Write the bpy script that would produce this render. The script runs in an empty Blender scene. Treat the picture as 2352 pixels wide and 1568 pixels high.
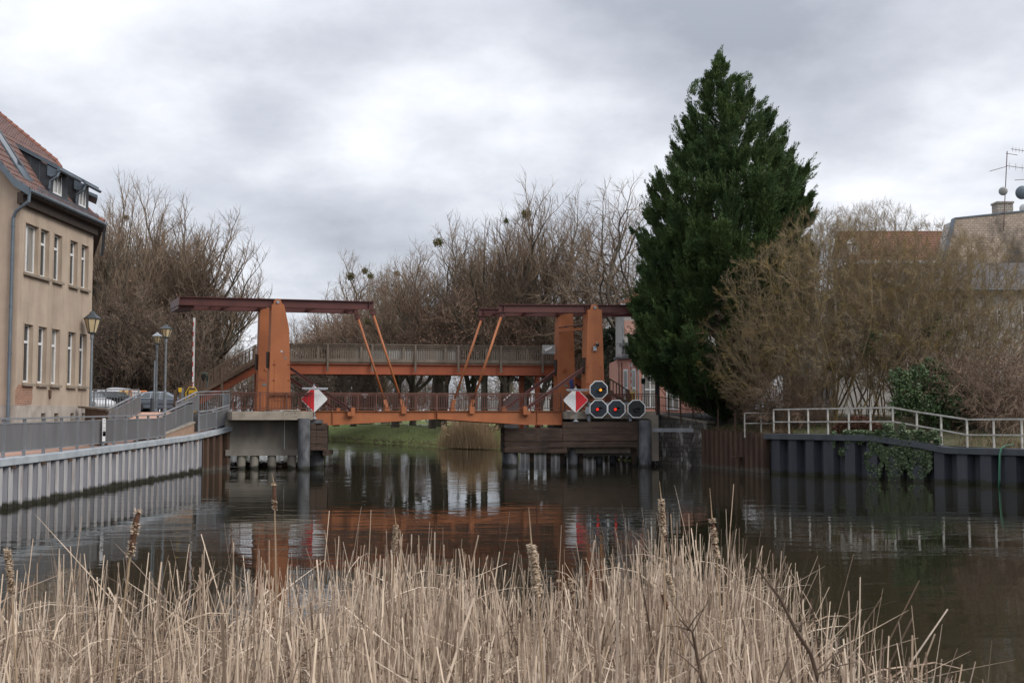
import bpy, bmesh, math, random
from mathutils import Vector, Matrix, noise

# ------------------------------------------------------------------ scene basics
R = math.radians
rnd = random.Random(11)
sc = bpy.context.scene
COL = sc.collection
PI = math.pi
F = 2613.0                      # focal length in units of a 2352 wide picture
H = 3.2                         # eye height above the water
TH = math.atan(160.0 / F)       # the camera looks up by 3.5 degrees
CAM = Vector((0, 0, H))


def ray(px, py):
    x = (px - 1176.0) / F
    z = -(py - 784.0) / F
    c, s = math.cos(TH), math.sin(TH)
    return Vector((x, c - z * s, s + z * c))


def at(px, py, Y):
    d = ray(px, py)
    return CAM + d * (Y / d.y)


def atz(px, py, z):
    d = ray(px, py)
    return CAM + d * ((z - H) / d.z)


def atx(px, py, X):
    d = ray(px, py)
    return CAM + d * (X / d.x)


# ------------------------------------------------------------------ mesh builder
class MB:
    def __init__(self):
        self.v = []
        self.f = []

    def add(self, vs, fs):
        o = len(self.v)
        self.v.extend([tuple(p) for p in vs])
        self.f.extend([tuple(i + o for i in f) for f in fs])
        return self

    def box(self, x0, x1, y0, y1, z0, z1):
        vs = [(x, y, z) for z in (z0, z1) for y in (y0, y1) for x in (x0, x1)]
        return self.add(vs, [(0, 2, 3, 1), (4, 5, 7, 6), (0, 1, 5, 4), (2, 6, 7, 3), (0, 4, 6, 2), (1, 3, 7, 5)])

    def hexa(self, b, t):
        """bottom loop of 4, top loop of 4 (counter-clockwise from above)"""
        return self.add(list(b) + list(t), [(3, 2, 1, 0), (4, 5, 6, 7)] + [(i, (i + 1) % 4, 4 + (i + 1) % 4, 4 + i) for i in range(4)])

    def bar(self, p, q, w, h, up=(0, 0, 1)):
        p = Vector(p); q = Vector(q); d = (q - p).normalized(); up = Vector(up)
        s = d.cross(up)
        if s.length < 1e-4:
            s = d.cross(Vector((1, 0, 0)))
        s.normalize(); u = s.cross(d).normalized()
        s *= w / 2; u *= h / 2
        vs = [p - s - u, p + s - u, p + s + u, p - s + u, q - s - u, q + s - u, q + s + u, q - s + u]
        return self.add(vs, [(0, 1, 2, 3), (7, 6, 5, 4), (0, 4, 5, 1), (1, 5, 6, 2), (2, 6, 7, 3), (3, 7, 4, 0)])

    def tube(self, pts, rad, n=6, caps=True):
        pts = [Vector(p) for p in pts]
        if not hasattr(rad, '__len__'):
            rad = [rad] * len(pts)
        o = len(self.v)
        ref = None
        for i, p in enumerate(pts):
            a = pts[max(i - 1, 0)]; b = pts[min(i + 1, len(pts) - 1)]
            d = (b - a).normalized()
            if ref is None:
                ref = d.cross(Vector((0.31, 0.17, 0.93)))
                if ref.length < 1e-3:
                    ref = d.cross(Vector((1, 0, 0)))
            s = (ref - d * ref.dot(d)).normalized(); ref = s
            t = d.cross(s)
            for k in range(n):
                a2 = 2 * PI * k / n
                q = p + (s * math.cos(a2) + t * math.sin(a2)) * rad[i]
                self.v.append((q.x, q.y, q.z))
        for i in range(len(pts) - 1):
            for k in range(n):
                k2 = (k + 1) % n
                self.f.append((o + i * n + k, o + i * n + k2, o + (i + 1) * n + k2, o + (i + 1) * n + k))
        if caps:
            self.f.append(tuple(o + k for k in reversed(range(n))))
            self.f.append(tuple(o + (len(pts) - 1) * n + k for k in range(n)))
        return self

    def lathe(self, prof, c=(0, 0, 0), n=16, rot=0.0):
        """prof: list of (radius, z)"""
        o = len(self.v)
        for r, z in prof:
            for k in range(n):
                a = 2 * PI * k / n + rot
                self.v.append((c[0] + r * math.cos(a), c[1] + r * math.sin(a), c[2] + z))
        for i in range(len(prof) - 1):
            for k in range(n):
                k2 = (k + 1) % n
                self.f.append((o + i * n + k, o + i * n + k2, o + (i + 1) * n + k2, o + (i + 1) * n + k))
        self.f.append(tuple(o + k for k in reversed(range(n))))
        self.f.append(tuple(o + (len(prof) - 1) * n + k for k in range(n)))
        return self

    def prism(self, poly, off):
        """poly: 3D points of a planar loop, extruded by the vector off"""
        off = Vector(off); n = len(poly)
        a = [Vector(p) for p in poly]; b = [p + off for p in a]
        fs = [tuple(range(n)), tuple(reversed(range(n, 2 * n)))]
        fs += [((i + 1) % n, i, n + i, n + (i + 1) % n) for i in range(n)]
        return self.add(a + b, fs)

    def ball(self, c, r, seg=10, rings=6, sc_=(1, 1, 1)):
        prof = [(max(1e-4, r * math.sin(PI * i / rings)), -r * math.cos(PI * i / rings)) for i in range(rings + 1)]
        o = len(self.v)
        self.lathe(prof, (0, 0, 0), seg)
        for i in range(o, len(self.v)):
            x, y, z = self.v[i]
            self.v[i] = (c[0] + x * sc_[0], c[1] + y * sc_[1], c[2] + z * sc_[2])
        return self

    def build(self, name, mat, parent=None, smooth=False, recalc=True, bevel=0.0):
        me = bpy.data.meshes.new(name)
        off = Vector((0, 0, 0))
        if parent is not None:
            p = parent
            while p is not None:
                off += p.location; p = p.parent
        me.from_pydata([(x - off.x, y - off.y, z - off.z) for x, y, z in self.v], [], self.f)
        if recalc or bevel:
            bm = bmesh.new(); bm.from_mesh(me)
            if recalc:
                bmesh.ops.recalc_face_normals(bm, faces=bm.faces)
            bm.to_mesh(me); bm.free()
        if smooth:
            me.polygons.foreach_set('use_smooth', [True] * len(me.polygons))
        me.materials.append(mat)
        o = bpy.data.objects.new(name, me)
        COL.objects.link(o)
        if parent is not None:
            o.parent = parent
        if bevel:
            md = o.modifiers.new('bevel', 'BEVEL'); md.width = bevel; md.segments = 2; md.limit_method = 'ANGLE'
        return o


def thing(name, label, cat, loc=(0, 0, 0), group=None):
    o = bpy.data.objects.new(name, None)
    COL.objects.link(o)
    o.location = loc
    o.empty_display_size = 0.3
    o['label'] = label; o['category'] = cat
    if group:
        o['group'] = group
    return o


def tag(o, label=None, cat=None, group=None, kind=None):
    if label: o['label'] = label
    if cat: o['category'] = cat
    if group: o['group'] = group
    if kind: o['kind'] = kind
    return o


def struct(o):
    o['kind'] = 'structure'
    return o


def copy_tree(o, parent=None):
    c = o.copy(); COL.objects.link(c)
    if parent is not None:
        c.parent = parent
    for ch in list(o.children):
        copy_tree(ch, c)
    return c


# ------------------------------------------------------------------ materials
def new_mat(name):
    m = bpy.data.materials.new(name); m.use_nodes = True
    nt = m.node_tree
    return m, nt, nt.nodes['Principled BSDF']


def lin(nt, a, b, op='ADD'):
    n = nt.nodes.new('ShaderNodeMath'); n.operation = op
    for i, v in enumerate((a, b)):
        if isinstance(v, (int, float)):
            n.inputs[i].default_value = v
        else:
            nt.links.new(v, n.inputs[i])
    return n.outputs[0]


def coords(nt, stretch=(1, 1, 1), world=False):
    if world:
        g = nt.nodes.new('ShaderNodeNewGeometry'); out = g.outputs['Position']
    else:
        g = nt.nodes.new('ShaderNodeTexCoord'); out = g.outputs['Object']
    mp = nt.nodes.new('ShaderNodeMapping'); mp.inputs['Scale'].default_value = stretch
    nt.links.new(out, mp.inputs['Vector'])
    return mp.outputs[0]


def noise_tex(nt, vec, scale, detail=5, rough=0.55):
    n = nt.nodes.new('ShaderNodeTexNoise'); n.inputs['Scale'].default_value = scale
    n.inputs['Detail'].default_value = detail; n.inputs['Roughness'].default_value = rough
    nt.links.new(vec, n.inputs['Vector'])
    return n.outputs['Fac']


def ramp(nt, fac, stops):
    r = nt.nodes.new('ShaderNodeValToRGB')
    el = r.color_ramp.elements
    while len(el) < len(stops):
        el.new(0.5)
    for e, (p, c) in zip(el, stops):
        e.position = p
        e.color = (c[0], c[1], c[2], 1) if hasattr(c, '__len__') else (c, c, c, 1)
    nt.links.new(fac, r.inputs['Fac'])
    return r.outputs['Color']


def mixc(nt, fac, a, b, mode='MIX'):
    m = nt.nodes.new('ShaderNodeMix'); m.data_type = 'RGBA'; m.blend_type = mode
    if isinstance(fac, (int, float)): m.inputs['Factor'].default_value = fac
    else: nt.links.new(fac, m.inputs['Factor'])
    for sock, v in ((m.inputs['A'], a), (m.inputs['B'], b)):
        if hasattr(v, 'default_value'): nt.links.new(v, sock)
        else: sock.default_value = (v[0], v[1], v[2], 1)
    return m.outputs['Result']


def bump(nt, b, height, strength=0.4, dist=0.02):
    n = nt.nodes.new('ShaderNodeBump'); n.inputs['Strength'].default_value = strength
    n.inputs['Distance'].default_value = dist
    nt.links.new(height, n.inputs['Height']); nt.links.new(n.outputs[0], b.inputs['Normal'])
    return n


def mat(name, c, c2=None, scale=2.0, stretch=(1, 1, 1), rough=0.75, metal=0.0, bs=0.0, bscale=25.0,
        dirt=None, dscale=1.2, dstretch=(1, 1, 0.12), dlo=0.55, dhi=0.75, spec=0.4, water=None, detail=6, lo=0.3, hi=0.7):
    """colour c..c2 by noise; dirt = colour of weathering streaks; water = colour of a wet, mossy band near z=0"""
    m, nt, b = new_mat(name)
    c2 = c2 or tuple(x * 0.72 for x in c)
    fac = noise_tex(nt, coords(nt, stretch, True), scale, detail)
    col = ramp(nt, fac, [(lo, c2), (hi, c)])
    if dirt:
        d = noise_tex(nt, coords(nt, dstretch, True), dscale, 8, 0.65)
        k = ramp(nt, d, [(dlo, 0.0), (dhi, 0.85)])
        col = mixc(nt, k, col, dirt)
    if water:
        g = nt.nodes.new('ShaderNodeNewGeometry'); sp = nt.nodes.new('ShaderNodeSeparateXYZ')
        nt.links.new(g.outputs['Position'], sp.inputs[0])
        nz = noise_tex(nt, coords(nt, (1, 1, 1), True), 1.7, 6, 0.6)
        h = lin(nt, sp.outputs['Z'], lin(nt, nz, -0.50, 'MULTIPLY'), 'ADD')
        k = ramp(nt, lin(nt, h, 0.20, 'ADD'), [(0.06, 1.0), (0.20, 0.0)])
        col = mixc(nt, k, col, water)
    nt.links.new(col, b.inputs['Base Color'])
    b.inputs['Roughness'].default_value = rough
    b.inputs['Metallic'].default_value = metal
    b.inputs['Specular IOR Level'].default_value = spec
    if bs:
        bump(nt, b, noise_tex(nt, coords(nt, stretch, True), bscale, 6), bs, 0.02)
    return m


def brick_mat(name, c1, c2, mortar, axis='X', bw=0.25, bh=0.075, rough=0.85, dirt=None, msize=0.012, dlo=0.5, dhi=0.65, dscale=0.35, white=None):
    m, nt, b = new_mat(name)
    g = nt.nodes.new('ShaderNodeNewGeometry'); sp = nt.nodes.new('ShaderNodeSeparateXYZ')
    nt.links.new(g.outputs['Position'], sp.inputs[0])
    cb = nt.nodes.new('ShaderNodeCombineXYZ')
    nt.links.new(sp.outputs[axis], cb.inputs[0]); nt.links.new(sp.outputs['Z'], cb.inputs[1])
    br = nt.nodes.new('ShaderNodeTexBrick')
    br.inputs['Scale'].default_value = 1.0
    br.inputs['Brick Width'].default_value = bw; br.inputs['Row Height'].default_value = bh
    br.inputs['Mortar Size'].default_value = msize
    br.inputs['Color1'].default_value = (*c1, 1); br.inputs['Color2'].default_value = (*c2, 1); br.inputs['Mortar'].default_value = (*mortar, 1)
    br.inputs['Bias'].default_value = -0.1
    # a little waviness so the courses are not ruler straight
    wv = nt.nodes.new('ShaderNodeTexNoise'); wv.inputs['Scale'].default_value = 1.5
    nt.links.new(g.outputs['Position'], wv.inputs['Vector'])
    va = nt.nodes.new('ShaderNodeVectorMath'); va.operation = 'MULTIPLY_ADD'
    va.inputs[1].default_value = (bh * 0.5,) * 3
    nt.links.new(wv.outputs['Color'], va.inputs[0]); nt.links.new(cb.outputs[0], va.inputs[2])
    nt.links.new(va.outputs[0], br.inputs['Vector'])
    col = br.outputs['Color']
    fac = noise_tex(nt, g.outputs['Position'], 6.0, 6)
    col = mixc(nt, 0.5, col, ramp(nt, fac, [(0.25, 0.35), (0.75, 1.0)]), 'MULTIPLY')
    if dirt:
        d = noise_tex(nt, coords(nt, (1, 1, 0.45), True), dscale, 9, 0.7)
        col = mixc(nt, ramp(nt, d, [(dlo, 0.0), (dhi, 0.92)]), col, dirt)
    if white:
        d = noise_tex(nt, coords(nt, (1.6, 1.6, 0.5), True), 1.6, 9, 0.7)
        col = mixc(nt, ramp(nt, d, [(0.55, 0.0), (0.64, 0.8)]), col, white)
    nt.links.new(col, b.inputs['Base Color'])
    b.inputs['Roughness'].default_value = rough
    bump(nt, b, br.outputs['Fac'], -0.6, 0.012)
    return m


def plain(name, c, rough=0.5, metal=0.0, emit=None, es=1.0, spec=0.5):
    m, nt, b = new_mat(name)
    # a faint mottling keeps even small parts from being perfectly uniform
    fac = noise_tex(nt, coords(nt), 9.0, 4)
    col = ramp(nt, fac, [(0.3, tuple(x * 0.82 for x in c)), (0.7, c)])
    nt.links.new(col, b.inputs['Base Color'])
    b.inputs['Roughness'].default_value = rough; b.inputs['Metallic'].default_value = metal
    b.inputs['Specular IOR Level'].default_value = spec
    if emit:
        b.inputs['Emission Color'].default_value = (*emit, 1); b.inputs['Emission Strength'].default_value = es
    return m


M = {}
M['plaster'] = mat('house_plaster', (0.43, 0.342, 0.262), (0.36, 0.285, 0.22), 1.3, rough=0.9, bs=0.35, bscale=60, dirt=(0.19, 0.145, 0.11), dscale=1.3, dlo=0.48, dhi=0.86)
M['plinth'] = mat('plinth_cement', (0.38, 0.34, 0.30), (0.25, 0.22, 0.19), 2.0, rough=0.9, bs=0.4, bscale=30, dirt=(0.5, 0.47, 0.43), dlo=0.55, dhi=0.7)
M['brick_red'] = brick_mat('exposed_brick', (0.36, 0.15, 0.08), (0.26, 0.12, 0.07), (0.34, 0.29, 0.24), 'Y', 0.26, 0.085)
M['white_frame'] = plain('white_window_frame', (0.72, 0.72, 0.72), 0.4)
M['sill'] = mat('stone_sill', (0.27, 0.22, 0.17), rough=0.9, scale=6)


def glass_mat(name, c=(0.03, 0.035, 0.04), rough=0.04):
    m, nt, b = new_mat(name)
    fac = noise_tex(nt, coords(nt, (1, 1, 0.3)), 1.4, 3)
    nt.links.new(ramp(nt, fac, [(0.35, tuple(x * 0.5 for x in c)), (0.7, tuple(x * 1.6 for x in c))]), b.inputs['Base Color'])
    b.inputs['Roughness'].default_value = rough
    b.inputs['Specular IOR Level'].default_value = 0.8
    bump(nt, b, noise_tex(nt, coords(nt), 0.8, 2), 0.08, 0.03)
    return m


M['glass'] = glass_mat('window_glass')
M['curtain_glass'] = glass_mat('curtained_glass', (0.22, 0.21, 0.19), 0.12)
M['zinc'] = mat('zinc_sheet', (0.13, 0.16, 0.19), (0.085, 0.105, 0.125), 1.5, rough=0.5, metal=0.3, dirt=(0.17, 0.18, 0.19), dlo=0.6, dhi=0.9)
M['zinc_dark'] = mat('dark_zinc_cladding', (0.055, 0.06, 0.066), (0.035, 0.038, 0.043), 2.0, rough=0.55, metal=0.2, dirt=(0.1, 0.1, 0.1), dlo=0.6, dhi=0.9)
M['tile'] = mat('clay_roof_tile', (0.165, 0.088, 0.072), (0.098, 0.058, 0.052), 3.0, rough=0.75, bs=0.2, dirt=(0.10, 0.075, 0.065), dstretch=(1, 1, 0.6), dscale=2.2, dlo=.48)
M['ridge_tile'] = mat('orange_ridge_tile', (0.22, 0.088, 0.058), (0.15, 0.062, 0.043), 5.0, rough=0.7)
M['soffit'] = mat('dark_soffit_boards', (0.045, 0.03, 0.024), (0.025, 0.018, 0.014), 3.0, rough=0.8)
M['orange'] = mat('orange_bridge_paint', (0.37, 0.125, 0.046), (0.275, 0.09, 0.034), 0.8, rough=0.6, bs=0.12, bscale=18, dirt=(0.20, 0.075, 0.032), dscale=1.6, dlo=0.50, dhi=0.85)
M['orange_red'] = mat('red_orange_paint', (0.33, 0.088, 0.037), (0.25, 0.066, 0.029), 0.8, rough=0.6, bs=0.12, bscale=18, dirt=(0.18, 0.055, 0.027), dscale=1.6, dlo=0.50, dhi=0.85)
M['maroon'] = mat('maroon_beam_paint', (0.105, 0.034, 0.028), (0.075, 0.025, 0.021), 1.2, rough=0.5, bs=0.08, bscale=18, dirt=(0.05, 0.02, 0.018), dlo=0.6, dhi=0.9)
M['rail_brown'] = mat('red_brown_rail_paint', (0.135, 0.054, 0.038), (0.085, 0.036, 0.027), 2.0, rough=0.55)
M['timber_grey'] = mat('weathered_timber', (0.20, 0.165, 0.13), (0.11, 0.088, 0.068), 2.0, (1, 1, 0.2), rough=0.9, bs=0.3, bscale=20)
M['timber_brown'] = mat('brown_timber', (0.165, 0.115, 0.082), (0.10, 0.068, 0.05), 2.0, rough=0.85, bs=0.3, bscale=20)
M['fender'] = mat('tarred_fender_timber', (0.085, 0.052, 0.037), (0.03, 0.02, 0.015), 1.8, (0.7, 0.7, 2.8), rough=0.85, bs=0.6, bscale=14, dirt=(0.16, 0.115, 0.085), dscale=3.0, dlo=0.62, dhi=0.85, water=(0.015, 0.013, 0.01))
M['concrete'] = mat('weathered_concrete', (0.35, 0.30, 0.245), (0.22, 0.19, 0.155), 1.6, rough=0.92, bs=0.4, bscale=22, dirt=(0.15, 0.125, 0.1), dscale=1.0, dlo=0.58, dhi=0.85)
M['concrete_dark'] = mat('stained_concrete', (0.26, 0.235, 0.20), (0.13, 0.118, 0.10), 0.9, (1, 1, 0.5), rough=0.92, bs=0.3, bscale=20, dirt=(0.36, 0.33, 0.29), dscale=1.4, dlo=0.6, dhi=0.8, water=(0.035, 0.033, 0.025))
M['steel_pile'] = mat('scabbed_steel_pile', (0.15, 0.155, 0.165), (0.035, 0.036, 0.042), 2.6, (1, 1, 0.5), rough=0.7, bs=0.5, bscale=10, dirt=(0.27, 0.27, 0.27), dscale=3.0, dlo=0.58, dhi=0.72, water=(0.02, 0.02, 0.016))
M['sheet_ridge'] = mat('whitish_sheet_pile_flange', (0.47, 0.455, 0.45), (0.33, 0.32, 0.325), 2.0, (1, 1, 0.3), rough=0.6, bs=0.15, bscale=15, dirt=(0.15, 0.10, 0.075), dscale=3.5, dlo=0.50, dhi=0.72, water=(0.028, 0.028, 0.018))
M['sheet_grey'] = mat('grey_sheet_pile', (0.30, 0.305, 0.335), (0.22, 0.223, 0.25), 1.2, (1, 1, 0.3), rough=0.6, bs=0.15, bscale=15, dirt=(0.13, 0.095, 0.075), dscale=2.2, dlo=0.60, dhi=0.82, water=(0.028, 0.028, 0.018))
M['sheet_rust'] = mat('rusty_sheet_pile', (0.115, 0.068, 0.045), (0.055, 0.034, 0.025), 1.4, (1, 1, 0.3), rough=0.85, bs=0.3, bscale=14, dirt=(0.055, 0.036, 0.028), dscale=1.6, water=(0.10, 0.085, 0.07))
M['sheet_blue'] = mat('blue_black_sheet_pile', (0.057, 0.061, 0.073), (0.035, 0.038, 0.047), 1.2, (1, 1, 0.3), rough=0.5, bs=0.1, bscale=15, dirt=(0.09, 0.09, 0.1), dscale=2.0, dlo=0.62, dhi=0.85, water=(0.03, 0.032, 0.02))
M['cap_grey'] = mat('galvanised_cap', (0.42, 0.45, 0.47), (0.27, 0.30, 0.33), 1.6, rough=0.6, bs=0.1, dirt=(0.22, 0.17, 0.13), dstretch=(1, 1, 1), dscale=1.8, dlo=0.6, dhi=0.75)
M['cap_dark'] = mat('dark_steel_cap', (0.075, 0.085, 0.095), (0.05, 0.055, 0.06), 1.6, rough=0.6, dirt=(0.1, 0.05, 0.03), dstretch=(1, 1, 1), dlo=0.66, dhi=0.78)
M['galv'] = mat('galvanised_rail', (0.26, 0.27, 0.285), (0.18, 0.185, 0.2), 2.0, rough=0.55, metal=0.2, dirt=(0.3, 0.28, 0.25), dlo=0.6, dhi=0.9)
M['panel_bars'] = mat('grey_infill_bars', (0.215, 0.215, 0.22), (0.155, 0.155, 0.16), 1.4, (1, 1, 0.25), rough=0.6, metal=0.1, dirt=(0.27, 0.25, 0.22), dscale=1.5, dlo=0.6, dhi=0.85)
M['white_rail'] = mat('flaking_white_rail', (0.52, 0.505, 0.465), (0.34, 0.32, 0.28), 3.0, rough=0.65, dirt=(0.17, 0.15, 0.10), dscale=4.0, dstretch=(1, 1, 0.6), dlo=0.55, dhi=0.72)
M['lamp_iron'] = plain('lamp_iron', (0.06, 0.068, 0.075), 0.5, 0.3)
M['lamp_pole'] = mat('grey_lamp_pole', (0.18, 0.205, 0.225), (0.12, 0.135, 0.15), 3, rough=0.5)
M['lamp_glass'] = mat('milky_lamp_glass', (0.62, 0.50, 0.30), (0.50, 0.40, 0.24), 3, rough=0.3)
M['lamp_iron_pale'] = plain('pale_lamp_iron', (0.40, 0.42, 0.45), 0.4)
M['yellow'] = plain('yellow_barrier_paint', (0.72, 0.46, 0.02), 0.45)
M['white'] = plain('white_paint', (0.82, 0.82, 0.81), 0.45)
M['red'] = plain('red_paint', (0.60, 0.015, 0.022), 0.4)
M['black'] = plain('black_paint', (0.02, 0.02, 0.022), 0.5)
M['dark_green'] = plain('dark_green_paint', (0.025, 0.06, 0.045), 0.5)
M['signal_blue'] = mat('signal_board_blue_black', (0.030, 0.042, 0.055), (0.018, 0.024, 0.032), 3, rough=0.5)
M['signal_black'] = mat('signal_board_green_black', (0.022, 0.027, 0.026), (0.013, 0.015, 0.015), 3, rough=0.6)
M['lens_red'] = plain('lit_red_lens', (0.5, 0.02, 0.01), 0.3, emit=(1.0, 0.03, 0.015), es=.55)
M['lens_amber'] = plain('lit_amber_lens', (0.6, 0.3, 0.02), 0.3, emit=(1.0, 0.38, 0.03), es=.6)
M['lens_dark'] = plain('unlit_lens', (0.015, 0.015, 0.015), 0.2)
M['asphalt'] = mat('road_surface', (0.075, 0.072, 0.07), (0.045, 0.044, 0.043), 4, rough=0.9, bs=0.3, bscale=40)
M['paver'] = mat('pink_pavers', (0.48, 0.29, 0.215), (0.38, 0.23, 0.175), 5, rough=0.9, bs=0.2, bscale=30)
M['garden'] = mat('garden_soil', (0.12, 0.10, 0.065), (0.055, 0.06, 0.025), 0.8, rough=0.95, bs=0.6, bscale=6)
M['bark'] = mat('tree_bark', (0.105, 0.085, 0.064), (0.06, 0.049, 0.039), 2.0, (1, 1, 0.3), rough=0.95, dirt=(0.085, 0.085, 0.05), dscale=0.8, dlo=0.5, dhi=0.75)
M['twig'] = mat('bare_twigs', (0.23, 0.165, 0.112), (0.15, 0.11, 0.078), 0.6, rough=0.95)
M['twig_dark'] = mat('brown_thicket_twigs', (0.165, 0.122, 0.088), (0.095, 0.07, 0.052), 0.5, rough=0.95)
M['twig_gold'] = mat('lichen_gold_twigs', (0.245, 0.184, 0.110), (0.15, 0.115, 0.074), 0.9, dirt=(0.31, 0.215, 0.05), dscale=1.1, dstretch=(1, 1, 1), dlo=.495, dhi=.69, rough=0.95)
M['twig_red'] = mat('brown_twigs', (0.225, 0.155, 0.108), (0.15, 0.105, 0.076), 0.9, rough=0.95)
M['dead_leaf'] = mat('withered_leaves', (0.36, 0.195, 0.125), (0.24, 0.135, 0.09), 0.7, rough=0.9)
M['mistletoe'] = mat('mistletoe_green', (0.12, 0.125, 0.025), (0.06, 0.065, 0.018), 2, rough=0.8)
# ------------------------------------------------------------------ picture-to-site conversions used while surveying the bridge
def z1(x, y): return (.25 * x, 245 + .25 * y)
def z2(x, y): return (.35941 * x, 637 + .35941 * y)
def z3(x, y): return (367.5 + .23437 * x, 643.1 + .23437 * y)
def z4(x, y): return (857.5 + .28646 * x, 643.1 + .28646 * y)
def z5(x, y): return (1225 + .20704 * x, 765.6 + .20704 * y)
def z6(x, y): return (1531.3 + .34896 * x, 857.5 + .34896 * y)
def d1(x, y): return (196 + .15625 * x, 845.3 + .15625 * y)
def d2(x, y): return (526.8 + .13279 * x, 888.1 + .13279 * y)
def d3(x, y): return (1335.3 + .21875 * x, 612.5 + .21875 * y)
def d5(x, y): return (1898.8 + .21481 * x, 428.8 + .21481 * y)
def d8(x, y): return (735 + .23437 * x, 845.3 + .23437 * y)


# the bridge stands skewed: s runs along the road, t across it
A0 = Vector((-13.0, 62.85, 0))
U = Vector((math.cos(R(12.0)), math.sin(R(12.0)), 0))
VH = Vector((-1.23, 2.70, 0)); TW = VH.length; VH = VH / TW


def W(s, t, z):
    p = A0 + U * s + VH * t
    return Vector((p.x, p.y, z))


def bz(p, t=0.0):
    """where the sight line through picture point p meets the upright plane at t: (s, z)"""
    d = ray(*p)
    o = A0 + VH * t
    # d.xy * k - U.xy * s = o.xy
    det = d.x * (-U.y) + U.x * d.y
    k = (o.x * (-U.y) + U.x * o.y) / det
    s = (d.x * o.y - o.x * d.y) / det
    return s, H + k * d.z


def sprism(mb, poly_sz, t0, t1):
    a = [W(s, t0, z) for s, z in poly_sz]
    mb.prism(a, VH * (t1 - t0))
    return mb


def sbox(mb, s0, s1, t0, t1, za, zb):
    return mb.hexa([W(s0, t0, za), W(s1, t0, za), W(s1, t1, za), W(s0, t1, za)], [W(s0, t0, zb), W(s1, t0, zb), W(s1, t1, zb), W(s0, t1, zb)])


# ------------------------------------------------------------------ double-leaf drawbridge
bridge = thing('drawbridge', 'orange steel double-leaf drawbridge with maroon overhead balance beams across the canal', 'drawbridge', W(9, 1.5, 3.1))
Z_DECK = 3.22


def tower_pair(front, notch, door, slot, name_side, land, shift=0.0):
    """front: polygon (s,z); notch: z under the beam; one tower at each side of the road"""
    res = []
    for k, t in enumerate((0.0, TW)):
        if k: front = [(s - shift, z) for s, z in front]
        mb = MB()
        top = max(z for s, z in front)
        # body in three plates so that the balance beam can pass through the head
        low = []
        hi = []
        n = len(front)
        for i in range(n):
            p, q = front[i], front[(i + 1) % n]
            for lst, keep in ((low, lambda z: z <= notch), (hi, lambda z: z >= notch)):
                if keep(p[1]): lst.append(p)
                if (p[1] - notch) * (q[1] - notch) < 0:
                    f = (notch - p[1]) / (q[1] - p[1])
                    lst.append((p[0] + f * (q[0] - p[0]), notch))
        sprism(mb, low, t, t + .60)
        sprism(mb, hi, t, t + .2)
        sprism(mb, hi, t + .54, t + .60)
        # cover strips at the edges
        o = mb.build('tower', M['orange'], bridge)
        # bearing on top
        c = sum(s for s, z in front if z > top - .2) / max(1, len([1 for s, z in front if z > top - .2]))
        b = MB()
        pts = []
        for i in range(9):
            a = PI * i / 8
            pts.append((c + .2 * math.cos(a), top + .12 + .2 * math.sin(a)))
        pts = [(c + .26, top + .002)] + pts + [(c - .26, top + .002)]
        sprism(b, pts, t + .03, t + .17)
        sprism(b, pts, t + .545, t + .595)
        b.build('bearing', M['orange'], o)
        b = MB()
        p0 = W(c, t - .02, top + .12); p1 = W(c, t + .63, top + .12)
        b.tube([p0, p1], .09, 10)
        b.build('pivot_pin', M['galv'], o)
        if door and k == 0:
            (sa, zb_), (sb, za_) = door
            dmb = MB(); sbox(dmb, sa, sb, t - .022, t + .01, za_, zb_)
            d = dmb.build('access_door', M['orange'], o)
            for s_, nn in ((sa, 3), (sb, 3)):
                for i in range(nn):
                    zz = za_ + (zb_ - za_) * (.12 + .38 * i)
                    h = MB(); sbox(h, s_ - .05, s_ + .05, t - .05, t + .0, zz - .035, zz + .035)
                    h.build('hinge', M['orange_red'], d)
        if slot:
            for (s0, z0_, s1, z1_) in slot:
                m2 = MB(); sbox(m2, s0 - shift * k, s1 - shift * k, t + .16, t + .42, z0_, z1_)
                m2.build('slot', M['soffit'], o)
        res.append(o)
    return res


# left towers, surveyed on the near face
fl = [bz(z3(*p)) for p in ((1062, 1273), (1283, 1273), (1266, 480), (1250, 395), (1216, 238), (1096, 238))]
zb_left = bz(z3(1100, 262), .3)[1] - .03
dl = (bz(z3(1122, 775)), bz(z3(1258, 1180)))
sl = bz(z3(1070, 690))[0]
tl = tower_pair(fl, zb_left, dl, [(sl - .075, bz(z3(1070, 860))[1], sl + .02, bz(z3(1070, 700))[1])], 'left', True)
# right towers
fr = [bz(z4(*p)) for p in ((1703, 1045), (1860, 1045), (1832, 237), (1722, 237), (1716, 400))]
zb_right = bz(z4(1720, 262), .3)[1] - .03
dr = (bz(z4(1718, 655)), bz(z4(1822, 1000)))
sr = bz(z4(1703, 760))[0]
tr = tower_pair(fr, zb_right, dr, [(sr - .02, bz(z4(1690, 750))[1], sr + .1, bz(z4(1690, 620))[1])], 'right', False, .33)


def stick(name, p, t, w, h, m, par, d=.012):
    s, z = bz(p, t)
    mb = MB(); sbox(mb, s - w / 2, s + w / 2, t - d, t + .003, z - h / 2, z + h / 2)
    return mb.build(name, m, par)


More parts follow.
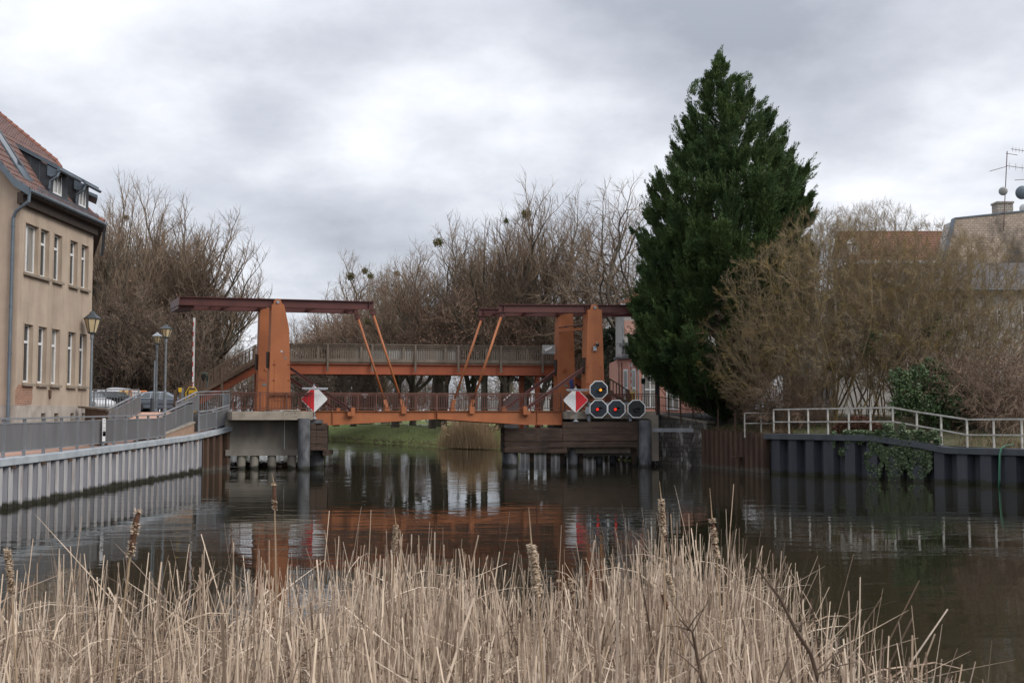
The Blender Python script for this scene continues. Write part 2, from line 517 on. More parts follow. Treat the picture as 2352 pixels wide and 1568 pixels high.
# little stickers, plates and paint scrawl on the towers
M['sticker'] = plain('faded_sticker', (0.45, 0.42, 0.42), 0.6)
M['scrawl_blue'] = plain('blue_scrawl', (0.035, 0.06, 0.22), 0.6)
M['scrawl_pink'] = plain('pink_scrawl', (0.32, 0.10, 0.11), 0.6)
M['plate_grey'] = plain('grey_plate', (0.16, 0.17, 0.17), 0.5)
stick('sticker', z3(1192, 697), 0, .12, .10, M['sticker'], tl[0])
stick('sticker', z3(1230, 764), 0, .12, .09, M['plate_grey'], tl[0])
M['plate_dim'] = plain('worn_patch', (0.27, 0.10, 0.05), 0.6)
stick('worn_patch', z3(1210, 725), 0, .17, .3, M['plate_dim'], tl[0], .004)
stick('name_plate', z3(1022, 1023), TW, .24, .14, M['plate_grey'], tl[1])
stick('name_plate', z4(1545, 845), TW, .22, .12, M['plate_grey'], tr[1])
mb = MB()
pts = [bz(z3(*p), TW) for p in ((962, 990), (972, 968), (985, 965), (978, 990), (992, 968), (1003, 966), (1000, 990), (1012, 970), (1022, 972), (1018, 992), (1040, 975))]
mb.tube([W(s, TW - .008, z) for s, z in pts], .010, 4)
mb.build('scrawl', M['scrawl_pink'], tl[1])
mb = MB()
for chain in (((1572, 805), (1590, 797), (1600, 800), (1596, 812), (1575, 815), (1568, 822), (1590, 826), (1602, 832)), ((1575, 845), (1600, 838), (1604, 852), (1588, 858), (1600, 866), (1590, 876), (1570, 870)), ((1585, 800), (1582, 830), (1580, 862))):
    mb.tube([W(s, TW - .02, z) for s, z in [bz(z4(*p), TW) for p in chain]], .05, 5)
mb.build('scrawl', M['scrawl_blue'], tr[1])
s, z = bz(z4(1535, 725), TW)
mb = MB(); mb.tube([W(s, TW - .05, z), W(s, TW + .02, z)], .13, 14)
mb.build('round_cover', M['orange_red'], tr[1])
s, z = bz(z3(1042, 870), TW)
mb = MB(); mb.tube([W(s, TW - .03, z), W(s, TW + .02, z)], .12, 14)
mb.build('round_cover', M['orange'], tl[1])

# tie bars between the right towers
mb = MB()
sA, zA = bz(z4(1690, 388), .4); sB, zB = bz(z4(1515, 412), TW)
mb.bar(W(sA, .55, zA), W(sA - .33, TW + .05, zA), .12, .14)
mb.build('tie_bar', M['orange'], bridge)
mb = MB()
mb.tube([W(sA + .02, .5, zA + .24), W(sA - .30, TW + .1, zA + .24)], .035, 8)
mb.tube([W(sA - .03, 1.0, zA + .24), W(sA - .08, 1.45, zA + .24)], .07, 8)
mb.tube([W(sA - .17, 2.2, zA + .24), W(sA - .20, 2.5, zA + .24)], .06, 8)
mb.build('locking_rod', M['rail_brown'], bridge)


# balance beams: rolled I-sections with stiffeners, two per leaf, tied by cross pieces
def ibeam(mb, a, b, t, w=.34, h=.5, web=.06, stiff=(0.0, 1.0)):
    """a,b: (s,z) of the top edge at both ends"""
    def P(f, dz, tt):
        s = a[0] + (b[0] - a[0]) * f; z = a[1] + (b[1] - a[1]) * f
        return W(s, tt, z + dz)
    def slab(t0, t1, d0, d1_):
        mb.hexa([P(0, d0, t0), P(1, d0, t0), P(1, d0, t1), P(0, d0, t1)], [P(0, d1_, t0), P(1, d1_, t0), P(1, d1_, t1), P(0, d1_, t1)])
    slab(t - w / 2, t + w / 2, -.04, 0)
    slab(t - w / 2, t + w / 2, -h, -h + .04)
    slab(t - web / 2, t + web / 2, -h + .04, -.04)
    L = abs(b[0] - a[0])
    for f in stiff:
        e = .012 / L
        f0, f1 = f - e, f + e
        mb.hexa([P(f0, -h + .04, t - w / 2 + .02), P(f1, -h + .04, t - w / 2 + .02), P(f1, -h + .04, t + w / 2 - .02), P(f0, -h + .04, t + w / 2 - .02)],
                [P(f0, -.04, t - w / 2 + .02), P(f1, -.04, t - w / 2 + .02), P(f1, -.04, t + w / 2 - .02), P(f0, -.04, t + w / 2 - .02)])


hB = .47
# the clear slot is .20...54 in t, so the beam runs at t=.37 with a width of .32
la, lb = bz(z3(187, 158), .2), bz(z3(2100, 208), .2)
ra, rb = bz(z4(1015, 192), .2), bz(z4(2000, 197), .2)
rb = (ra[0] + (rb[0] - ra[0]) * 1.42, ra[1] + (rb[1] - ra[1]) * 1.42)
rods = []
for (a, b, ttowers, left) in ((la, lb, fl, True), (ra, rb, fr, False)):
    grp = []
    for t in (.37, TW + .37):
        mb = MB()
        ibeam(mb, a, b, t, .32, hB, .05, (.005, .475, .515, .975) if left else (.025, .5, .995, .49))
        grp.append(mb.build('balance_beam', M['maroon'], bridge))
    # cross pieces under / between the two beams
    mb = MB()
    for f in ((.27, .46, .72, .93) if left else (.09, .26, .46, .8)):
        s = a[0] + (b[0] - a[0]) * f; z = a[1] + (b[1] - a[1]) * f
        sbox(mb, s - .07, s + .07, .46, TW + .28, z - .40, z - .22)
    f0, f1 = (.2, .48) if left else (.02, .26)
    s0 = a[0] + (b[0] - a[0]) * f0; s1 = a[0] + (b[0] - a[0]) * f1; zz = a[1] - .3
    mb.bar(W(s0, .5, zz), W(s1, TW + .3, zz), .07, .07)
    mb.bar(W(s1, .5, zz), W(s0, TW + .3, zz), .07, .07)
    mb.build('cross_tie', M['maroon'], bridge)
    # ballast box at the land end
    mb = MB()
    e = a if left else b
    sg = 1 if left else -1
    s_in = e[0] + sg * .03
    sbox(mb, min(s_in, s_in + sg * .9), max(s_in, s_in + sg * .9), .56, TW + .17, e[1] - .44, e[1] - .06)
    sbox(mb, min(e[0], e[0] + sg * .05) - .002, max(e[0], e[0] + sg * .05), .2, TW + .55, e[1] - hB + .01, e[1] - .045)
    sbox(mb, min(s_in, s_in + sg * .84), max(s_in, s_in + sg * .84), .6, TW + .5, e[1] - hB - .15, e[1] - hB - .004)
    mb.build('counterweight', M['maroon'], bridge)

# hanger rods with forked heads and shoes
shoe = []
for top, foot in (((z3(2086, 322)), d8(815, 395)), ((z4(1030, 275)), d8(1482, 395))):
    st, zt = bz(top, .37); sf, zf = bz(foot, .1)
    for t in (0, TW):
        tt, tf = t + .37, t + .12
        mb = MB()
        p, q = W(st, tt, zt), W(sf, tf, zf + .12)
        mb.tube([p + (q - p) * .03, q + (p - q) * .09], .068, 12)
        o = mb.build('hanger_rod', M['orange'], bridge, smooth=True)
        mb = MB()
        d = (q - p).normalized()
        mb.bar(q - d * .42, q + d * .05, .2, .16, VH)
        sbox(mb, sf - .13, sf + .15, tf - .14, tf + .10, zf - .3, zf + .1)
        mb.build('rod_shoe', M['orange'], o)
        mb = MB()
        sprism(mb, [(st - .2, zt + .12), (st + .2, zt + .12), (st + .08, zt - .18), (st - .08, zt - .18)], tt - .05, tt + .05)
        mb.tube([W(st, tt - .1, zt - .06), W(st, tt + .1, zt - .06)], .05, 8)
        mb.build('rod_head', M['maroon'], o)

# leaves: haunched plate girders with a deck between them
jx = bz(d8(1145, 410))[0]
Lg = [bz(z3(1500, 1277)), bz(d8(1142, 410)), bz(d8(1142, 492)), bz(z3(1640, 1418)), bz(z3(1500, 1418))]
Rg = [bz(d8(1150, 410)), bz(z4(1518, 1045)), bz(z4(1518, 1155)), bz(d8(1150, 492))]
Lg[0] = (Lg[0][0], Z_DECK - .02); Lg[1] = (Lg[1][0], Z_DECK - .02)
Rg[0] = (Rg[0][0], Z_DECK - .02); Rg[1] = (Rg[1][0], Z_DECK - .02)
Rg.insert(3, (bz(z4(1240, 1150))[0], Rg[2][1]))
for poly, ends, stiffs in ((Lg, (Lg[0][0], Lg[1][0]), (z3(1695, 1340), d8(130, 480))), (Rg, (Rg[0][0], Rg[1][0]), (z4(1318, 1100), d8(2130, 480)))):
    for t in (0.12, TW + .3):
        mb = MB(); sprism(mb, poly, t, t + .05)
        # flanges following the top and bottom edges
        n = len(poly)
        for i in range(n):
            p, q = poly[i], poly[(i + 1) % n]
            if abs(p[0] - q[0]) > .25:
                zo = .0
                up = 1 if (p[1] + q[1]) / 2 > Z_DECK - .1 else -1
                if up > 0: (z_lo, z_hi) = (.004, .034)
                else: (z_lo, z_hi) = (-.034, -.004)
                s0, s1 = sorted((p, q))
                mb.hexa([W(s0[0], t - .1, s0[1] + z_lo), W(s1[0], t - .1, s1[1] + z_lo), W(s1[0], t + .15, s1[1] + z_lo), W(s0[0], t + .15, s0[1] + z_lo)],
                        [W(s0[0], t - .1, s0[1] + z_hi), W(s1[0], t - .1, s1[1] + z_hi), W(s1[0], t + .15, s1[1] + z_hi), W(s0[0], t + .15, s0[1] + z_hi)])
        for sv in (bz(stiffs[0])[0], poly[0][0] + .03, poly[1][0] - .03):
            zb = min(z for s, z in poly if abs(s - sv) < 3.2)
            zb = min(p[1] for p in poly) if abs(sv - jx) > 1.5 else bz(d8(1145, 492))[1]
            sbox(mb, sv - .012, sv + .012, t - .085, t - .002, zb + .004, Z_DECK - .024)
        mb.build('leaf_girder', M['orange'], bridge)
    mb = MB(); sbox(mb, ends[0] + .03, ends[1] - .03, .2, TW + .28, Z_DECK - .16, Z_DECK - .02)
    for k in range(5):
        s = ends[0] + (ends[1] - ends[0]) * (.1 + .2 * k)
        sbox(mb, s - .05, s + .05, .19, TW + .29, Z_DECK - .3, Z_DECK - .162)
    mb.build('deck', M['timber_brown'], bridge)

# raking braces from the towers down to the girders
for (p, q) in ((z3(1270, 860), z3(1880, 1282)), (z4(1690, 700), z4(1205, 1040))):
    sp_, zp = bz(p, .37); sq, zq = bz(q, .1)
    for t in (0, TW):
        mb = MB()
        a, b = W(sp_ - (.2 if t and sq < sp_ else 0), t + .3, zp), W(sq, t + .02, zq)
        mb.bar(a + Vector((0, 0, .07)), b + Vector((0, 0, .07)), .2, .035, VH.cross(U) * -1)
        mb.bar(a - Vector((0, 0, .09)), b - Vector((0, 0, .09)), .2, .035, VH.cross(U) * -1)
        mb.bar(a - Vector((0, 0, .01)), b - Vector((0, 0, .01)), .04, .15, VH.cross(U) * -1)
        o = mb.build('brace', M['maroon'], bridge)
        mb = MB()
        sg = 1 if sq > sp_ else -1
        sbox(mb, sq - .11, sq + .11, t - .16, t + .02, zq - .28, zq + .1)
        c = [(sq + .11 * math.cos(PI * i / 8), zq + .1 + .11 * math.sin(PI * i / 8)) for i in range(9)]
        sprism(mb, c, t - .15, t + .01)
        sbox(mb, min(sq - sg * .30, sq - sg * .09), max(sq - sg * .30, sq - sg * .09), t - .16, t + .02, zq - .28, zq - .04)
        mb.build('brace_shoe', M['orange'], o)


# railings on the leaves and approaches, along both edges
def railing(name, s0, s1, t, par, post_every, bal, zd=Z_DECK, hh=1.02, m='rail_brown'):
    mb = MB(); n = max(1, round((s1 - s0) / post_every))
    for a, b, w, h in ((hh - .05, hh, .09, .05), (hh - .16, hh - .13, .05, .03), (.12, .165, .05, .045)):
        sbox(mb, s0, s1, t - w / 2, t + w / 2, zd + a, zd + b)
    o = mb.build(name, M[m], par)
    for i in range(n + 1):
        s = s0 + (s1 - s0) * i / n
        pm = MB(); sbox(pm, s - .035, s + .035, t - .03, t + .03, zd - .02, zd + hh - .052)
        pm.build('post', M[m], o)
    mb = MB(); k = int((s1 - s0) / bal)
    for i in range(1, k):
        s = s0 + (s1 - s0) * i / k
        sbox(mb, s - .011, s + .011, t - .011, t + .011, zd + .165, zd + hh - .16)
    mb.build('balusters', M[m], o)
    return o


sJ = jx
sL0 = bz(z3(715, 1085), -.05)[0]
sTl = bz(z3(1500, 1277))[0]
sTr = bz(z4(1520, 1045))[0]
sR1 = bz(z4(2262, 900), -.05)[0]
railing('leaf_railing', sTl + .1, sJ - .03, .02, bridge, 1.7, .135)
railing('leaf_railing', sJ + .03, sTr - .1, .02, bridge, 1.7, .135)
railing('leaf_railing', sTl + .1, sJ - .03, TW + .55, bridge, 1.7, .135)
railing('leaf_railing', sJ + .03, sTr - .1, TW + .55, bridge, 1.7, .135)

# ------------------------------------------------------------------ approach railings (fixed to the abutments)
def approach(label, s0, s1, t, grp='red-brown railings on the bridge approaches'):
    root = thing('approach_railing', label, 'railing', W((s0 + s1) / 2, t, Z_DECK), grp)
    railing('rails', s0, s1, t, root, 1.55, .155)
    return root


approach('red-brown railing along the near edge of the left concrete abutment', sL0, sTl - .05, -.14)
approach('red-brown railing at the far edge of the left abutment, behind the orange towers', sL0 - 1.6, sTl - .3, TW + .95)
approach('red-brown railing of the right abutment, behind the octagonal signal boards', sTr + .05, sR1, -.14)
approach('red-brown railing at the far edge of the right abutment, behind the towers', sTr + .4, sR1 + .6, TW + .95)

# ------------------------------------------------------------------ abutments
ab = thing('concrete_abutment', 'stained concrete left bridge abutment with the raised year 1992 on its edge beam', 'abutment', W(0, 0, 0))
sA, zt = bz(z3(705, 1273), -.3); sB, zbm = bz(z3(1500, 1370), -.3)
mb = MB(); sbox(mb, sA, sB, -.3, TW + 1.1, zbm, Z_DECK - .03)
mb.build('edge_beam', M['concrete'], ab, bevel=.015)
s0, z0_ = bz(d2(84, 1085), 1.1); s1, _ = bz(d2(1420, 600), 1.1)
mb = MB(); sbox(mb, s0 - .5, s1, 1.1, TW + .6, z0_, zbm - .002)
w_ = mb.build('wall', M['concrete_dark'], ab)
zs = bz(d2(84, 1195), .95)[1]
mb = MB(); sbox(mb, s0 - .5, s1 + .1, .95, TW + .7, zs, z0_ - .003)
mb.build('sill_beam', M['concrete_dark'], ab, bevel=.015)
for k, (xa, xb) in enumerate(((165, 250), (355, 512), (670, 805), (1000, 1160), (512, 560))):
    sa, _ = bz(d2(xa, 1250), 1.2); sb, _ = bz(d2(xb, 1250), 1.2)
    mb = MB()
    tt = 1.25 if k < 4 else 2.6
    mb.lathe([(.24, -1.2), (.24, zs + .01)], W((sa + sb) / 2, tt, 0), 14)
    mb.build('pile', M['concrete_dark'], ab)
mb = MB()
sp_, _ = bz(d2(952, 800), 1.08)
mb.tube([W(sp_, 1.06, zs - .05), W(sp_, 1.06, zbm - .05)], .022, 6)
mb.build('conduit', M['white'], ab)
cu = bpy.data.curves.new('year', 'FONT'); cu.body = '1992'; cu.extrude = .015; cu.size = .42; cu.align_x = 'CENTER'
cu_o = bpy.data.objects.new('year_curve', cu); COL.objects.link(cu_o)
bpy.context.view_layer.update()
yme = bpy.data.meshes.new_from_object(cu_o.evaluated_get(bpy.context.evaluated_depsgraph_get()))
bpy.data.objects.remove(cu_o)
to = bpy.data.objects.new('year_lettering', yme); COL.objects.link(to)
M['concrete_text'] = mat('cast_concrete_relief', (0.40, 0.35, 0.29), rough=.95, scale=5)
yme.materials.clear(); yme.materials.append(M['concrete_text'])
sx, zx = bz(z3(1275, 1338), -.31)
to.parent = ab; to.location = W(sx, -.31, zx) - ab.location; to.rotation_euler = (PI / 2, 0, R(12.0))
mb = MB(); sbox(mb, sx - .55, sx + .55, -.33, -.297, zx + .33, zx + .385)
mb.build('relief_bar', M['concrete_text'], ab)

abr = thing('concrete_abutment', 'right bridge abutment, a low concrete beam behind the brown timber fender', 'abutment', W(19, 0, 0))
sA, _ = bz(z4(1540, 1045), -.25); sB, zbm2 = bz(z4(2230, 1112), -.25)
mb = MB(); sbox(mb, sA, sB + .3, -.25, TW + 1.1, zbm2, Z_DECK - .03)
mb.build('edge_beam', M['concrete'], abr, bevel=.015)
mb = MB(); sbox(mb, sA + .9, sB + .3, .9, TW + 1.0, .55, zbm2 - .002)
mb.build('wall', M['concrete_dark'], abr)
mb = MB(); sbox(mb, sB - .1, sB + .32, -.45, -.252, .3, Z_DECK - .25)
mb.build('pilaster', M['concrete'], abr)
for k in range(6):
    s = sA + .6 + k * 1.1
    mb = MB(); mb.lathe([(.2, -1.2), (.2, .56)], W(s, 1.3 + .5 * (k % 2), 0), 12)
    mb.build('pile', M['steel_pile'], abr)

# ------------------------------------------------------------------ timber fenders with steel piles
fe = thing('timber_fender', 'short stack of brown fender timbers on steel piles beside the left abutment', 'fender', W(3, 0, 0))
p = atz(*d2(1285, 1430), 0)
pile_xy = p
mb = MB(); mb.lathe([(.335, -1.5), (.335, H + (bz(d2(1285, 545))[1] - H) * p.y / 63.4)], (p.x, p.y, 0), 20)
steel = mb.build('steel_pile', M['steel_pile'], fe, smooth=False)
q = atz(*d2(1510, 1350), 0); q.y = p.y + 1.7; q.x = at(*d2(1510, 1350), q.y).x
mb = MB(); mb.lathe([(.40, -1.5), (.40, 1.35)], (q.x, q.y, 0), 18)
mb.build('steel_pile', M['steel_pile'], fe)
ztop = at(*d2(1550, 628), 64.0).z
hh = .36
dr_ = Vector((-.17, .985, 0))
for k in range(4):
    mb = MB()
    zt_ = ztop - k * (hh + .02)
    c0 = at(*d2(1400, 900), p.y + .28); c1 = at(*d2(1500, 900), p.y + .42); c2 = at(*d2(1695, 900), p.y + .58)
    back = Vector((-.35, 2.6, 0))
    for a, b in ((c0, c1), (c1, c2)):
        a2 = Vector((a.x, a.y, 0)); b2 = Vector((b.x, b.y, 0))
        mb.hexa([(a.x, a.y, zt_ - hh), (b.x - .004, b.y, zt_ - hh), (b.x - .004 + back.x, b.y + back.y, zt_ - hh), (a.x + back.x, a.y + back.y, zt_ - hh)],
                [(a.x, a.y, zt_), (b.x - .004, b.y, zt_), (b.x - .004 + back.x, b.y + back.y, zt_), (a.x + back.x, a.y + back.y, zt_)])
    mb.build('fender_beam', M['fender'], fe, bevel=.02)
a = at(*d2(1612, 1150), p.y + .55); b = at(*d2(1692, 1150), p.y + .6)
mb = MB(); mb.box(a.x, b.x, a.y, a.y + 2.2, ztop - 4 * (hh + .02) - .27, ztop - 4 * (hh + .02))
mb.build('fender_beam', M['fender'], fe, bevel=.02)
a = at(*d2(1405, 600), p.y + .35); b = at(*d2(1602, 600), p.y + .35)
mb = MB(); mb.box(a.x, b.x, a.y, a.y + 1.6, ztop + .004, ztop + .20)
mb.build('cap_plate', M['steel_pile'], fe)

fr2 = thing('timber_fender', 'long wall of tarred brown fender planks on steel piles below the right tower', 'fender', W(17, 0, 0))
pr = atz(1482, 1071.5, 0)
zpt = at(*z4(2185, 1122), pr.y).z
mb = MB(); mb.lathe([(.36, -1.5), (.36, zpt)], (pr.x, pr.y, 0), 20)
mb.build('steel_pile', M['steel_pile'], fr2)
# plank wall: front part runs along the bridge, the far-left part splays away up the canal
E0 = at(*z4(2148, 1250), pr.y + .12)          # right end
E1 = at(*z4(1520, 1250), pr.y - .55)          # knee
E2 = at(*z4(1052, 1250), pr.y + .2)           # left end
E3 = at(*z4(1020, 1250), pr.y + 1.6)          # returns behind
rows = [(1137, 1186, False), (1187.5, 1237, True), (1239, 1290, True), (1292, 1340, True), (1343, 1386, None)]
yref = pr.y - .4
for k, (ya, yb, full) in enumerate(rows):
    za = at(*z4(1800, ya), yref).z; zb_ = at(*z4(1800, yb), yref).z
    segs = [(E1, E0)] if full is False else ([(E2, E1), (E1, E0)] if full else [(E2, E1.lerp(E0, .05))])
    for a, b in segs:
        d = (b - a); d.z = 0; d.normalize(); nrm = Vector((-d.y, d.x, 0)) * .26
        out = Vector((d.y, -d.x, 0)) * (.02 * ((k * 7) % 3))
        p0, p1 = a + out, b + out
        mb = MB()
        mb.hexa([(p0.x, p0.y, zb_), (p1.x - .01, p1.y, zb_), (p1.x + nrm.x - .01, p1.y + nrm.y, zb_), (p0.x + nrm.x, p0.y + nrm.y, zb_)],
                [(p0.x, p0.y, za), (p1.x - .01, p1.y, za), (p1.x + nrm.x - .01, p1.y + nrm.y, za), (p0.x + nrm.x, p0.y + nrm.y, za)])
        mb.build('fender_plank', M['fender'], fr2, bevel=.018)
    if full is not False:
        mb = MB(); a, b = E3, E2
        mb.hexa([(a.x, a.y, zb_), (b.x - .01, b.y + .05, zb_), (b.x + .2, b.y + .25, zb_), (a.x + .3, a.y + .2, zb_)],
                [(a.x, a.y, za), (b.x - .01, b.y + .05, za), (b.x + .2, b.y + .25, za), (a.x + .3, a.y + .2, za)])
        mb.build('fender_plank', M['fender'], fr2, bevel=.018)
za = at(*z4(1800, 1345), yref + .5).z; zb_ = at(*z4(1800, 1386), yref + .5).z
a = E1.lerp(E0, .16); b = E1.lerp(E0, .87)
mb = MB(); mb.hexa([(a.x, a.y + .45, zb_), (b.x, b.y + .45, zb_), (b.x, b.y + .7, zb_), (a.x, a.y + .7, zb_)], [(a.x, a.y + .45, za), (b.x, b.y + .45, za), (b.x, b.y + .7, za), (a.x, a.y + .7, za)])
mb.build('waling', M['timber_grey'], fr2)
for (x, yy, r, off, zt_) in ((1600, 1460, .27, .35, .95), (1110, 1410, .36, .5, .95), (1060, 1400, .2, 1.2, .9)):
    q = at(*z4(x, yy), pr.y + off)
    mb = MB(); mb.lathe([(r, -1.5), (r, zt_)], (q.x, q.y, 0), 16)
    mb.build('steel_pile', M['steel_pile'], fr2)
for x in (1270, 1405, 1515, 1665, 2090):
    q = at(*z4(x, 1400), pr.y + .9)
    mb = MB(); mb.box(q.x - .13, q.x + .13, q.y - .13, q.y + .13, -1.2, 1.0)
    mb.build('timber_post', M['fender'], fr2)

# ------------------------------------------------------------------ raised footbridge behind the drawbridge
TF = 5.0
fb = thing('footbridge', 'raised footbridge with weathered wooden parapets and orange girder behind the drawbridge', 'footbridge', W(8, TF, 0))
sa, zrail = bz(z3(1270, 626), TF); sb, zrail2 = bz(z4(1440, 535), TF)
sa = bz(z3(1000, 640), TF)[0]; sb = bz(z4(1480, 540), TF)[0]
zdk = bz(z3(1400, 812), TF)[1]; zrl = bz(z4(500, 520), TF)[1]
zgb = bz(z3(1600, 915), TF)[1]
FW = 1.9
for t in (TF, TF + FW):
    mb = MB(); sbox(mb, sa, sb, t + .03, t + .08, zgb, zdk - .06)
    sbox(mb, sa, sb, t - .10, t + .21, zdk - .056, zdk - .02)
    sbox(mb, sa, sb, t - .10, t + .21, zgb - .04, zgb - .004)
    mb.build('girder', M['orange_red'], fb)
mb = MB(); sbox(mb, sa, sb, TF - .06, TF + FW + .15, zdk - .016, zdk + .07)
mb.build('deck_boards', M['timber_grey'], fb)
for ti, t in enumerate((TF - .12, TF + FW + .2)):
    mb = MB(); sbox(mb, sa, sb, t - .1, t + .06, zrl - .05, zrl)
    sbox(mb, sa, sb, t - .03, t + .03, zrl - .17, zrl - .09)
    sbox(mb, sa, sb, t - .03, t + .03, zdk + .10, zdk + .28)
    rail = mb.build('parapet_rails', M['timber_grey'], fb)
    mb = MB(); k = int((sb - sa) / .142)
    for i in range(k):
        s = sa + (sb - sa) * (i + .5) / k + rnd.uniform(-.008, .008)
        sbox(mb, s - .024, s + .024, t + .034, t + .06, zdk + .08, zrl - .055)
    mb.build('balusters', M['timber_grey'], rail)
    xs = [z3(1635, 0), z3(2070, 0), z4(328, 0), z4(672, 0), z4(1012, 0), z4(1345, 0)]
    pts = [bz((x[0], 800), TF)[0] for x in xs] + [sa + .5]
    for s in pts:
        mb = MB(); sbox(mb, s - .055, s + .055, t - .13, t - .035, zgb + .12, zrl - .052)
        mb.build('post', M['timber_grey'], rail)
    if ti == 1:
        M['wind_panel'] = mat('grey_wind_panel', (0.30, 0.30, 0.29), (0.24, 0.24, 0.23), 2, rough=.7)
        for (xa, xb) in ((z3(1920, 0), z3(2250, 0)), (z4(-10, 0), z4(320, 0)), (z4(345, 0), z4(660, 0))):
            s0, s1 = bz((xa[0], 800), t)[0], bz((xb[0], 800), t)[0]
            mb = MB(); sbox(mb, s0, s1, t + .064, t + .085, zdk + .12, zrl - .12)
            mb.build('wind_panel', M['wind_panel'], rail)
# supports under the footbridge
for (x, yb_) in ((z4(1327, 0), 1), (z4(1275, 0), 2)):
    s = bz((x[0], 900), TF)[0]
    mb = MB(); sbox(mb, s - .12, s + .12, TF + (.1 if yb_ == 1 else 1.5), TF + (.35 if yb_ == 1 else 1.75), 1.5, zgb - .045)
    mb.build('column', M['orange_red'], fb)
s = bz((z3(1000, 0)[0], 900), TF)[0]
for dt in (.1, 1.5):
    mb = MB(); sbox(mb, s - .12, s + .12, TF + dt, TF + dt + .25, 1.5, zgb - .045)
    mb.build('column', M['orange_red'], fb)


def stair(p_top, p_bot, width, sgn, label=None):
    """flight from the deck down; p_* = (s, z) of the handrail ends"""
    (s0, z0_), (s1, z1_) = p_top, p_bot
    fl_ = MB()
    for t in (TF - .12, TF + FW + .2):
        mb = MB()
        for dz, h in ((0, .06), (-.85, .2)):
            mb.bar(W(s0, t, z0_ + dz), W(s1, t, z1_ + dz), .12, h)
        r = mb.build('stair_rails', M['timber_brown'], fb)
        mb = MB(); n = int(abs(s1 - s0) / .21)
        for i in range(1, n):
            f = i / n
            s = s0 + (s1 - s0) * f; z = z0_ + (z1_ - z0_) * f
            sbox(mb, s - .028, s + .028, t - .02, t + .02, z - .80, z - .03)
        mb.build('balusters', M['timber_brown'], r)
        for f in (.02, .5, .98):
            s = s0 + (s1 - s0) * f; z = z0_ + (z1_ - z0_) * f
            mb = MB(); sbox(mb, s - .07, s + .07, t - .10, t - .0, max(3.0, z - 1.35), z + .03)
            mb.build('post', M['timber_brown'], r)
    n = max(6, int(abs(z1_ - z0_) / .19))
    mb = MB()
    for i in range(n):
        f = (i + .5) / n
        s = s0 + (s1 - s0) * f; z = z0_ + (z1_ - z0_) * f - 1.0
        sbox(mb, s - .17, s + .17, TF, TF + FW, z - .05, z)
    mb.build('treads', M['timber_grey'], fb)
    mb = MB()
    for t in (TF + .15, TF + FW - .2):
        mb.bar(W(s0, t, z0_ - 1.32), W(s1 - .15 * (s1 - s0), t, z1_ - 1.3 + .15 * (z0_ - z1_)), .06, .38)
    mb.build('stringer', M['orange_red'], fb)


st0 = (sa + .02, zrl - .02)
bl = bz(z3(180, 1088), TF)
p_mid = bz(z3(935, 662), TF)
# run the flight through the two surveyed handrail points
k = (bl[1] - p_mid[1]) / (bl[0] - p_mid[0])
stair((p_mid[0] + (zrl - p_mid[1]) / k, zrl), bl, FW, -1)
br_ = bz(z4(2045, 890), TF); bm_ = bz(z4(1860, 775), TF)
k2 = (br_[1] - bm_[1]) / (br_[0] - bm_[0])
stair((bm_[0] + (zrl - bm_[1]) / k2, zrl), br_, FW, 1)
# ------------------------------------------------------------------ diamond signs with lamp bars
def diamond(label, c_px, Y, half, red_left, lamp, post_to, lam_tilt=0.0):
    c = at(*c_px, Y)
    r = half / F * Y
    root = thing('diamond_sign', label, 'waterway sign', (c.x, c.y, post_to))
    def loop(rr, y):
        pts = []
        k = .10 * rr
        for a in range(4):
            ang = a * PI / 2
            for da in (-1, 0, 1):
                dx, dz = math.cos(ang), math.sin(ang)
                tx, tz = -dz, dx
                q = rr - (k if da else k * .55)
                pts.append((c.x + dx * q + tx * da * k, y, c.z + dz * q + tz * da * k))
        return pts
    mb = MB(); mb.prism(loop(r, c.y), (0, .05, 0)); mb.build('board', M['white'], root)
    rr = r * .955
    sgn = -1 if red_left else 1
    k = .06 * rr
    tri = [(c.x, c.y - .006, c.z - rr + .02), (c.x + sgn * (rr - k), c.y - .006, c.z - k), (c.x + sgn * (rr - k * .5), c.y - .006, c.z), (c.x + sgn * (rr - k), c.y - .006, c.z + k), (c.x, c.y - .006, c.z + rr - .02)]
    mb = MB(); mb.prism(tri, (0, .008, 0)); mb.build('red_half', M['red'], root)
    mb = MB(); mb.tube([(c.x, c.y + .09, post_to), (c.x, c.y + .09, c.z + r * 1.0)], .045, 10)
    mb.lathe([(.16, 0), (.16, .03), (.06, .12)], (c.x, c.y + .09, post_to), 10)
    mb.tube([(c.x, c.y + .09, c.z + r), (c.x, c.y - .1, c.z + r * 1.06), (c.x, c.y - .35, c.z + r * .86)], .025, 6)
    mb.build('post', M['galv'], root)
    (xa, ya), (xb, yb) = lamp
    p, q = at(xa, ya, c.y - .38), at(xb, yb, c.y - .38)
    mb = MB(); mb.bar(p, q, .13, .09); lb_ = mb.build('lamp_bar', M['lamp_iron_pale'] if red_left else M['galv'], root, bevel=.015)
    mb = MB(); mb.bar(p + (q - p) * .06 - Vector((0, 0, .06)), q - (q - p) * .06 - Vector((0, 0, .06)), .07, .03); mb.build('tube', M['white'], lb_)
    return root


sz = at(*d2(1450, 555), 63.2).z
diamond('diamond board, red left half and white right half, on the left fender', z3(1511, 1165), 63.1, 31.5, True, (z3(1395, 1060), z3(1645, 1062)), sz)
diamond('diamond board, white left half and red right half, beside the octagonal signal boards', z4(1623, 962), 65.6, 29.6, False, (z4(1545, 880), z4(1728, 878)), at(*z4(1623, 1135), 65.8).z)

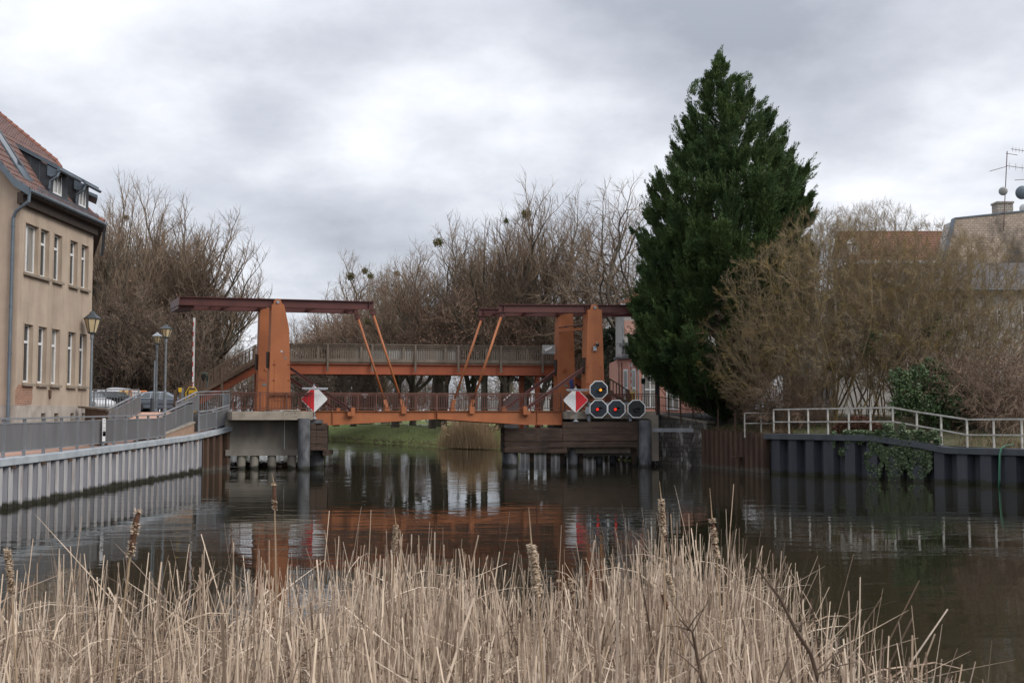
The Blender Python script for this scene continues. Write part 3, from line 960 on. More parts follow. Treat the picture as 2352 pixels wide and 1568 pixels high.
# ------------------------------------------------------------------ octagonal shipping signals
YS = 65.75
sg_lab = ['octagonal signal board with lit amber lamp, above the row of three', 'octagonal signal board with lit red lamp, directly below the amber one',
          'octagonal signal board with lit red lamp, middle of the row of three', 'greenish black octagonal signal board with unlit lamp, right end of the row']
for i, (cx, cy, lx, ly, lens) in enumerate(((1807, 878, 1822, 880, 'lens_amber'), (1806, 1031, 1797, 1035, 'lens_red'), (1950, 1031, 1940, 1035, 'lens_red'), (2110, 1031, 2098, 1040, 'lens_dark'))):
    c = at(*z4(cx, cy), YS)
    root = thing('signal_light', sg_lab[i], 'signal light', (c.x, c.y, c.z), 'octagonal shipping signals on the right abutment')
    r = 20.6 / F * YS / math.cos(PI / 8)
    oct_ = lambda q, y: [(c.x + q * math.cos(PI / 8 + k * PI / 4), y, c.z + q * math.sin(PI / 8 + k * PI / 4)) for k in range(8)]
    mb = MB(); mb.prism(oct_(r, c.y), (0, .06, 0)); mb.build('border', M['white'], root)
    mb = MB(); mb.prism(oct_(r * .90, c.y - .012), (0, .02, 0)); mb.build('board', M['signal_blue' if i < 3 else 'signal_black'], root)
    l = at(*z4(lx, ly), YS - .15)
    k = .085 if i < 3 else .07
    mb = MB(); mb.lathe([(.11, 0), (.11, .17)], (0, 0, 0), 14)
    mb.v = [(c.x + (l.x - c.x) * .4 + x, c.y - .012 - z, l.z + y) for x, y, z in mb.v]
    hs = mb.build('housing', M['black'], root)
    mb = MB(); mb.ball((l.x, l.y - .03, l.z), k, 12, 8, (1, .45, 1)); mb.build('lens', M[lens], root, smooth=True)
    # visor: half cone over the lamp, swung to the right like the board's lamp
    vs = []; fs = []
    for j in range(9):
        a = PI * j / 8
        vs.append((l.x + .05 + .13 * math.cos(a), c.y - .02, l.z + .03 + .12 * math.sin(a)))
        vs.append((l.x + .13 + .2 * math.cos(a), c.y - .42, l.z + .05 + .08 * math.sin(a)))
    for j in range(8):
        fs.append((2 * j, 2 * j + 2, 2 * j + 3, 2 * j + 1))
    mb = MB(); mb.add(vs, fs)
    vb = mb.build('visor', M['black'], root)
    md = vb.modifiers.new('thick', 'SOLIDIFY'); md.thickness = .012
root = thing('signal_gantry', 'grey steel gantry carrying the four octagonal signal boards', 'gantry', at(*z4(1730, 1130), YS + .1))
mb = MB()
for y in (988, 1070):
    a, b = at(*z4(1722, y), YS + .16), at(*z4(2140, y), YS + .16)
    mb.bar(a, b, .08, .12)
mb.build('cross_bar', M['lamp_pole'], root)
for x in (1728, 2060):
    mb = MB(); a, b = at(*z4(x, 985), YS + .24), at(*z4(x, 1130), YS + .24)
    mb.bar(a, b, .16, .10, (0, 1, 0)); mb.build('post', M['lamp_pole'], root)
mb = MB(); c = at(*z4(1807, 940), YS + .16); mb.bar((c.x, c.y, c.z - .9), (c.x, c.y, c.z + .7), .1, .06, (0, 1, 0)); mb.build('post', M['lamp_pole'], root)
c = at(*z4(1716, 1045), YS + .1)
mb = MB(); mb.box(c.x - .12, c.x + .12, c.y - .12, c.y + .04, c.z - .2, c.z + .2); mb.build('junction_box', M['galv'], root)

# ------------------------------------------------------------------ surveillance cameras
def cctv(label, bx, p_tip, p_back, Y, mount, m_plate=None):
    a, b = at(*p_tip, Y), at(*p_back, Y)
    root = thing('security_camera', label, 'camera', b)
    mb = MB(); mb.tube([a, a + (b - a) * .05, b], [.075, .085, .085], 10); o = mb.build('body', M['white'], root, smooth=False)
    mb = MB(); d = (b - a).normalized(); mb.tube([a - d * .012, a + d * .003], .06, 10); mb.build('lens', M['lens_dark'], root)
    mb = MB(); mb.bar(a - d * .05 + Vector((0, 0, .095)), b + Vector((0, 0, .095)), .2, .015); mb.build('sunshield', M['white'], root)
    m0, m1 = at(*mount[0], Y + .05), at(*mount[1], Y + .05)
    mb = MB(); mb.tube([b - Vector((0, 0, .05)), m0, m1], .028, 6); mb.build('bracket', M['lamp_iron_pale'], root)
    if m_plate:
        p0, p1 = at(*m_plate[0], Y + .35), at(*m_plate[1], Y + .35)
        mb = MB(); mb.box(p0.x, p1.x, p0.y, p0.y + .03, p1.z, p0.z); mb.build('back_plate', M['wind_panel'], root)
    return root


ya = W(*(bz(z4(1790, 530))[0], -.2, 0)).y
r_ = cctv('white dome-fronted camera on the face of the near right tower', 0, z4(1800, 520), z4(1786, 512), ya, (z4(1780, 540), z4(1776, 548)))
mb = MB(); c = at(*z4(1776, 548), ya + .12); mb.box(c.x - .1, c.x + .1, c.y - .1, c.y + .09, c.z - .13, c.z + .13); mb.build('wall_box', M['lamp_iron_pale'], r_)
mb = MB(); c = at(*z4(1797, 518), ya - .12); mb.ball(c, .11, 10, 8, (1, 1, 1)); mb.build('dome', M['lens_dark'], r_, smooth=True)
cctv('white tube camera with grey back plate beside the footbridge parapet', 0, z4(1375, 565), z4(1432, 540), W(bz(z4(1450, 550), TW)[0], TW - .3, 0).y, (z4(1405, 580), z4(1458, 582)), (z4(1355, 520), z4(1458, 592)))

# ------------------------------------------------------------------ left quay: sheet piling, cap, path, ramp, road
QL = [Vector((-16.1, 24.0)), Vector((-16.5, 34.0)), Vector((-16.62, 42.0)), Vector((-16.66, 51.0)), Vector((-16.62, 59.5)), Vector((-16.45, 61.4)), Vector((-16.1, 62.6)), Vector((-15.55, 63.6))]
QZ = [1.58, 1.62, 1.66, 1.78, 1.92, 2.02, 2.15, 2.36]


def arc_pts(pl, zs, step):
    """resample a plan polyline: list of (xy, z, dist, tangent)"""
    out = []; dist = 0
    tot = sum((pl[i + 1] - pl[i]).length for i in range(len(pl) - 1))
    n = int(tot / step)
    for k in range(n + 1):
        d = tot * k / n; acc = 0
        for i in range(len(pl) - 1):
            L = (pl[i + 1] - pl[i]).length
            if d <= acc + L + 1e-6 or i == len(pl) - 2:
                f = min(1, (d - acc) / L); p = pl[i].lerp(pl[i + 1], f)
                out.append((p, zs[i] + (zs[i + 1] - zs[i]) * f, d, (pl[i + 1] - pl[i]).normalized())); break
            acc += L
    return out


def sheet_pile(mb, pl, zs, pitch, depth, d0, d1_, water_side, zlow=-1.6):
    """trapezoid profile along the polyline between the distances d0 and d1_"""
    prof = [(0.0, 0), (.34, 0), (.44, 1), (.90, 1), (1.0, 0)]
    pts = arc_pts(pl, zs, .05)
    tot = pts[-1][2]
    def at_d(d):
        i = min(len(pts) - 2, max(0, int(d / tot * (len(pts) - 1))))
        f = (d - pts[i][2]) / max(1e-6, pts[i + 1][2] - pts[i][2]); f = max(0, min(1, f))
        return pts[i][0].lerp(pts[i + 1][0], f), pts[i][1] + (pts[i + 1][1] - pts[i][1]) * f, pts[i][3]
    ring = []
    d = d0
    while d < d1_:
        for u, h in prof[:-1]:
            dd = d + u * pitch
            if dd > d1_: break
            p, z, t = at_d(dd)
            nrm = Vector((t.y, -t.x)) * water_side
            q = p - nrm * (depth * h)
            ring.append((q.x, q.y, z))
        d += pitch
    o = len(mb.v)
    for x, y, z in ring:
        mb.v.append((x, y, zlow)); mb.v.append((x, y, z))
    for i in range(len(ring) - 1):
        mb.f.append((o + 2 * i, o + 2 * i + 2, o + 2 * i + 3, o + 2 * i + 1))
    return mb


def strip_along(mb, pl, zs, off0, off1, dz0, dz1, ws, step=.5, d0=0, d1_=1e9):
    """a solid band following the polyline: offsets towards the water, heights above zs"""
    pts = [p for p in arc_pts(pl, zs, step) if d0 <= p[2] <= d1_]
    o = len(mb.v)
    for p, z, d, t in pts:
        n = Vector((t.y, -t.x)) * ws
        for off, dz in ((off0, dz0), (off1, dz0), (off1, dz1), (off0, dz1)):
            q = p + n * off; mb.v.append((q.x, q.y, z + dz))
    m = len(pts)
    for i in range(m - 1):
        for k in range(4):
            k2 = (k + 1) % 4
            mb.f.append((o + 4 * i + k, o + 4 * i + k2, o + 4 * i + 4 + k2, o + 4 * i + 4 + k))
    mb.f.append((o, o + 3, o + 2, o + 1)); e = o + 4 * (m - 1); mb.f.append((e, e + 1, e + 2, e + 3))
    return mb


tot_l = arc_pts(QL, QZ, .5)[-1][2]
qw = thing('quay_wall', 'curving quay wall of pale grey sheet piles with a steel cap on the left bank', 'quay wall', (-16.6, 50, 0))
mb = MB(); sheet_pile(mb, QL, [z - .02 for z in QZ], .80, .34, 0, tot_l - 2.9, 1); mb.build('sheet_piles', M['sheet_grey'], qw)
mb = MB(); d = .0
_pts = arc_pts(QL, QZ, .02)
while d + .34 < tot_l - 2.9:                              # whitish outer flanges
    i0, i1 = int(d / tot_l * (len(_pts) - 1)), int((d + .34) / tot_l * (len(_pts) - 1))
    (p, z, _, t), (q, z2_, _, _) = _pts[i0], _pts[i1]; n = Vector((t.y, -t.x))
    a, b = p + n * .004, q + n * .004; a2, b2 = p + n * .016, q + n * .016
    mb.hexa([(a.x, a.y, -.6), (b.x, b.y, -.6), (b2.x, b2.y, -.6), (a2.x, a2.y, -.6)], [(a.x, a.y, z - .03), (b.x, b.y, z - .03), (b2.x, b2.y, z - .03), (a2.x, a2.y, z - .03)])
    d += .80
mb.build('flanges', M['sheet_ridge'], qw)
mb = MB(); sheet_pile(mb, QL, [z - .02 for z in QZ], .62, .3, tot_l - 2.9, tot_l, 1); mb.build('sheet_piles', M['sheet_rust'], qw)
mb = MB(); strip_along(mb, QL, QZ, -.42, .10, -.22, .03, 1, .4); mb.build('cap', M['cap_grey'], qw, bevel=.02)
mb = MB()
for d in [1.5 + 2.45 * i for i in range(15)]:
    q = [p for p in arc_pts(QL, QZ, .25) if p[2] >= d]
    if q:
        p, z, _, t = q[0]
        mb.box(p.x + .02, p.x + .16, p.y - .05, p.y + .05, z - .33, z - .225)
mb.build('bracket', M['sheet_rust'], qw)

# ground surfaces on the left
mb = MB(); mb.add([(-400, -60, 1.40), (-16.9, -60, 1.40), (-16.9, 61.5, 1.40), (-400, 61.5, 1.40)], [(0, 1, 2, 3)])
struct(mb.build('ground', M['garden']))
mb = MB(); pts = arc_pts(QL, QZ, .5)
vs = []
for p, z, d, t in pts:
    vs.append((p.x - .36, p.y - .05, z - .02)); vs.append((-26.0, p.y, z - .02))
mb.add(vs, [(2 * i, 2 * i + 2, 2 * i + 3, 2 * i + 1) for i in range(len(pts) - 1)])
struct(mb.build('path', M['paver'], recalc=False))
ZR = 3.13
# ramp up from the path to the road, road behind
mb = MB(); mb.add([(-19.0, 50.5, 1.78), (-17.35, 52.0, 1.80), (-17.35, 62.3, ZR + .02), (-19.0, 58.4, ZR + .02)], [(0, 1, 2, 3)])
mb.add([(-19.0, 58.4, ZR + .02), (-17.35, 62.3, ZR + .02), (-17.35, 66, ZR + .02), (-19.0, 66, ZR + .02)], [(0, 1, 2, 3)])
struct(mb.build('ramp', M['paver'], recalc=False))
mb = MB(); mb.prism([(-95, 53.2, ZR), (-19.1, 53.2, ZR), (-19.1, 60, ZR), (-15.7, 63.9, ZR), (-12.0, 66.5, ZR), (-13, 80, ZR), (-40, 104, ZR), (-95, 112, ZR)], (0, 0, -1.6))
struct(mb.build('road', M['asphalt']))
# low brick wall under the ramp railing
M['ramp_brick'] = brick_mat('ramp_brick', (0.40, 0.22, 0.13), (0.32, 0.17, 0.10), (0.30, 0.26, 0.21), 'Y', .24, .075, dlo=.62, dhi=.8, dirt=(.2, .13, .09))
rw = thing('retaining_wall', 'low brick retaining wall rising under the ramp railing on the left quay', 'wall', (-17.1, 58, 1.9))
mb = MB(); mb.hexa([(-17.32, 54.0, 1.6), (-17.05, 54.0, 1.6), (-17.05, 61.2, 1.6), (-17.32, 61.2, 1.6)], [(-17.32, 54.0, 1.85), (-17.05, 54.0, 1.85), (-17.05, 61.2, 2.55), (-17.32, 61.2, 2.55)])
mb.build('brickwork', M['ramp_brick'], rw)
mb = MB(); mb.hexa([(-17.36, 54.0, 1.853), (-17.0, 54.0, 1.853), (-17.0, 61.25, 2.553), (-17.36, 61.25, 2.553)], [(-17.36, 54.0, 1.93), (-17.0, 54.0, 1.93), (-17.0, 61.25, 2.65), (-17.36, 61.25, 2.65)])
mb.build('coping', M['concrete'], rw)
# bank wall beside the house carrying the street
tw_ = thing('timber_revetment', 'dark vertical timber boarding with a top plank beside the house corner', 'revetment', (-19.0, 52.5, 1.8))
pa, pb = at(*z2(543, 830), 49.5), at(*z2(690, 850), 48.6)
for i in range(8):
    f0, f1 = i / 8, (i + .93) / 8
    a = pa.lerp(pb, f0); b = pa.lerp(pb, f1)
    mb = MB(); mb.hexa([(a.x, a.y, 1.6), (b.x, b.y, 1.6), (b.x, b.y + .09, 1.6), (a.x, a.y + .09, 1.6)], [(a.x, a.y, a.z - .05), (b.x, b.y, b.z - .05), (b.x, b.y + .09, b.z - .05), (a.x, a.y + .09, a.z - .05)])
    mb.build('board', M['timber_brown'], tw_)
mb = MB(); mb.bar(pa + Vector((-.2, .1, .02)), pb + Vector((.12, -.02, .02)), .34, .08); mb.build('top_plank', M['timber_grey'], tw_)


# quay railing: posts, tubular handrail, frame bars and fine vertical infill bars
def rail_run(root, pts, hts, bot, post_d, dbl=True, infill=True, gap=.16, bars=.05):
    """pts: 3D foot points; hts: height of the handrail above the foot; bot: lower bar above foot"""
    top = [Vector(p) + Vector((0, 0, h)) for p, h in zip(pts, hts)]
    mb = MB()
    for a, b in zip(top, top[1:]):
        mb.bar(a, b, .11, .055)
    o = mb.build('handrail', M['galv'], root)
    up = [p - Vector((0, 0, gap)) for p in top]; lo = [Vector(p) + Vector((0, 0, bb)) for p, bb in zip(pts, bot)]
    mb = MB()
    for a, b in list(zip(up, up[1:])) + list(zip(lo, lo[1:])):
        mb.bar(a, b, .05, .04)
    mb.build('frame_bars', M['galv'], root)
    if infill:
        mb = MB()
        for a, b, c, d in zip(up, up[1:], lo, lo[1:]):
            L = (b - a).length; n = max(1, int(L / bars))
            for i in range(n):
                f = (i + .5) / n
                p, q = c.lerp(d, f), a.lerp(b, f)
                mb.box(p.x - .015, p.x + .015, p.y - .007, p.y + .007, p.z, q.z)
        mb.build('infill_bars', M['panel_bars'], root)
    for (i, f) in post_d:
        p = Vector(pts[i]).lerp(Vector(pts[min(i + 1, len(pts) - 1)]), f); t = top[i].lerp(top[min(i + 1, len(pts) - 1)], f)
        mb = MB()
        for dy in ((-.055, .055) if dbl else (0,)):
            mb.box(p.x - .035, p.x + .035, p.y + dy - .022, p.y + dy + .022, p.z - .03, t.z - .03)
        mb.box(p.x - .07, p.x + .07, p.y - .12, p.y + .12, p.z - .02, p.z + .03)
        mb.build('post', M['galv'], root)


qr = thing('quay_railing', 'long grey steel railing with fine vertical bars following the left quay edge', 'railing', (-16.9, 45, 1.66), 'grey steel railings on the left bank')
xs_ = -16.82
pl = [(xs_ + .2, 30.0, 1.60), (xs_ + .05, 36.0, 1.63), (xs_, 42, 1.66), (xs_, 48, 1.73), (xs_ - .03, 55.3, 1.84)]
posts = []
for xz in (25, 160, 287, 400, 503, 600, 668, 735, 812, 885, 955, 1018, 1080):
    v = z2(xz, 900)[0]
    Y = xs_ * F / (v - 1176)
    for i in range(len(pl) - 1):
        if pl[i][1] <= Y < pl[i + 1][1]:
            posts.append((i, (Y - pl[i][1]) / (pl[i + 1][1] - pl[i][1])))
posts += [(0, .1), (0, .5), (3, 1.0)]
rail_run(qr, pl, [1.33, 1.31, 1.30, 1.27, 1.17], [.22, .21, .2, .18, .16], posts)
qr2 = thing('quay_railing', 'grey railing rising with the ramp at the quay edge, brick wall under it', 'railing', (-17.15, 58, 2.2), 'grey steel railings on the left bank')
pl = [(xs_ - .33, 55.36, 1.92), (xs_ - .33, 58.4, 2.27), (xs_ - .33, 60.3, 2.45), (xs_ - .33, 61.2, 2.5)]
rail_run(qr2, pl, [1.10, 1.13, 1.22, 1.20], [.12, .1, .15, .15], [(0, .33), (0, .9), (1, .66), (2, .95)])
qr3 = thing('quay_railing', 'short curved grey railing on the quay corner next to the concrete abutment', 'railing', (-16.2, 62.5, 2.1), 'grey steel railings on the left bank')
pl = [(-16.85, 61.3, 2.02), (-16.62, 62.2, 2.10), (-16.25, 62.95, 2.22), (-15.80, 63.65, 2.40)]
rail_run(qr3, pl, [1.13, 1.13, 1.13, 1.14], [.13, .13, .13, .13], [(0, .05), (0, .9), (1, .9), (2, .95)], dbl=True)
qr4 = thing('ramp_railing', 'grey railing climbing the house side of the pink ramp in front of the cars', 'railing', (-19, 55, 2.6), 'grey steel railings on the left bank')
a, b = atx(244.4, 941, -19.0), atx(321.8, 903, -19.0)
pl = [(a.x, a.y, a.z - 1.05), (b.x, b.y, b.z - 1.05)]
rail_run(qr4, pl, [1.05, 1.05], [.12, .12], [(0, 0.0), (0, .25), (0, .5), (0, .75), (0, 1.0)], dbl=False)
qr5 = thing('ramp_railing', 'short sloping grey railing in front of the yellow barrier post', 'railing', (-17.2, 60, 2.9), 'grey steel railings on the left bank')
a, b = atx(405, 924, -17.25), atx(453.8, 899.5, -17.25)
pl = [(a.x, a.y, a.z - 1.05), (b.x, b.y, b.z - 1.05)]
rail_run(qr5, pl, [1.05, 1.05], [.12, .12], [(0, 0.0), (0, .5), (0, 1.0)], dbl=False)
qr6 = thing('street_railing', 'level grey railing with open bars joining the sloping rail to the bridge', 'railing', (-16.5, 63.5, 3.15), 'grey steel railings on the left bank')
a = Vector(pl[1]); c = at(527, 897.5, 64.4)
pl = [(a.x + .03, a.y + .05, ZR), (c.x, c.y, ZR)]
rail_run(qr6, pl, [b.z - ZR, c.z - ZR], [.1, .1], [(0, 0.0), (0, .8), (0, 1.0)], dbl=False, bars=.15)
mb = MB(); e0 = at(*d1(2035, 480), 64.2); e1 = at(*d1(2090, 480), 64.2); mb.box(e0.x, e1.x, e0.y - .12, e0.y + .02, ZR + .12, ZR + .98); mb.build('sheet_panel', M['lamp_pole'], qr6)
qr7 = thing('street_railing', 'grey open-bar railing along the street between house corner and ramp', 'railing', (-20, 58.4, 3.15), 'grey steel railings on the left bank')
a, b = at(214, 894.5, 58.3), at(319, 894.5, 58.3)
zf = 3.36
pl = [(a.x, a.y, zf), (b.x, b.y, zf)]
rail_run(qr7, pl, [a.z - zf, b.z - zf], [.06, .06], [(0, 0.02), (0, .28), (0, .8), (0, 1.0)], dbl=False, bars=.14)
# small white notice boards on the quay railing
nb = thing('notice_board', 'small white notice with grey text lines fixed to the quay railing', 'notice', atx(*d1(274, 870), -16.72))
c = atx(*d1(274, 868), -16.66); c2_ = atx(*d1(271, 1000), -16.66)
mb = MB(); mb.box(c.x - .01, c.x + .01, c.y - .16, c.y + .16, c.z - .36, c.z + .36); mb.build('board', M['white'], nb)
mb = MB()
for i in range(6):
    mb.box(c.x + .011, c.x + .014, c.y - .12, c.y + .12 - .05 * (i % 3), c.z + .27 - i * .1, c.z + .295 - i * .1)
mb.build('text_lines', M['plate_grey'], nb)
nb = thing('notice_board', 'plain white lower plate under the notice on the quay railing', 'notice', c2_)
mb = MB(); mb.box(c2_.x - .01, c2_.x + .01, c2_.y - .16, c2_.y + .16, c2_.z - .2, c2_.z + .2); mb.build('board', M['white'], nb)

# ------------------------------------------------------------------ street lamps
def lamp(label, px, ytop, Y, zb, head_h, head_w, pale=False, facet=6):
    t = at(px, ytop, Y)
    root = thing('street_lamp', label, 'street lamp', (t.x, t.y, zb), 'old-fashioned lantern street lamps')
    s = head_h
    mb = MB(); zl = t.z - s
    mb.lathe([(.12, 0), (.12, .12), (.085, .2), (.085, 1.1), (.06, 1.2), (.052, zl - zb - .3), (.075, zl - zb - .28), (.075, zl - zb - .04), (.045, zl - zb + .02)], (t.x, t.y, zb), 12)
    mb.build('pole', M['lamp_pole'], root)
    mb = MB(); w = head_w / 2
    mb.lathe([(w * .50, .02 * s), (w * .95, .62 * s)], (t.x, t.y, zl), facet, .3)
    mb.build('glazing', M['lamp_glass'], root)
    mb = MB(); mb.lathe([(w * .30, -.06 * s), (w * .55, -.02 * s), (w * .55, .02 * s)], (t.x, t.y, zl), facet, .3)
    for k in range(facet):
        a = 2 * PI * k / facet + .3
        mb.bar((t.x + w * .51 * math.cos(a), t.y + w * .51 * math.sin(a), zl + .02 * s), (t.x + w * .97 * math.cos(a), t.y + w * .97 * math.sin(a), zl + .62 * s), .03, .03)
    mb.build('cage', M['lamp_iron'], root)
    mb = MB(); mb.lathe([(w * 1.08, .62 * s), (w * 1.1, .66 * s), (w * .55, .82 * s), (w * .42, .85 * s), (w * .25, .97 * s), (.01, s)], (t.x, t.y, zl), facet, .3)
    mb.build('roof', M['lamp_iron_pale'] if pale else M['lamp_iron'], root)
    return root


lamp('tall black lantern lamp close to the beige house corner', 212.5, 714, 50.0, 1.75, .96, .68)
lamp('grey lantern lamp with a pale shiny roof, the shorter of two behind the ramp', 361.5, 762.8, 66.0, ZR, .66, .56, True, 8)
lamp('grey lantern lamp with a dark roof, the taller of two behind the ramp', 382, 744.8, 60.5, ZR, .68, .66, False, 8)
b_ = at(353.5, 930, 62.5)
rt = thing('signal_post', 'slim grey steel post standing left of the two lamps', 'post', (b_.x, b_.y, ZR))
mb = MB(); mb.lathe([(.045, 0), (.045, at(353, 828, 62.5).z - ZR)], (b_.x, b_.y, ZR), 10); mb.build('tube', M['lamp_pole'], rt)
mb = MB(); mb.lathe([(.05, 0), (.05, .03), (.01, .06)], (b_.x, b_.y, at(353, 828, 62.5).z), 10); mb.build('cap', M['black'], rt)
b_ = at(349.7, 930, 60)
rt = thing('bollard', 'short dark grey bollard in front of the silver car', 'bollard', (b_.x, b_.y, ZR))
mb = MB(); mb.lathe([(.105, 0), (.105, .62), (.085, .64), (.085, .68), (.105, .70), (.105, .74), (.05, .79)], (b_.x, b_.y, ZR), 12); mb.build('shaft', M['lamp_iron'], rt)

# ------------------------------------------------------------------ level-crossing style barriers
def barrier(label, px, ytop, ybase, Y, zb, base_px, red_side):
    b = at(px, ybase, Y); t = at(px, ytop, Y)
    root = thing('barrier_gate', label, 'barrier', (b.x, b.y, zb), 'red and white road barriers raised beside the bridge')
    z0_ = b.z
    mb = MB(); mb.box(b.x - .055, b.x + .055, b.y - .03, b.y + .03, z0_, t.z); o = mb.build('boom', M['white'], root)
    n = 7
    for i in range(n):
        za = z0_ + (t.z - z0_) * (i + .15) / n; zb_ = z0_ + (t.z - z0_) * (i + .62) / n
        mb = MB(); mb.box(b.x + (-.058 if red_side < 0 else .012), b.x + (-.012 if red_side < 0 else .058), b.y - .034, b.y + .034, za, zb_)
        mb.build('red_band', M['red'], o)
    w = base_px / F * Y / 2
    mb = MB(); mb.box(b.x - w * .62, b.x + w * .62, b.y - .2, b.y + .2, zb, z0_ - .12); mb.build('housing', M['yellow'], root, bevel=.03)
    mb = MB(); mb.tube([(b.x - w, b.y - .25, zb), (b.x - w, b.y - .25, z0_ - .25), (b.x - w * .5, b.y - .25, z0_ + .04), (b.x + w * .5, b.y - .25, z0_ + .04), (b.x + w, b.y - .25, z0_ - .25), (b.x + w, b.y - .25, zb)], .028, 6)
    mb.build('guard_hoop', M['yellow'], root)
    for k in (-.3, .3):
        mb = MB(); mb.box(b.x + k * w - .03, b.x + k * w + .03, b.y - .21, b.y - .195, zb + .25, z0_ - .3); mb.build('slot', M['black'], root)
    return root


barrier('raised barrier on yellow base at the foot of the left stairs', 443.5, 730, 891, 66.5, ZR, 27, -1)
barrier('raised barrier on yellow base beside the pink house', 1451, 790, 897, 74.0, ZR, 24, -1)


def bell_post(label, px, ytop, ymid, Y, head_px, lbl2='warning signal'):
    t = at(px, ytop, Y); m_ = at(px, ymid, Y)
    root = thing('warning_signal', label, lbl2, (t.x, t.y, ZR), 'green warning signals beside the barriers')
    mb = MB(); mb.lathe([(.05, 0), (.05, t.z - ZR - .08)], (t.x + .08, t.y + .3, ZR), 10); mb.build('post', M['lamp_pole'], root)
    h = t.z - m_.z; w = head_px / F * Y
    mb = MB(); mb.box(t.x - w / 2, t.x + w / 2, t.y - .15, t.y + .22, m_.z, t.z); mb.build('housing', M['dark_green'], root, bevel=.04)
    mb = MB(); mb.lathe([(h * .3, 0), (h * .3, .1)], (0, 0, 0), 12); mb.v = [(t.x - w * .1 + x, t.y - .15 - z, m_.z + h * .5 + y) for x, y, z in mb.v]
    mb.build('lens', M['lens_dark'], root)
    return root


bell_post('dark green warning signal on a grey post by the left stair rail', 470.6, 856, 874, 66.8, 11)
bell_post('dark green warning signal on a grey post before the pink house', 1477.5, 868, 881.5, 75.0, 9)
c = at(415.5, 895.5, 64.5)
rt = thing('call_post', 'grey post with a small yellow call box left of the stairs', 'call box', (c.x, c.y, ZR))
mb = MB(); mb.box(c.x + .02, c.x + .12, c.y + .02, c.y + .12, ZR, c.z + .12); mb.build('post', M['lamp_pole'], rt)
mb = MB(); mb.box(c.x - .12, c.x + .05, c.y - .1, c.y + .015, c.z - .12, c.z + .12); mb.build('box', M['yellow'], rt, bevel=.015)

# ------------------------------------------------------------------ vehicles
def car_paint(name, c, metal=.4):
    m, nt, b = new_mat(name)
    fac = noise_tex(nt, coords(nt), 2.5, 4)
    nt.links.new(ramp(nt, fac, [(.3, tuple(x * .85 for x in c)), (.7, c)]), b.inputs['Base Color'])
    b.inputs['Metallic'].default_value = metal; b.inputs['Roughness'].default_value = .32
    b.inputs['Coat Weight'].default_value = .6
    return m


M['silver'] = car_paint('silver_blue_paint', (.24, .26, .30))
M['car_white'] = car_paint('white_car_paint', (.6, .61, .63), 0)
M['car_dark'] = car_paint('dark_car_paint', (.03, .034, .04), .2)
M['car_glass'] = glass_mat('car_glass', (.05, .06, .065), .05)
M['tyre'] = plain('tyre_rubber', (.018, .018, .018), .8)
M['rim'] = plain('alloy_rim', (.4, .4, .42), .35, .6)
M['trim_dark'] = plain('dark_trim', (.03, .03, .033), .5)


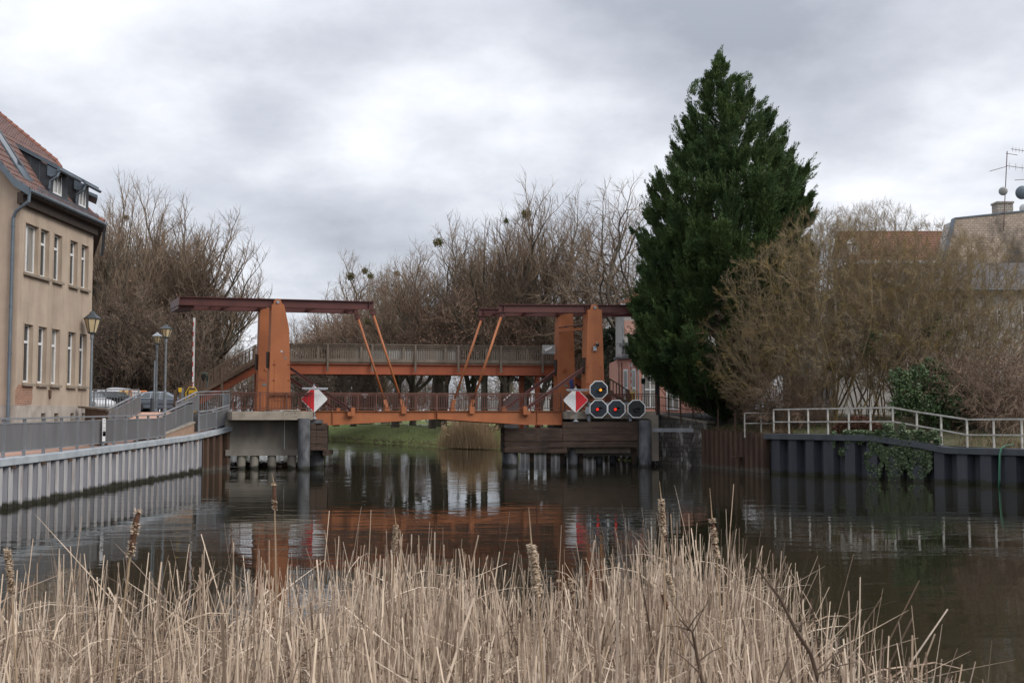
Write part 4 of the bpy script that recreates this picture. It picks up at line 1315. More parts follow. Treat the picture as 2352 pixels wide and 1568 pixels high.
def make_car(name, label, loc, rot, paint, L=4.7, hgt=1.43, group=None):
    root = thing(name, label, 'car', (0, 0, 0), group)
    w = .88; k = L / 4.7
    # side outline (x forward, z up) of the lower body
    side = [(-2.32, .42), (-2.36, .62), (-2.30, .93), (-2.2, .965), (-1.55, .99), (.95, .94), (1.7, .86), (2.2, .74), (2.34, .58), (2.33, .36), (2.2, .24), (-2.2, .26)]
    def wsec(x): return w - .16 * max(0, (abs(x) - 1.5) / .85) ** 2
    mb = MB(); n = len(side)
    for sgn in (-1, 1):
        for x, z in side:
            mb.v.append((x * k, sgn * (wsec(x) - (.05 if z > .9 else .03 if z < .35 else 0)), z))
    for i in range(n):
        j = (i + 1) % n
        mb.f.append((i, j, n + j, n + i))
    mb.f.append(tuple(range(n))); mb.f.append(tuple(reversed(range(n, 2 * n))))
    body = mb.build('body', paint, root, bevel=.05)
    # cabin, narrower at the roof
    cab = [(-1.72, .97, .80), (-1.05, 1.37, .60), (-.55, hgt, .57), (.25, hgt - .01, .57), (.6, 1.35, .60), (1.42, .93, .78)]
    mb = MB()
    for sgn in (-1, 1):
        for x, z, ww in cab: mb.v.append((x * k, sgn * ww, z))
    m_ = len(cab)
    for i in range(m_ - 1): mb.f.append((i, i + 1, m_ + i + 1, m_ + i))
    mb.f.append((m_ - 1, 0, m_, 2 * m_ - 1))
    mb.f.append(tuple(range(m_))); mb.f.append(tuple(reversed(range(m_, 2 * m_))))
    mb.build('cabin', paint, body, bevel=.03)
    # glazing
    def wat(z): return .80 - (z - .95) / (hgt - .95) * .22 + .012
    for sgn in (-1, 1):
        for poly in ([(-1.32, 1.02), (-.92, 1.31), (-.58, 1.36), (-.58, 1.02)], [(-.50, 1.02), (-.50, 1.365), (.05, 1.365), (.05, 1.02)], [(.13, 1.02), (.13, 1.36), (.42, 1.335), (1.05, 1.01)]):
            mb = MB()
            pts = [(x * k, sgn * wat(z), z) for x, z in poly]
            mb.prism(pts, (0, sgn * .012, 0)); mb.build('side_window', M['car_glass'], root)
    for (xa, za, xb, zb_) in ((-1.66, 1.03, -1.12, 1.345), (1.32, .985, .68, 1.32)):
        sg = -1 if xa < 0 else 1
        mb = MB(); wa, wb = .70, .55
        mb.hexa([(xa * k, -wa, za), (xa * k, wa, za), (xb * k, wb, zb_), (xb * k, -wb, zb_)], [(xa * k + sg * .03, -wa, za + .03), (xa * k + sg * .03, wa, za + .03), (xb * k + sg * .03, wb, zb_ + .03), (xb * k + sg * .03, -wb, zb_ + .03)])
        mb.build('windscreen' if sg > 0 else 'rear_window', M['car_glass'], root)
    mb = MB()
    for sgn in (-1, 1):
        mb.box(-2.1 * k, 2.1 * k, sgn * .875 - .012, sgn * .875 + .012, .52, .58)
    mb.build('side_trim', M['trim_dark'], root)
    for sgn in (-1, 1):
        for x in (-1.33, 1.36):
            mb = MB(); mb.lathe([(.20, -.1), (.30, -.1), (.32, -.07), (.32, .07), (.30, .1), (.20, .1)], (0, 0, 0), 20)
            mb.v = [(x * k + a, sgn * .80 + c, .32 + b) for a, b, c in mb.v]
            wh = mb.build('wheel', M['tyre'], root)
            mb = MB(); mb.lathe([(.195, -.05), (.195, .05)], (0, 0, 0), 16)
            mb.v = [(x * k + a, sgn * .86 + c, .32 + b) for a, b, c in mb.v]
            for q in range(5):
                a = 2 * PI * q / 5
                mb.bar((x * k, sgn * .915, .32), (x * k + .185 * math.cos(a), sgn * .915, .32 + .185 * math.sin(a)), .03, .07, (0, 1, 0))
            mb.build('rim', M['rim'], wh)
        mb = MB(); mb.box(-2.345 * k, -2.31 * k, sgn * .54 - .12, sgn * .56 + .12, .70, .86); mb.build('tail_light', M['red'], root)
        mb = MB(); mb.box(2.2 * k, 2.315 * k, sgn * .6 - .15, sgn * .6 + .15, .60, .72); mb.build('headlight', M['white'], root)
    root.location = loc; root.rotation_euler = (0, 0, rot)
    return root


c = at(*d1(1180, 650), 78.6)
make_car('parked_car', 'silver-blue saloon car standing behind the street lamps', (c.x - .42, 78.9, ZR), R(4), M['silver'], group='cars beside the bridge')
c = at(*d1(520, 560), 74)
make_car('parked_car', 'dark car between the silver saloon and the painted van', (c.x - 1.0, 73.8, ZR - .06), R(168), M['car_dark'], 4.2, 1.42, 'cars beside the bridge')
c = at(*d1(285, 560), 72)
make_car('parked_car', 'white car with its bonnet showing behind the street railing', (c.x - 1.0, 71.0, ZR - .06), R(-30), M['car_white'], 4.2, 1.42, 'cars beside the bridge')

# advertising van: white box body with a domed roof, orange square, blue-teal swoosh, orange figure
Yv = 82.0
v0, v1 = at(*d1(165, 330), Yv), at(*d1(690, 330), Yv)
vz = at(*d1(300, 325), Yv).z
vr = thing('advertising_van', 'white van painted with an orange square, teal swoosh and orange figure', 'van', ((v0.x + v1.x) / 2, Yv, ZR))
mb = MB(); mb.box(v0.x, v1.x, Yv, Yv + 2.0, ZR + .4, vz); body = mb.build('body', M['car_white'], vr, bevel=.06)
r0, r1 = at(*d1(275, 320), Yv).x, at(*d1(580, 320), Yv).x
hz = at(*d1(420, 283), Yv).z - vz
poly = [(r0 + (r1 - r0) * (.5 - .5 * math.cos(PI * i / 14)), Yv + .25, vz + .003 + hz * math.sin(PI * i / 14) ** .75) for i in range(15)]
mb = MB(); mb.prism(poly, (0, 1.5, 0)); mb.build('roof_dome', M['car_white'], vr)
def vpanel(name, pts, m, dy=.006):
    mb = MB(); q = [at(*d1(*p), Yv - dy) for p in pts]
    mb.prism([(p.x, Yv - dy, p.z) for p in q], (0, dy + .01, 0)); return mb.build(name, m, vr)
M['ad_orange'] = plain('advert_orange', (.62, .22, .07), .5)
M['ad_yellow'] = plain('advert_yellow', (.72, .48, .14), .5)
M['ad_teal'] = plain('advert_teal', (.03, .30, .45), .5)
M['ad_green'] = plain('advert_green', (.25, .42, .2), .5)
M['ad_brown'] = plain('advert_brown', (.25, .09, .04), .5)
vpanel('orange_square', ((207, 335), (276, 335), (276, 403), (207, 403)), M['ad_orange'])
cc = at(*d1(241, 369), Yv - .012)
mb = MB()
for rr in (.20, .10):
    mb.tube([(cc.x + rr * math.cos(a * PI / 10), Yv - .012, cc.z + rr * math.sin(a * PI / 10)) for a in range(0, 20)] + [(cc.x + rr, Yv - .012, cc.z)], .022, 4)
mb.build('ring_emblem', M['white'], vr)
vpanel('teal_swoosh', ((178, 410), (240, 415), (330, 430), (430, 440), (430, 462), (330, 455), (240, 452), (178, 448)), M['ad_teal'])
vpanel('green_swoosh', ((330, 440), (440, 441), (440, 461), (390, 462), (340, 455)), M['ad_green'], .010)
vpanel('yellow_patch', ((500, 330), (640, 328), (640, 425), (500, 428)), M['ad_yellow'])
vpanel('orange_patch', ((625, 328), (690, 325), (690, 425), (625, 425)), M['ad_orange'], .009)
mb = MB()
f = lambda x, y: (at(*d1(x, y), Yv - .02).x, Yv - .02, at(*d1(x, y), Yv - .02).z)
mb.tube([f(562, 350), f(566, 385)], [.07, .09], 6); mb.tube([f(566, 383), f(590, 400), f(600, 425)], .045, 5); mb.tube([f(566, 383), f(545, 400), f(527, 425)], .045, 5)
mb.tube([f(564, 360), f(540, 352), f(530, 365)], .035, 5); mb.tube([f(564, 358), f(585, 360)], .035, 5); mb.ball(f(563, 338), .085, 8, 6)
mb.build('running_figure', M['ad_brown'], vr)
mb = MB()
for row, (xa, xb, yy, hh_) in enumerate(((318, 470, 365, .10), (330, 470, 396, .06))):
    x = xa
    while x < xb:
        wd = rnd.uniform(4, 13); a = at(*d1(x, yy), Yv - .006); b = at(*d1(x + wd, yy), Yv - .006)
        mb.box(a.x, b.x, Yv - .006, Yv + .004, a.z - hh_ / 2, a.z + hh_ / 2 * rnd.uniform(.5, 1.6)); x += wd + rnd.uniform(2, 6)
mb.build('lettering', M['plate_grey'], vr)
for x in (v0.x + .9, v1.x - .9):
    mb = MB(); mb.lathe([(.34, -.12), (.36, -.06), (.36, .06), (.34, .12)], (0, 0, 0), 16)
    mb.v = [(x + a, Yv + .15 + c_, ZR + .36 + b) for a, b, c_ in mb.v]; mb.build('wheel', M['tyre'], vr)
a, b = at(*d1(690, 346), 84), at(*d1(905, 346), 84)
bn = thing('banner', 'orange banner strip on posts behind the silver car', 'banner', ((a.x + b.x) / 2, 84, ZR))
mb = MB(); mb.box(a.x, b.x, 84, 84.03, a.z - .12, a.z + .1); mb.build('cloth', M['ad_orange'], bn)
for x in (a.x + .1, b.x - .1):
    mb = MB(); mb.box(x - .03, x + .03, 84.031, 84.09, ZR, a.z + .1); mb.build('post', M['galv'], bn)
# ------------------------------------------------------------------ the beige house on the left
XF = -19.0; YA, YB = 43.55, 51.25; ZE = 11.5
hs = thing('beige_house', 'beige plastered house with tiled roof and dark dormers on the left bank', 'house', (-22, 47, 1.4))
WIN = [(49649 / (1176 - v)) for v in (62.5, 95, 125.5, 162.5, 188.5)]
wins = []
for i, y in enumerate(WIN):
    w0, w1 = (y - .42, y + .42)
    wins.append((w0, w1, 4.33, 6.60))
    if i == 0: w0, w1 = y - .52, y + .72
    wins.append((w0, w1, 8.64, 10.55))
XW = [atx(*z2(x, 885), XF).y for x in (272, 355, 457, 530)]
cell = [(y - .22, y + .22, 2.75, 3.12) for y in XW]


def wall_with_holes(mb, xf, ya, yb, za, zb, holes, depth):
    """front sheet in the plane x=xf with rectangular holes and reveals going back by depth"""
    ys = sorted({ya, yb} | {h[0] for h in holes} | {h[1] for h in holes})
    zs = sorted({za, zb} | {h[2] for h in holes} | {h[3] for h in holes})
    for i in range(len(ys) - 1):
        for j in range(len(zs) - 1):
            cy, cz = (ys[i] + ys[i + 1]) / 2, (zs[j] + zs[j + 1]) / 2
            if any(h[0] < cy < h[1] and h[2] < cz < h[3] for h in holes): continue
            mb.add([(xf, ys[i], zs[j]), (xf, ys[i + 1], zs[j]), (xf, ys[i + 1], zs[j + 1]), (xf, ys[i], zs[j + 1])], [(0, 1, 2, 3)])
    for (a, b, c, d) in holes:
        x2 = xf - depth
        mb.add([(xf, a, c), (xf, b, c), (xf, b, d), (xf, a, d), (x2, a, c), (x2, b, c), (x2, b, d), (x2, a, d)], [(0, 4, 5, 1), (1, 5, 6, 2), (2, 6, 7, 3), (3, 7, 4, 0)])


ZP = 3.42
mb = MB()
wall_with_holes(mb, XF, YA, YB, ZP, ZE, wins, .30)
# gable end towards the camera follows the bell-cast roof, far canted wing
gab = [(XF, ZP), (XF, ZE), (-19.0, 11.95), (-19.62, 12.5), (-20.85, 14.35), (-24.75, 17.5), (-27.7, 12.62), (-28.2, 11.95), (-28.2, ZP)]
mb.add([(x, YA, z) for x, z in gab], [tuple(range(len(gab)))])
mb.add([(XF, YB, ZP), (-23.1, 61.2, ZP), (-23.1, 61.2, ZE), (XF, YB, ZE)], [(0, 1, 2, 3)])
mb.add([(-23.1, 61.2, ZP), (-30, 61.2, ZP), (-30, 61.2, ZE), (-23.1, 61.2, ZE)], [(0, 1, 2, 3)])
wall = mb.build('wall', M['plaster'], hs, recalc=False)
mb = MB()
wall_with_holes(mb, XF + .035, YA - .035, YB, 1.3, ZP + .0, cell, .4)
mb.add([(XF + .035, YA - .035, 1.3), (-28.2, YA - .035, 1.3), (-28.2, YA - .035, ZP), (XF + .035, YA - .035, ZP)], [(0, 1, 2, 3)])
mb.add([(XF + .035, YA - .035, ZP), (XF + .035, YB, ZP), (XF - .1, YB, ZP + .02), (XF - .1, YA - .035, ZP + .02)], [(0, 1, 2, 3)])
mb.build('plinth', M['plinth'], hs, recalc=False)
mb = MB()
for a, b, c, d in cell: mb.box(XF - .36, XF - .3, a, b, c, d)
mb.build('cellar_window', M['black'], hs)


def house_window(a, b, c, d, curtain, double):
    x = XF - .16
    fr = MB(); f = .075
    fr.box(x - .06, x, a, a + f, c, d); fr.box(x - .06, x, b - f, b, c, d)
    fr.box(x - .06, x, a + f, b - f, c, c + f); fr.box(x - .06, x, a + f, b - f, d - f, d)
    zt = c + (d - c) * .70
    if double:
        m_ = (a + b) / 2 - .14; fr.box(x - .06, x + .012, m_ - .05, m_ + .05, c + f, d - f)
    else:
        fr.box(x - .06, x + .012, a + f, b - f, zt - .05, zt + .05)
    o = fr.build('window', M['white_frame'], hs)
    g = MB(); g.box(x - .05, x - .03, a + f * .5, b - f * .5, c + f * .5, d - f * .5)
    g.build('pane', M['curtain_glass'] if curtain else M['glass'], o)
    s = MB(); s.hexa([(x - .02, a - .09, c - .13), (XF + .13, a - .09, c - .15), (XF + .13, b + .09, c - .15), (x - .02, b + .09, c - .13)], [(x - .02, a - .09, c - .004), (XF + .13, a - .09, c - .05), (XF + .13, b + .09, c - .05), (x - .02, b + .09, c - .004)])
    s.build('sill', M['sill'], o)
    # raised render band round the opening
    e = MB(); w = .07; t = .018
    e.box(XF + .001, XF + t, a - w, a - .002, c + .002, d + w); e.box(XF + .001, XF + t, b + .002, b + w, c + .002, d + w); e.box(XF + .001, XF + t, a - .002, b + .002, d + .002, d + w)
    e.build('surround', M['plaster'], o)


for i, (a, b, c, d) in enumerate(wins):
    house_window(a, b, c, d, i in (1, 4), i == 1)
# patch of bare brick where the render has fallen off, ragged edge
c0 = [atx(*z2(x, y), XF + .006) for x, y in ((60, 765), (85, 752), (85, 715), (105, 705), (120, 680), (140, 690), (170, 682), (203, 690), (208, 760), (200, 812), (150, 818), (90, 815), (60, 818))]
mb = MB(); mb.prism([(XF + .012, max(p.y, YA + .01), p.z) for p in c0], (-.02, 0, 0)); mb.build('bare_brick', M['brick_red'], wall)
mb = MB(); a = atx(*z2(316, 740), XF + .005); mb.prism([(XF + .06, a.y - .12, a.z + .14), (XF + .06, a.y + .1, a.z + .1), (XF + .06, a.y + .06, a.z - .22), (XF + .06, a.y - .07, a.z - .2)], (-.07, 0, 0)); mb.build('rusty_bracket', M['sheet_rust'], wall)
# soffit and gutter along the eaves, returning round the canted corner
mb = MB()
for (p, q) in ((Vector((XF, YA - .25, 0)), Vector((XF, YB, 0))), (Vector((XF, YB, 0)), Vector((-23.1, 61.2, 0)))):
    d = (q - p).normalized(); n = Vector((d.y, -d.x, 0))
    a, b = p - n * .02, q - n * .02
    mb.hexa([a + Vector((0, 0, ZE - .34)), a + n * .22 + Vector((0, 0, ZE - .34)), b + n * .22 + Vector((0, 0, ZE - .34)), b + Vector((0, 0, ZE - .34))],
            [a + Vector((0, 0, ZE + .10)), a + n * .22 + Vector((0, 0, ZE + .10)), b + n * .22 + Vector((0, 0, ZE + .10)), b + Vector((0, 0, ZE + .10))])
    mb.hexa([a + n * .225 + Vector((0, 0, ZE - .02)), a + n * .45 + Vector((0, 0, ZE + .02)), b + n * .45 + Vector((0, 0, ZE + .02)), b + n * .225 + Vector((0, 0, ZE - .02))],
            [a + n * .225 + Vector((0, 0, ZE + .09)), a + n * .45 + Vector((0, 0, ZE + .09)), b + n * .45 + Vector((0, 0, ZE + .09)), b + n * .225 + Vector((0, 0, ZE + .09))])
mb.build('soffit', M['soffit'], hs)
XG = XF + .47; ZG = 11.66
mb = MB()
dw = (Vector((-23.1, 61.2, 0)) - Vector((XF, YB, 0))).normalized(); nw = Vector((dw.y, -dw.x, 0))
gp = [Vector((XG, YA - .28, ZG)), Vector((XG, YB + .1, ZG + .02)), Vector((-22.7, 61.2, ZG + .02)) + nw * .47]
mb.tube(gp, .085, 8)
for i in range(14):
    y = YA + i * .56
    mb.tube([(XG, y, ZG - .09), (XG, y, ZG + .095)], .02, 4)
mb.build('gutter', M['zinc'], hs)
# downpipe with swan neck on the gable end
xp = at(25, 700, YA - .12).x
mb = MB(); mb.tube([(XG - .03, YA - .22, ZG - .05), (XG - .05, YA - .22, ZG - .42), (xp + .12, YA - .16, ZG - .78), (xp, YA - .12, ZG - 1.05), (xp, YA - .12, 2.2)], .065, 10)
for z in (3.6, 5.4, 7.2, 9.0, 10.3): mb.tube([(xp, YA - .12, z - .03), (xp, YA - .12, z + .03)], .08, 10)
mb.build('downpipe', M['zinc'], hs, smooth=False)


# tiled roof: profile across the slope, rolls along it
def tile_slope(mb, p0, p1, up_vecs, ax, roll=.22, course=.34, amp=.035, lip=.03):
    """p0->p1 along the eave; up_vecs: list of (distance up the slope, point offset) as polyline"""
    p0 = Vector(p0); p1 = Vector(p1); L = (p1 - p0).length; d = (p1 - p0) / L
    tot = sum((up_vecs[i + 1] - up_vecs[i]).length for i in range(len(up_vecs) - 1))
    rows = []
    n = int(tot / course)
    for k in range(n):
        rows += [(k * course, lip), ((k + 1) * course - .012, 0.0)]
    def ev(u):
        acc = 0
        for i in range(len(up_vecs) - 1):
            seg = up_vecs[i + 1] - up_vecs[i]; l = seg.length
            if u <= acc + l or i == len(up_vecs) - 2:
                return up_vecs[i] + seg * ((u - acc) / l), seg.normalized()
            acc += l
    m_ = int(L / (roll / 4)); o = len(mb.v)
    for u, h in rows:
        off, dirn = ev(u); nrm = d.cross(dirn)
        if nrm.z < 0: nrm = -nrm
        for i in range(m_ + 1):
            s = L * i / m_
            hh_ = h + amp * (0.5 + .5 * math.cos(2 * PI * s / roll)) + .006 * math.sin(s * 7.3 + u * 3.1)
            q = p0 + d * s + off + nrm * hh_
            mb.v.append((q.x, q.y, q.z))
    for r in range(len(rows) - 1):
        for i in range(m_):
            a = o + r * (m_ + 1) + i
            mb.f.append((a, a + 1, a + m_ + 2, a + m_ + 1))
    return mb


eave = Vector((XG - .02, 0, ZG + .06))
ups = [Vector((0, 0, 0)), Vector((-.58, 0, .36)), Vector((-1.10, 0, .98)), Vector((-2.25, 0, 2.80)), Vector((-6.2, 0, 6.05))]
mb = MB(); tile_slope(mb, (eave.x, YA - .28, eave.z), (eave.x, YB + .02, eave.z), ups, 'Y')
roof = mb.build('roof', M['tile'], hs, recalc=False)
# far wing roof, same courses
mb = MB()
p = Vector((XF, YB, 0)) + nw * .45; q = Vector((-23.1, 61.2, 0)) + nw * .45
u2 = [Vector((0, 0, 0)), -nw * .58 + Vector((0, 0, .36)), -nw * 1.1 + Vector((0, 0, .98)), -nw * 3.2 + Vector((0, 0, 2.6))]
tile_slope(mb, (p.x, p.y, eave.z), (q.x, q.y, eave.z), u2, 'Y')
mb.build('roof', M['tile'], hs, recalc=False)
# back slope so that the roof is a closed shape
mb = MB(); rx, rz = eave.x - 6.2, eave.z + 6.05
mb.add([(rx, YA - .25, rz), (rx, YB, rz), (-28.8, YB, 11.6), (-28.8, YA - .25, 11.6)], [(0, 1, 2, 3)])
mb.add([(eave.x - .3, YB - .02, eave.z), (eave.x - 2.25, YB - .02, eave.z + 2.7), (rx, YB - .02, rz - .1), (-28.8, YB - .02, 11.6)], [(0, 1, 2, 3)])
mb.build('back_slope', M['tile'], hs, recalc=False)
# ridge tiles down the far verge
mb = MB()
vp = [Vector((eave.x + u.x, YB + .02, eave.z + u.z + .05)) for u in ups]
for i in range(4):
    a, b = vp[i], vp[i + 1]; n = max(1, int((b - a).length / .33))
    for k in range(n):
        s0, s1 = a.lerp(b, k / n), a.lerp(b, (k + 1.08) / n)
        mb.tube([s0, s1], [.135, .105], 8)
mb.build('verge_tiles', M['ridge_tile'], roof)
# zinc verge board on the near gable
mb = MB()
vp = [Vector((eave.x + u.x, YA - .30, eave.z + u.z)) for u in ups]
for i in range(4):
    a, b = vp[i], vp[i + 1]
    mb.hexa([a + Vector((0, 0, -.26)), b + Vector((0, 0, -.26)), b + Vector((0, .06, -.26)), a + Vector((0, .06, -.26))], [a + Vector((0, 0, .07)), b + Vector((0, 0, .07)), b + Vector((0, .06, .07)), a + Vector((0, .06, .07))])
mb.build('verge_board', M['zinc'], hs)


def roof_at(x):
    for i in range(4):
        xa, xb = eave.x + ups[i].x, eave.x + ups[i + 1].x
        if xb <= x <= xa:
            f = (x - xa) / (xb - xa); return eave.z + ups[i].z + (ups[i + 1].z - ups[i].z) * f
    return eave.z


def dormer(y0, y1, xfr, ztop, w0, w1, wing=False):
    o = MB()
    zf = roof_at(xfr); slope = .53
    # cheeks
    xb = xfr - .02
    while roof_at(xb) < ztop + slope * (xfr - xb) - .05 and xb > xfr - 3: xb -= .05
    for ya, yb in ((y0, y0 + .06), (y1 - .06, y1)):
        o.prism([(xfr, ya, zf - .15), (xfr, ya, ztop), (xb, ya, ztop + slope * (xfr - xb)), (xb, ya, roof_at(xb) - .2)], (0, yb - ya, 0))
    o.box(xfr - .06, xfr, y0 + .06, w0, zf - .15, ztop); o.box(xfr - .06, xfr, w1, y1 - .06, zf - .15, ztop)
    o.box(xfr - .06, xfr, w0, w1, zf - .15, zf + .12); o.box(xfr - .06, xfr, w0, w1, ztop - .1, ztop)
    d = o.build('dormer', M['zinc_dark'], hs)
    k = MB(); x = xfr - .03
    while x > xb + .2:
        x -= .38
        z_lo, z_hi = roof_at(x) + .03, ztop + slope * (xfr - x)
        if z_hi > z_lo: k.box(x - .008, x + .008, y0 - .012, y0 + .001, z_lo, z_hi)
    k.build('cheek_seams', M['zinc'], d)
    r = MB(); xe = xfr + .42; ze = ztop - slope * .42 + .06; xr = xb - .25; zr = ztop + slope * (xfr - xr) + .06
    r.hexa([(xe, y0 - .12, ze), (xe, y1 + .1, ze), (xr, y1 + .1, zr), (xr, y0 - .12, zr)], [(xe, y0 - .12, ze + .16), (xe, y1 + .1, ze + .16), (xr, y1 + .1, zr + .16), (xr, y0 - .12, zr + .16)])
    r.build('dormer_roof', M['zinc'], d)
    b = MB(); b.prism([(xfr + .40, y0 - .10, ze - .03), (xfr - .05, y0 - .10, ze + .2), (xfr - .05, y0 - .10, ze - .22), (xfr + .12, y0 - .10, ze - .30), (xfr + .34, y0 - .10, ze - .22)], (0, .12, 0)); b.build('eave_bracket', M['zinc'], d)
    g = MB(); g.tube([(xe + .05, y0 - .22, ze - .02), (xe + .05, y1 + .14, ze - .02)], .07, 8)
    g.tube([(xe + .05, y0 - .1, ze - .05), (xe - .02, y0 - .16, ze - .3), (xfr + .1, y0 - .16, ze - .5), (xfr + .06, y0 - .14, zf + .2)], .05, 8); g.build('gutter', M['zinc'], d)
    fr = MB(); x0 = xfr - .02; f = .07; za, zb_ = zf + .12, ztop - .1
    fr.box(x0, x0 + .05, w0, w0 + f, za, zb_); fr.box(x0, x0 + .05, w1 - f, w1, za, zb_); fr.box(x0, x0 + .05, w0 + f, w1 - f, za, za + f); fr.box(x0, x0 + .05, w0 + f, w1 - f, zb_ - f, zb_)
    fr.box(x0, x0 + .045, (w0 + w1) / 2 - .04, (w0 + w1) / 2 + .04, za + f, zb_ - f)
    w = fr.build('window', M['white_frame'], d)
    gl = MB(); gl.box(x0 + .005, x0 + .02, w0 + f * .5, w1 - f * .5, za + f * .5, zb_ - f * .5); gl.build('pane', M['curtain_glass'], w)
    return d


dormer(46.75, 48.75, -19.22, 13.35, 47.15, 48.0)
dormer(49.65, 51.15, -19.22, 13.35, 49.95, 50.75)
# third dormer on the canted wing, mostly hidden
mb = MB(); p = Vector((XF, YB, 0)) + dw * 1.6 - nw * .2
a = p; b = p + dw * 1.4
mb.hexa([(a.x, a.y, 12.2), (b.x, b.y, 12.2), (b.x - nw.x * 1.6, b.y - nw.y * 1.6, 12.2), (a.x - nw.x * 1.6, a.y - nw.y * 1.6, 12.2)], [(a.x, a.y, 13.3), (b.x, b.y, 13.3), (b.x - nw.x * 1.6, b.y - nw.y * 1.6, 13.9), (a.x - nw.x * 1.6, a.y - nw.y * 1.6, 13.9)])
dm = mb.build('dormer', M['zinc_dark'], hs)
mb = MB(); a2 = a + nw * .4 - dw * .15; b2 = b + nw * .4 + dw * .15; c2_ = b - nw * 1.7; e2 = a - nw * 1.7
mb.hexa([(a2.x, a2.y, 13.12), (b2.x, b2.y, 13.12), (c2_.x, c2_.y, 13.95), (e2.x, e2.y, 13.95)], [(a2.x, a2.y, 13.27), (b2.x, b2.y, 13.27), (c2_.x, c2_.y, 14.1), (e2.x, e2.y, 14.1)])
mb.build('dormer_roof', M['zinc'], dm)
# roof window and snow guard
sl_ = MB(); y0, y1 = 44.6, 45.5
for (ya, yb, dz) in ((y0, y0 + .09, .12), (y1 - .09, y1, .12), (y0 + .09, y1 - .09, .07)):
    sl_.hexa([(-19.35, ya, roof_at(-19.35) + .02), (-19.35, yb, roof_at(-19.35) + .02), (-20.75, yb, roof_at(-20.75) + .02), (-20.75, ya, roof_at(-20.75) + .02)],
             [(-19.35, ya, roof_at(-19.35) + .02 + dz), (-19.35, yb, roof_at(-19.35) + .02 + dz), (-20.75, yb, roof_at(-20.75) + .02 + dz), (-20.75, ya, roof_at(-20.75) + .02 + dz)])
rw_ = sl_.build('roof_window', M['zinc'], roof)
mb = MB(); mb.hexa([(-19.45, y0 + .1, roof_at(-19.45) + .1), (-19.45, y1 - .1, roof_at(-19.45) + .1), (-20.65, y1 - .1, roof_at(-20.65) + .1), (-20.65, y0 + .1, roof_at(-20.65) + .1)], [(-19.45, y0 + .1, roof_at(-19.45) + .115), (-19.45, y1 - .1, roof_at(-19.45) + .115), (-20.65, y1 - .1, roof_at(-20.65) + .115), (-20.65, y0 + .1, roof_at(-20.65) + .115)])
mb.build('pane', M['glass'], rw_)
mb = MB(); x = -18.72; z = roof_at(x) + .06
for dz in (0, .09, .18): mb.tube([(x, YA + .9, z + dz), (x, YB - .2, z + dz)], .010, 4)
y = YA + .9
while y < YB - .2:
    mb.box(x - .006, x + .006, y - .008, y + .008, z - .03, z + .19); y += .11
mb.build('snow_guard', M['zinc'], roof)

# ------------------------------------------------------------------ right bank
QR = [Vector((8.6, 69.8)), Vector((11.15, 66.4)), Vector((13.4, 59.2)), Vector((15.7, 55.6)), Vector((18.95, 52.2)), Vector((21.9, 48.0)), Vector((26, 42)), Vector((34, 30))]
# stone wall, rusty piling, dark blue piling
M['quay_stone'] = brick_mat('quay_stone_blocks', (0.16, 0.145, 0.125), (0.095, 0.085, 0.075), (0.05, 0.046, 0.04), 'X', .55, .28, .9, dirt=(.035, .033, .028), msize=.02, dlo=.52, dhi=.66, dscale=.8, white=(.5, .48, .44))
sw = thing('stone_quay_wall', 'dark stone quay wall with white streaks beside the right abutment', 'quay wall', (10, 68, 0))
mb = MB(); a, b = QR[0], QR[1]
zt0, zt1 = at(1512, 950, 69).z, at(1604, 972, 66.6).z
mb.hexa([(a.x - .3, a.y, -1.5), (b.x + .2, b.y, -1.5), (b.x + .7, b.y + .6, -1.5), (a.x, a.y + .8, -1.5)], [(a.x - .3, a.y, zt0), (b.x + .2, b.y, zt1), (b.x + .7, b.y + .6, zt1), (a.x, a.y + .8, zt0)])
mb.build('masonry', M['quay_stone'], sw)
mb = MB(); mb.hexa([(a.x - .35, a.y - .06, zt0 + .003), (b.x + .2, b.y - .06, zt1 + .003), (b.x + .8, b.y + .7, zt1 + .003), (a.x, a.y + .9, zt0 + .003)], [(a.x - .35, a.y - .06, zt0 + .10), (b.x + .2, b.y - .06, zt1 + .10), (b.x + .8, b.y + .7, zt1 + .10), (a.x, a.y + .9, zt0 + .10)])
mb.build('coping', M['concrete'], sw)
mb = MB(); p, q = at(*z5(1322, 1070), 66.2), at(*z5(1775, 1072), 65.9); mb.bar(p, q, .1, .22); mb.build('steel_waling', M['galv'], sw)
wp = thing('pale_quay_wall', 'whitish sheet pile wall behind the fender posts under the bridge', 'quay wall', (4, 80, 0))
PW = [Vector((.6, 91)), Vector((4.2, 83)), Vector((7.2, 75)), Vector((8.7, 70.6))]
mb = MB(); sheet_pile(mb, PW, [1.45] * 4, .9, .3, 0, arc_pts(PW, [0] * 4, .5)[-1][2], 1); mb.build('sheet_piles', M['sheet_ridge'], wp)
mb = MB(); strip_along(mb, PW, [1.45] * 4, -.3, .10, -.15, .05, 1, .4); mb.build('cap', M['cap_grey'], wp)
rs = thing('rusty_sheet_piling', 'brown rusty sheet pile wall below the conifer', 'quay wall', (12.3, 63, 0))
PR = [QR[1], QR[2]]
mb = MB(); sheet_pile(mb, PR, [2.15, 2.02], .56, .26, 0, (QR[2] - QR[1]).length, -1); mb.build('sheet_piles', M['sheet_rust'], rs)
mb = MB(); c = at(*z6(460, 545), 61.6); mb.box(c.x - .3, c.x + .3, c.y - .35, c.y + .2, c.z - .03, c.z + .02); mb.box(c.x - .05, c.x + .05, c.y - .3, c.y - .2, c.z - .9, c.z - .031); mb.build('mooring_bracket', M['sheet_rust'], rs)
bs_ = thing('dark_quay_wall', 'blue-black sheet pile quay wall with a grey cap under the ivy', 'quay wall', (18, 53, 0))
PB = QR[2:]
ZB = [2.03, 2.08, 1.72, 1.60, 1.60, 1.60]
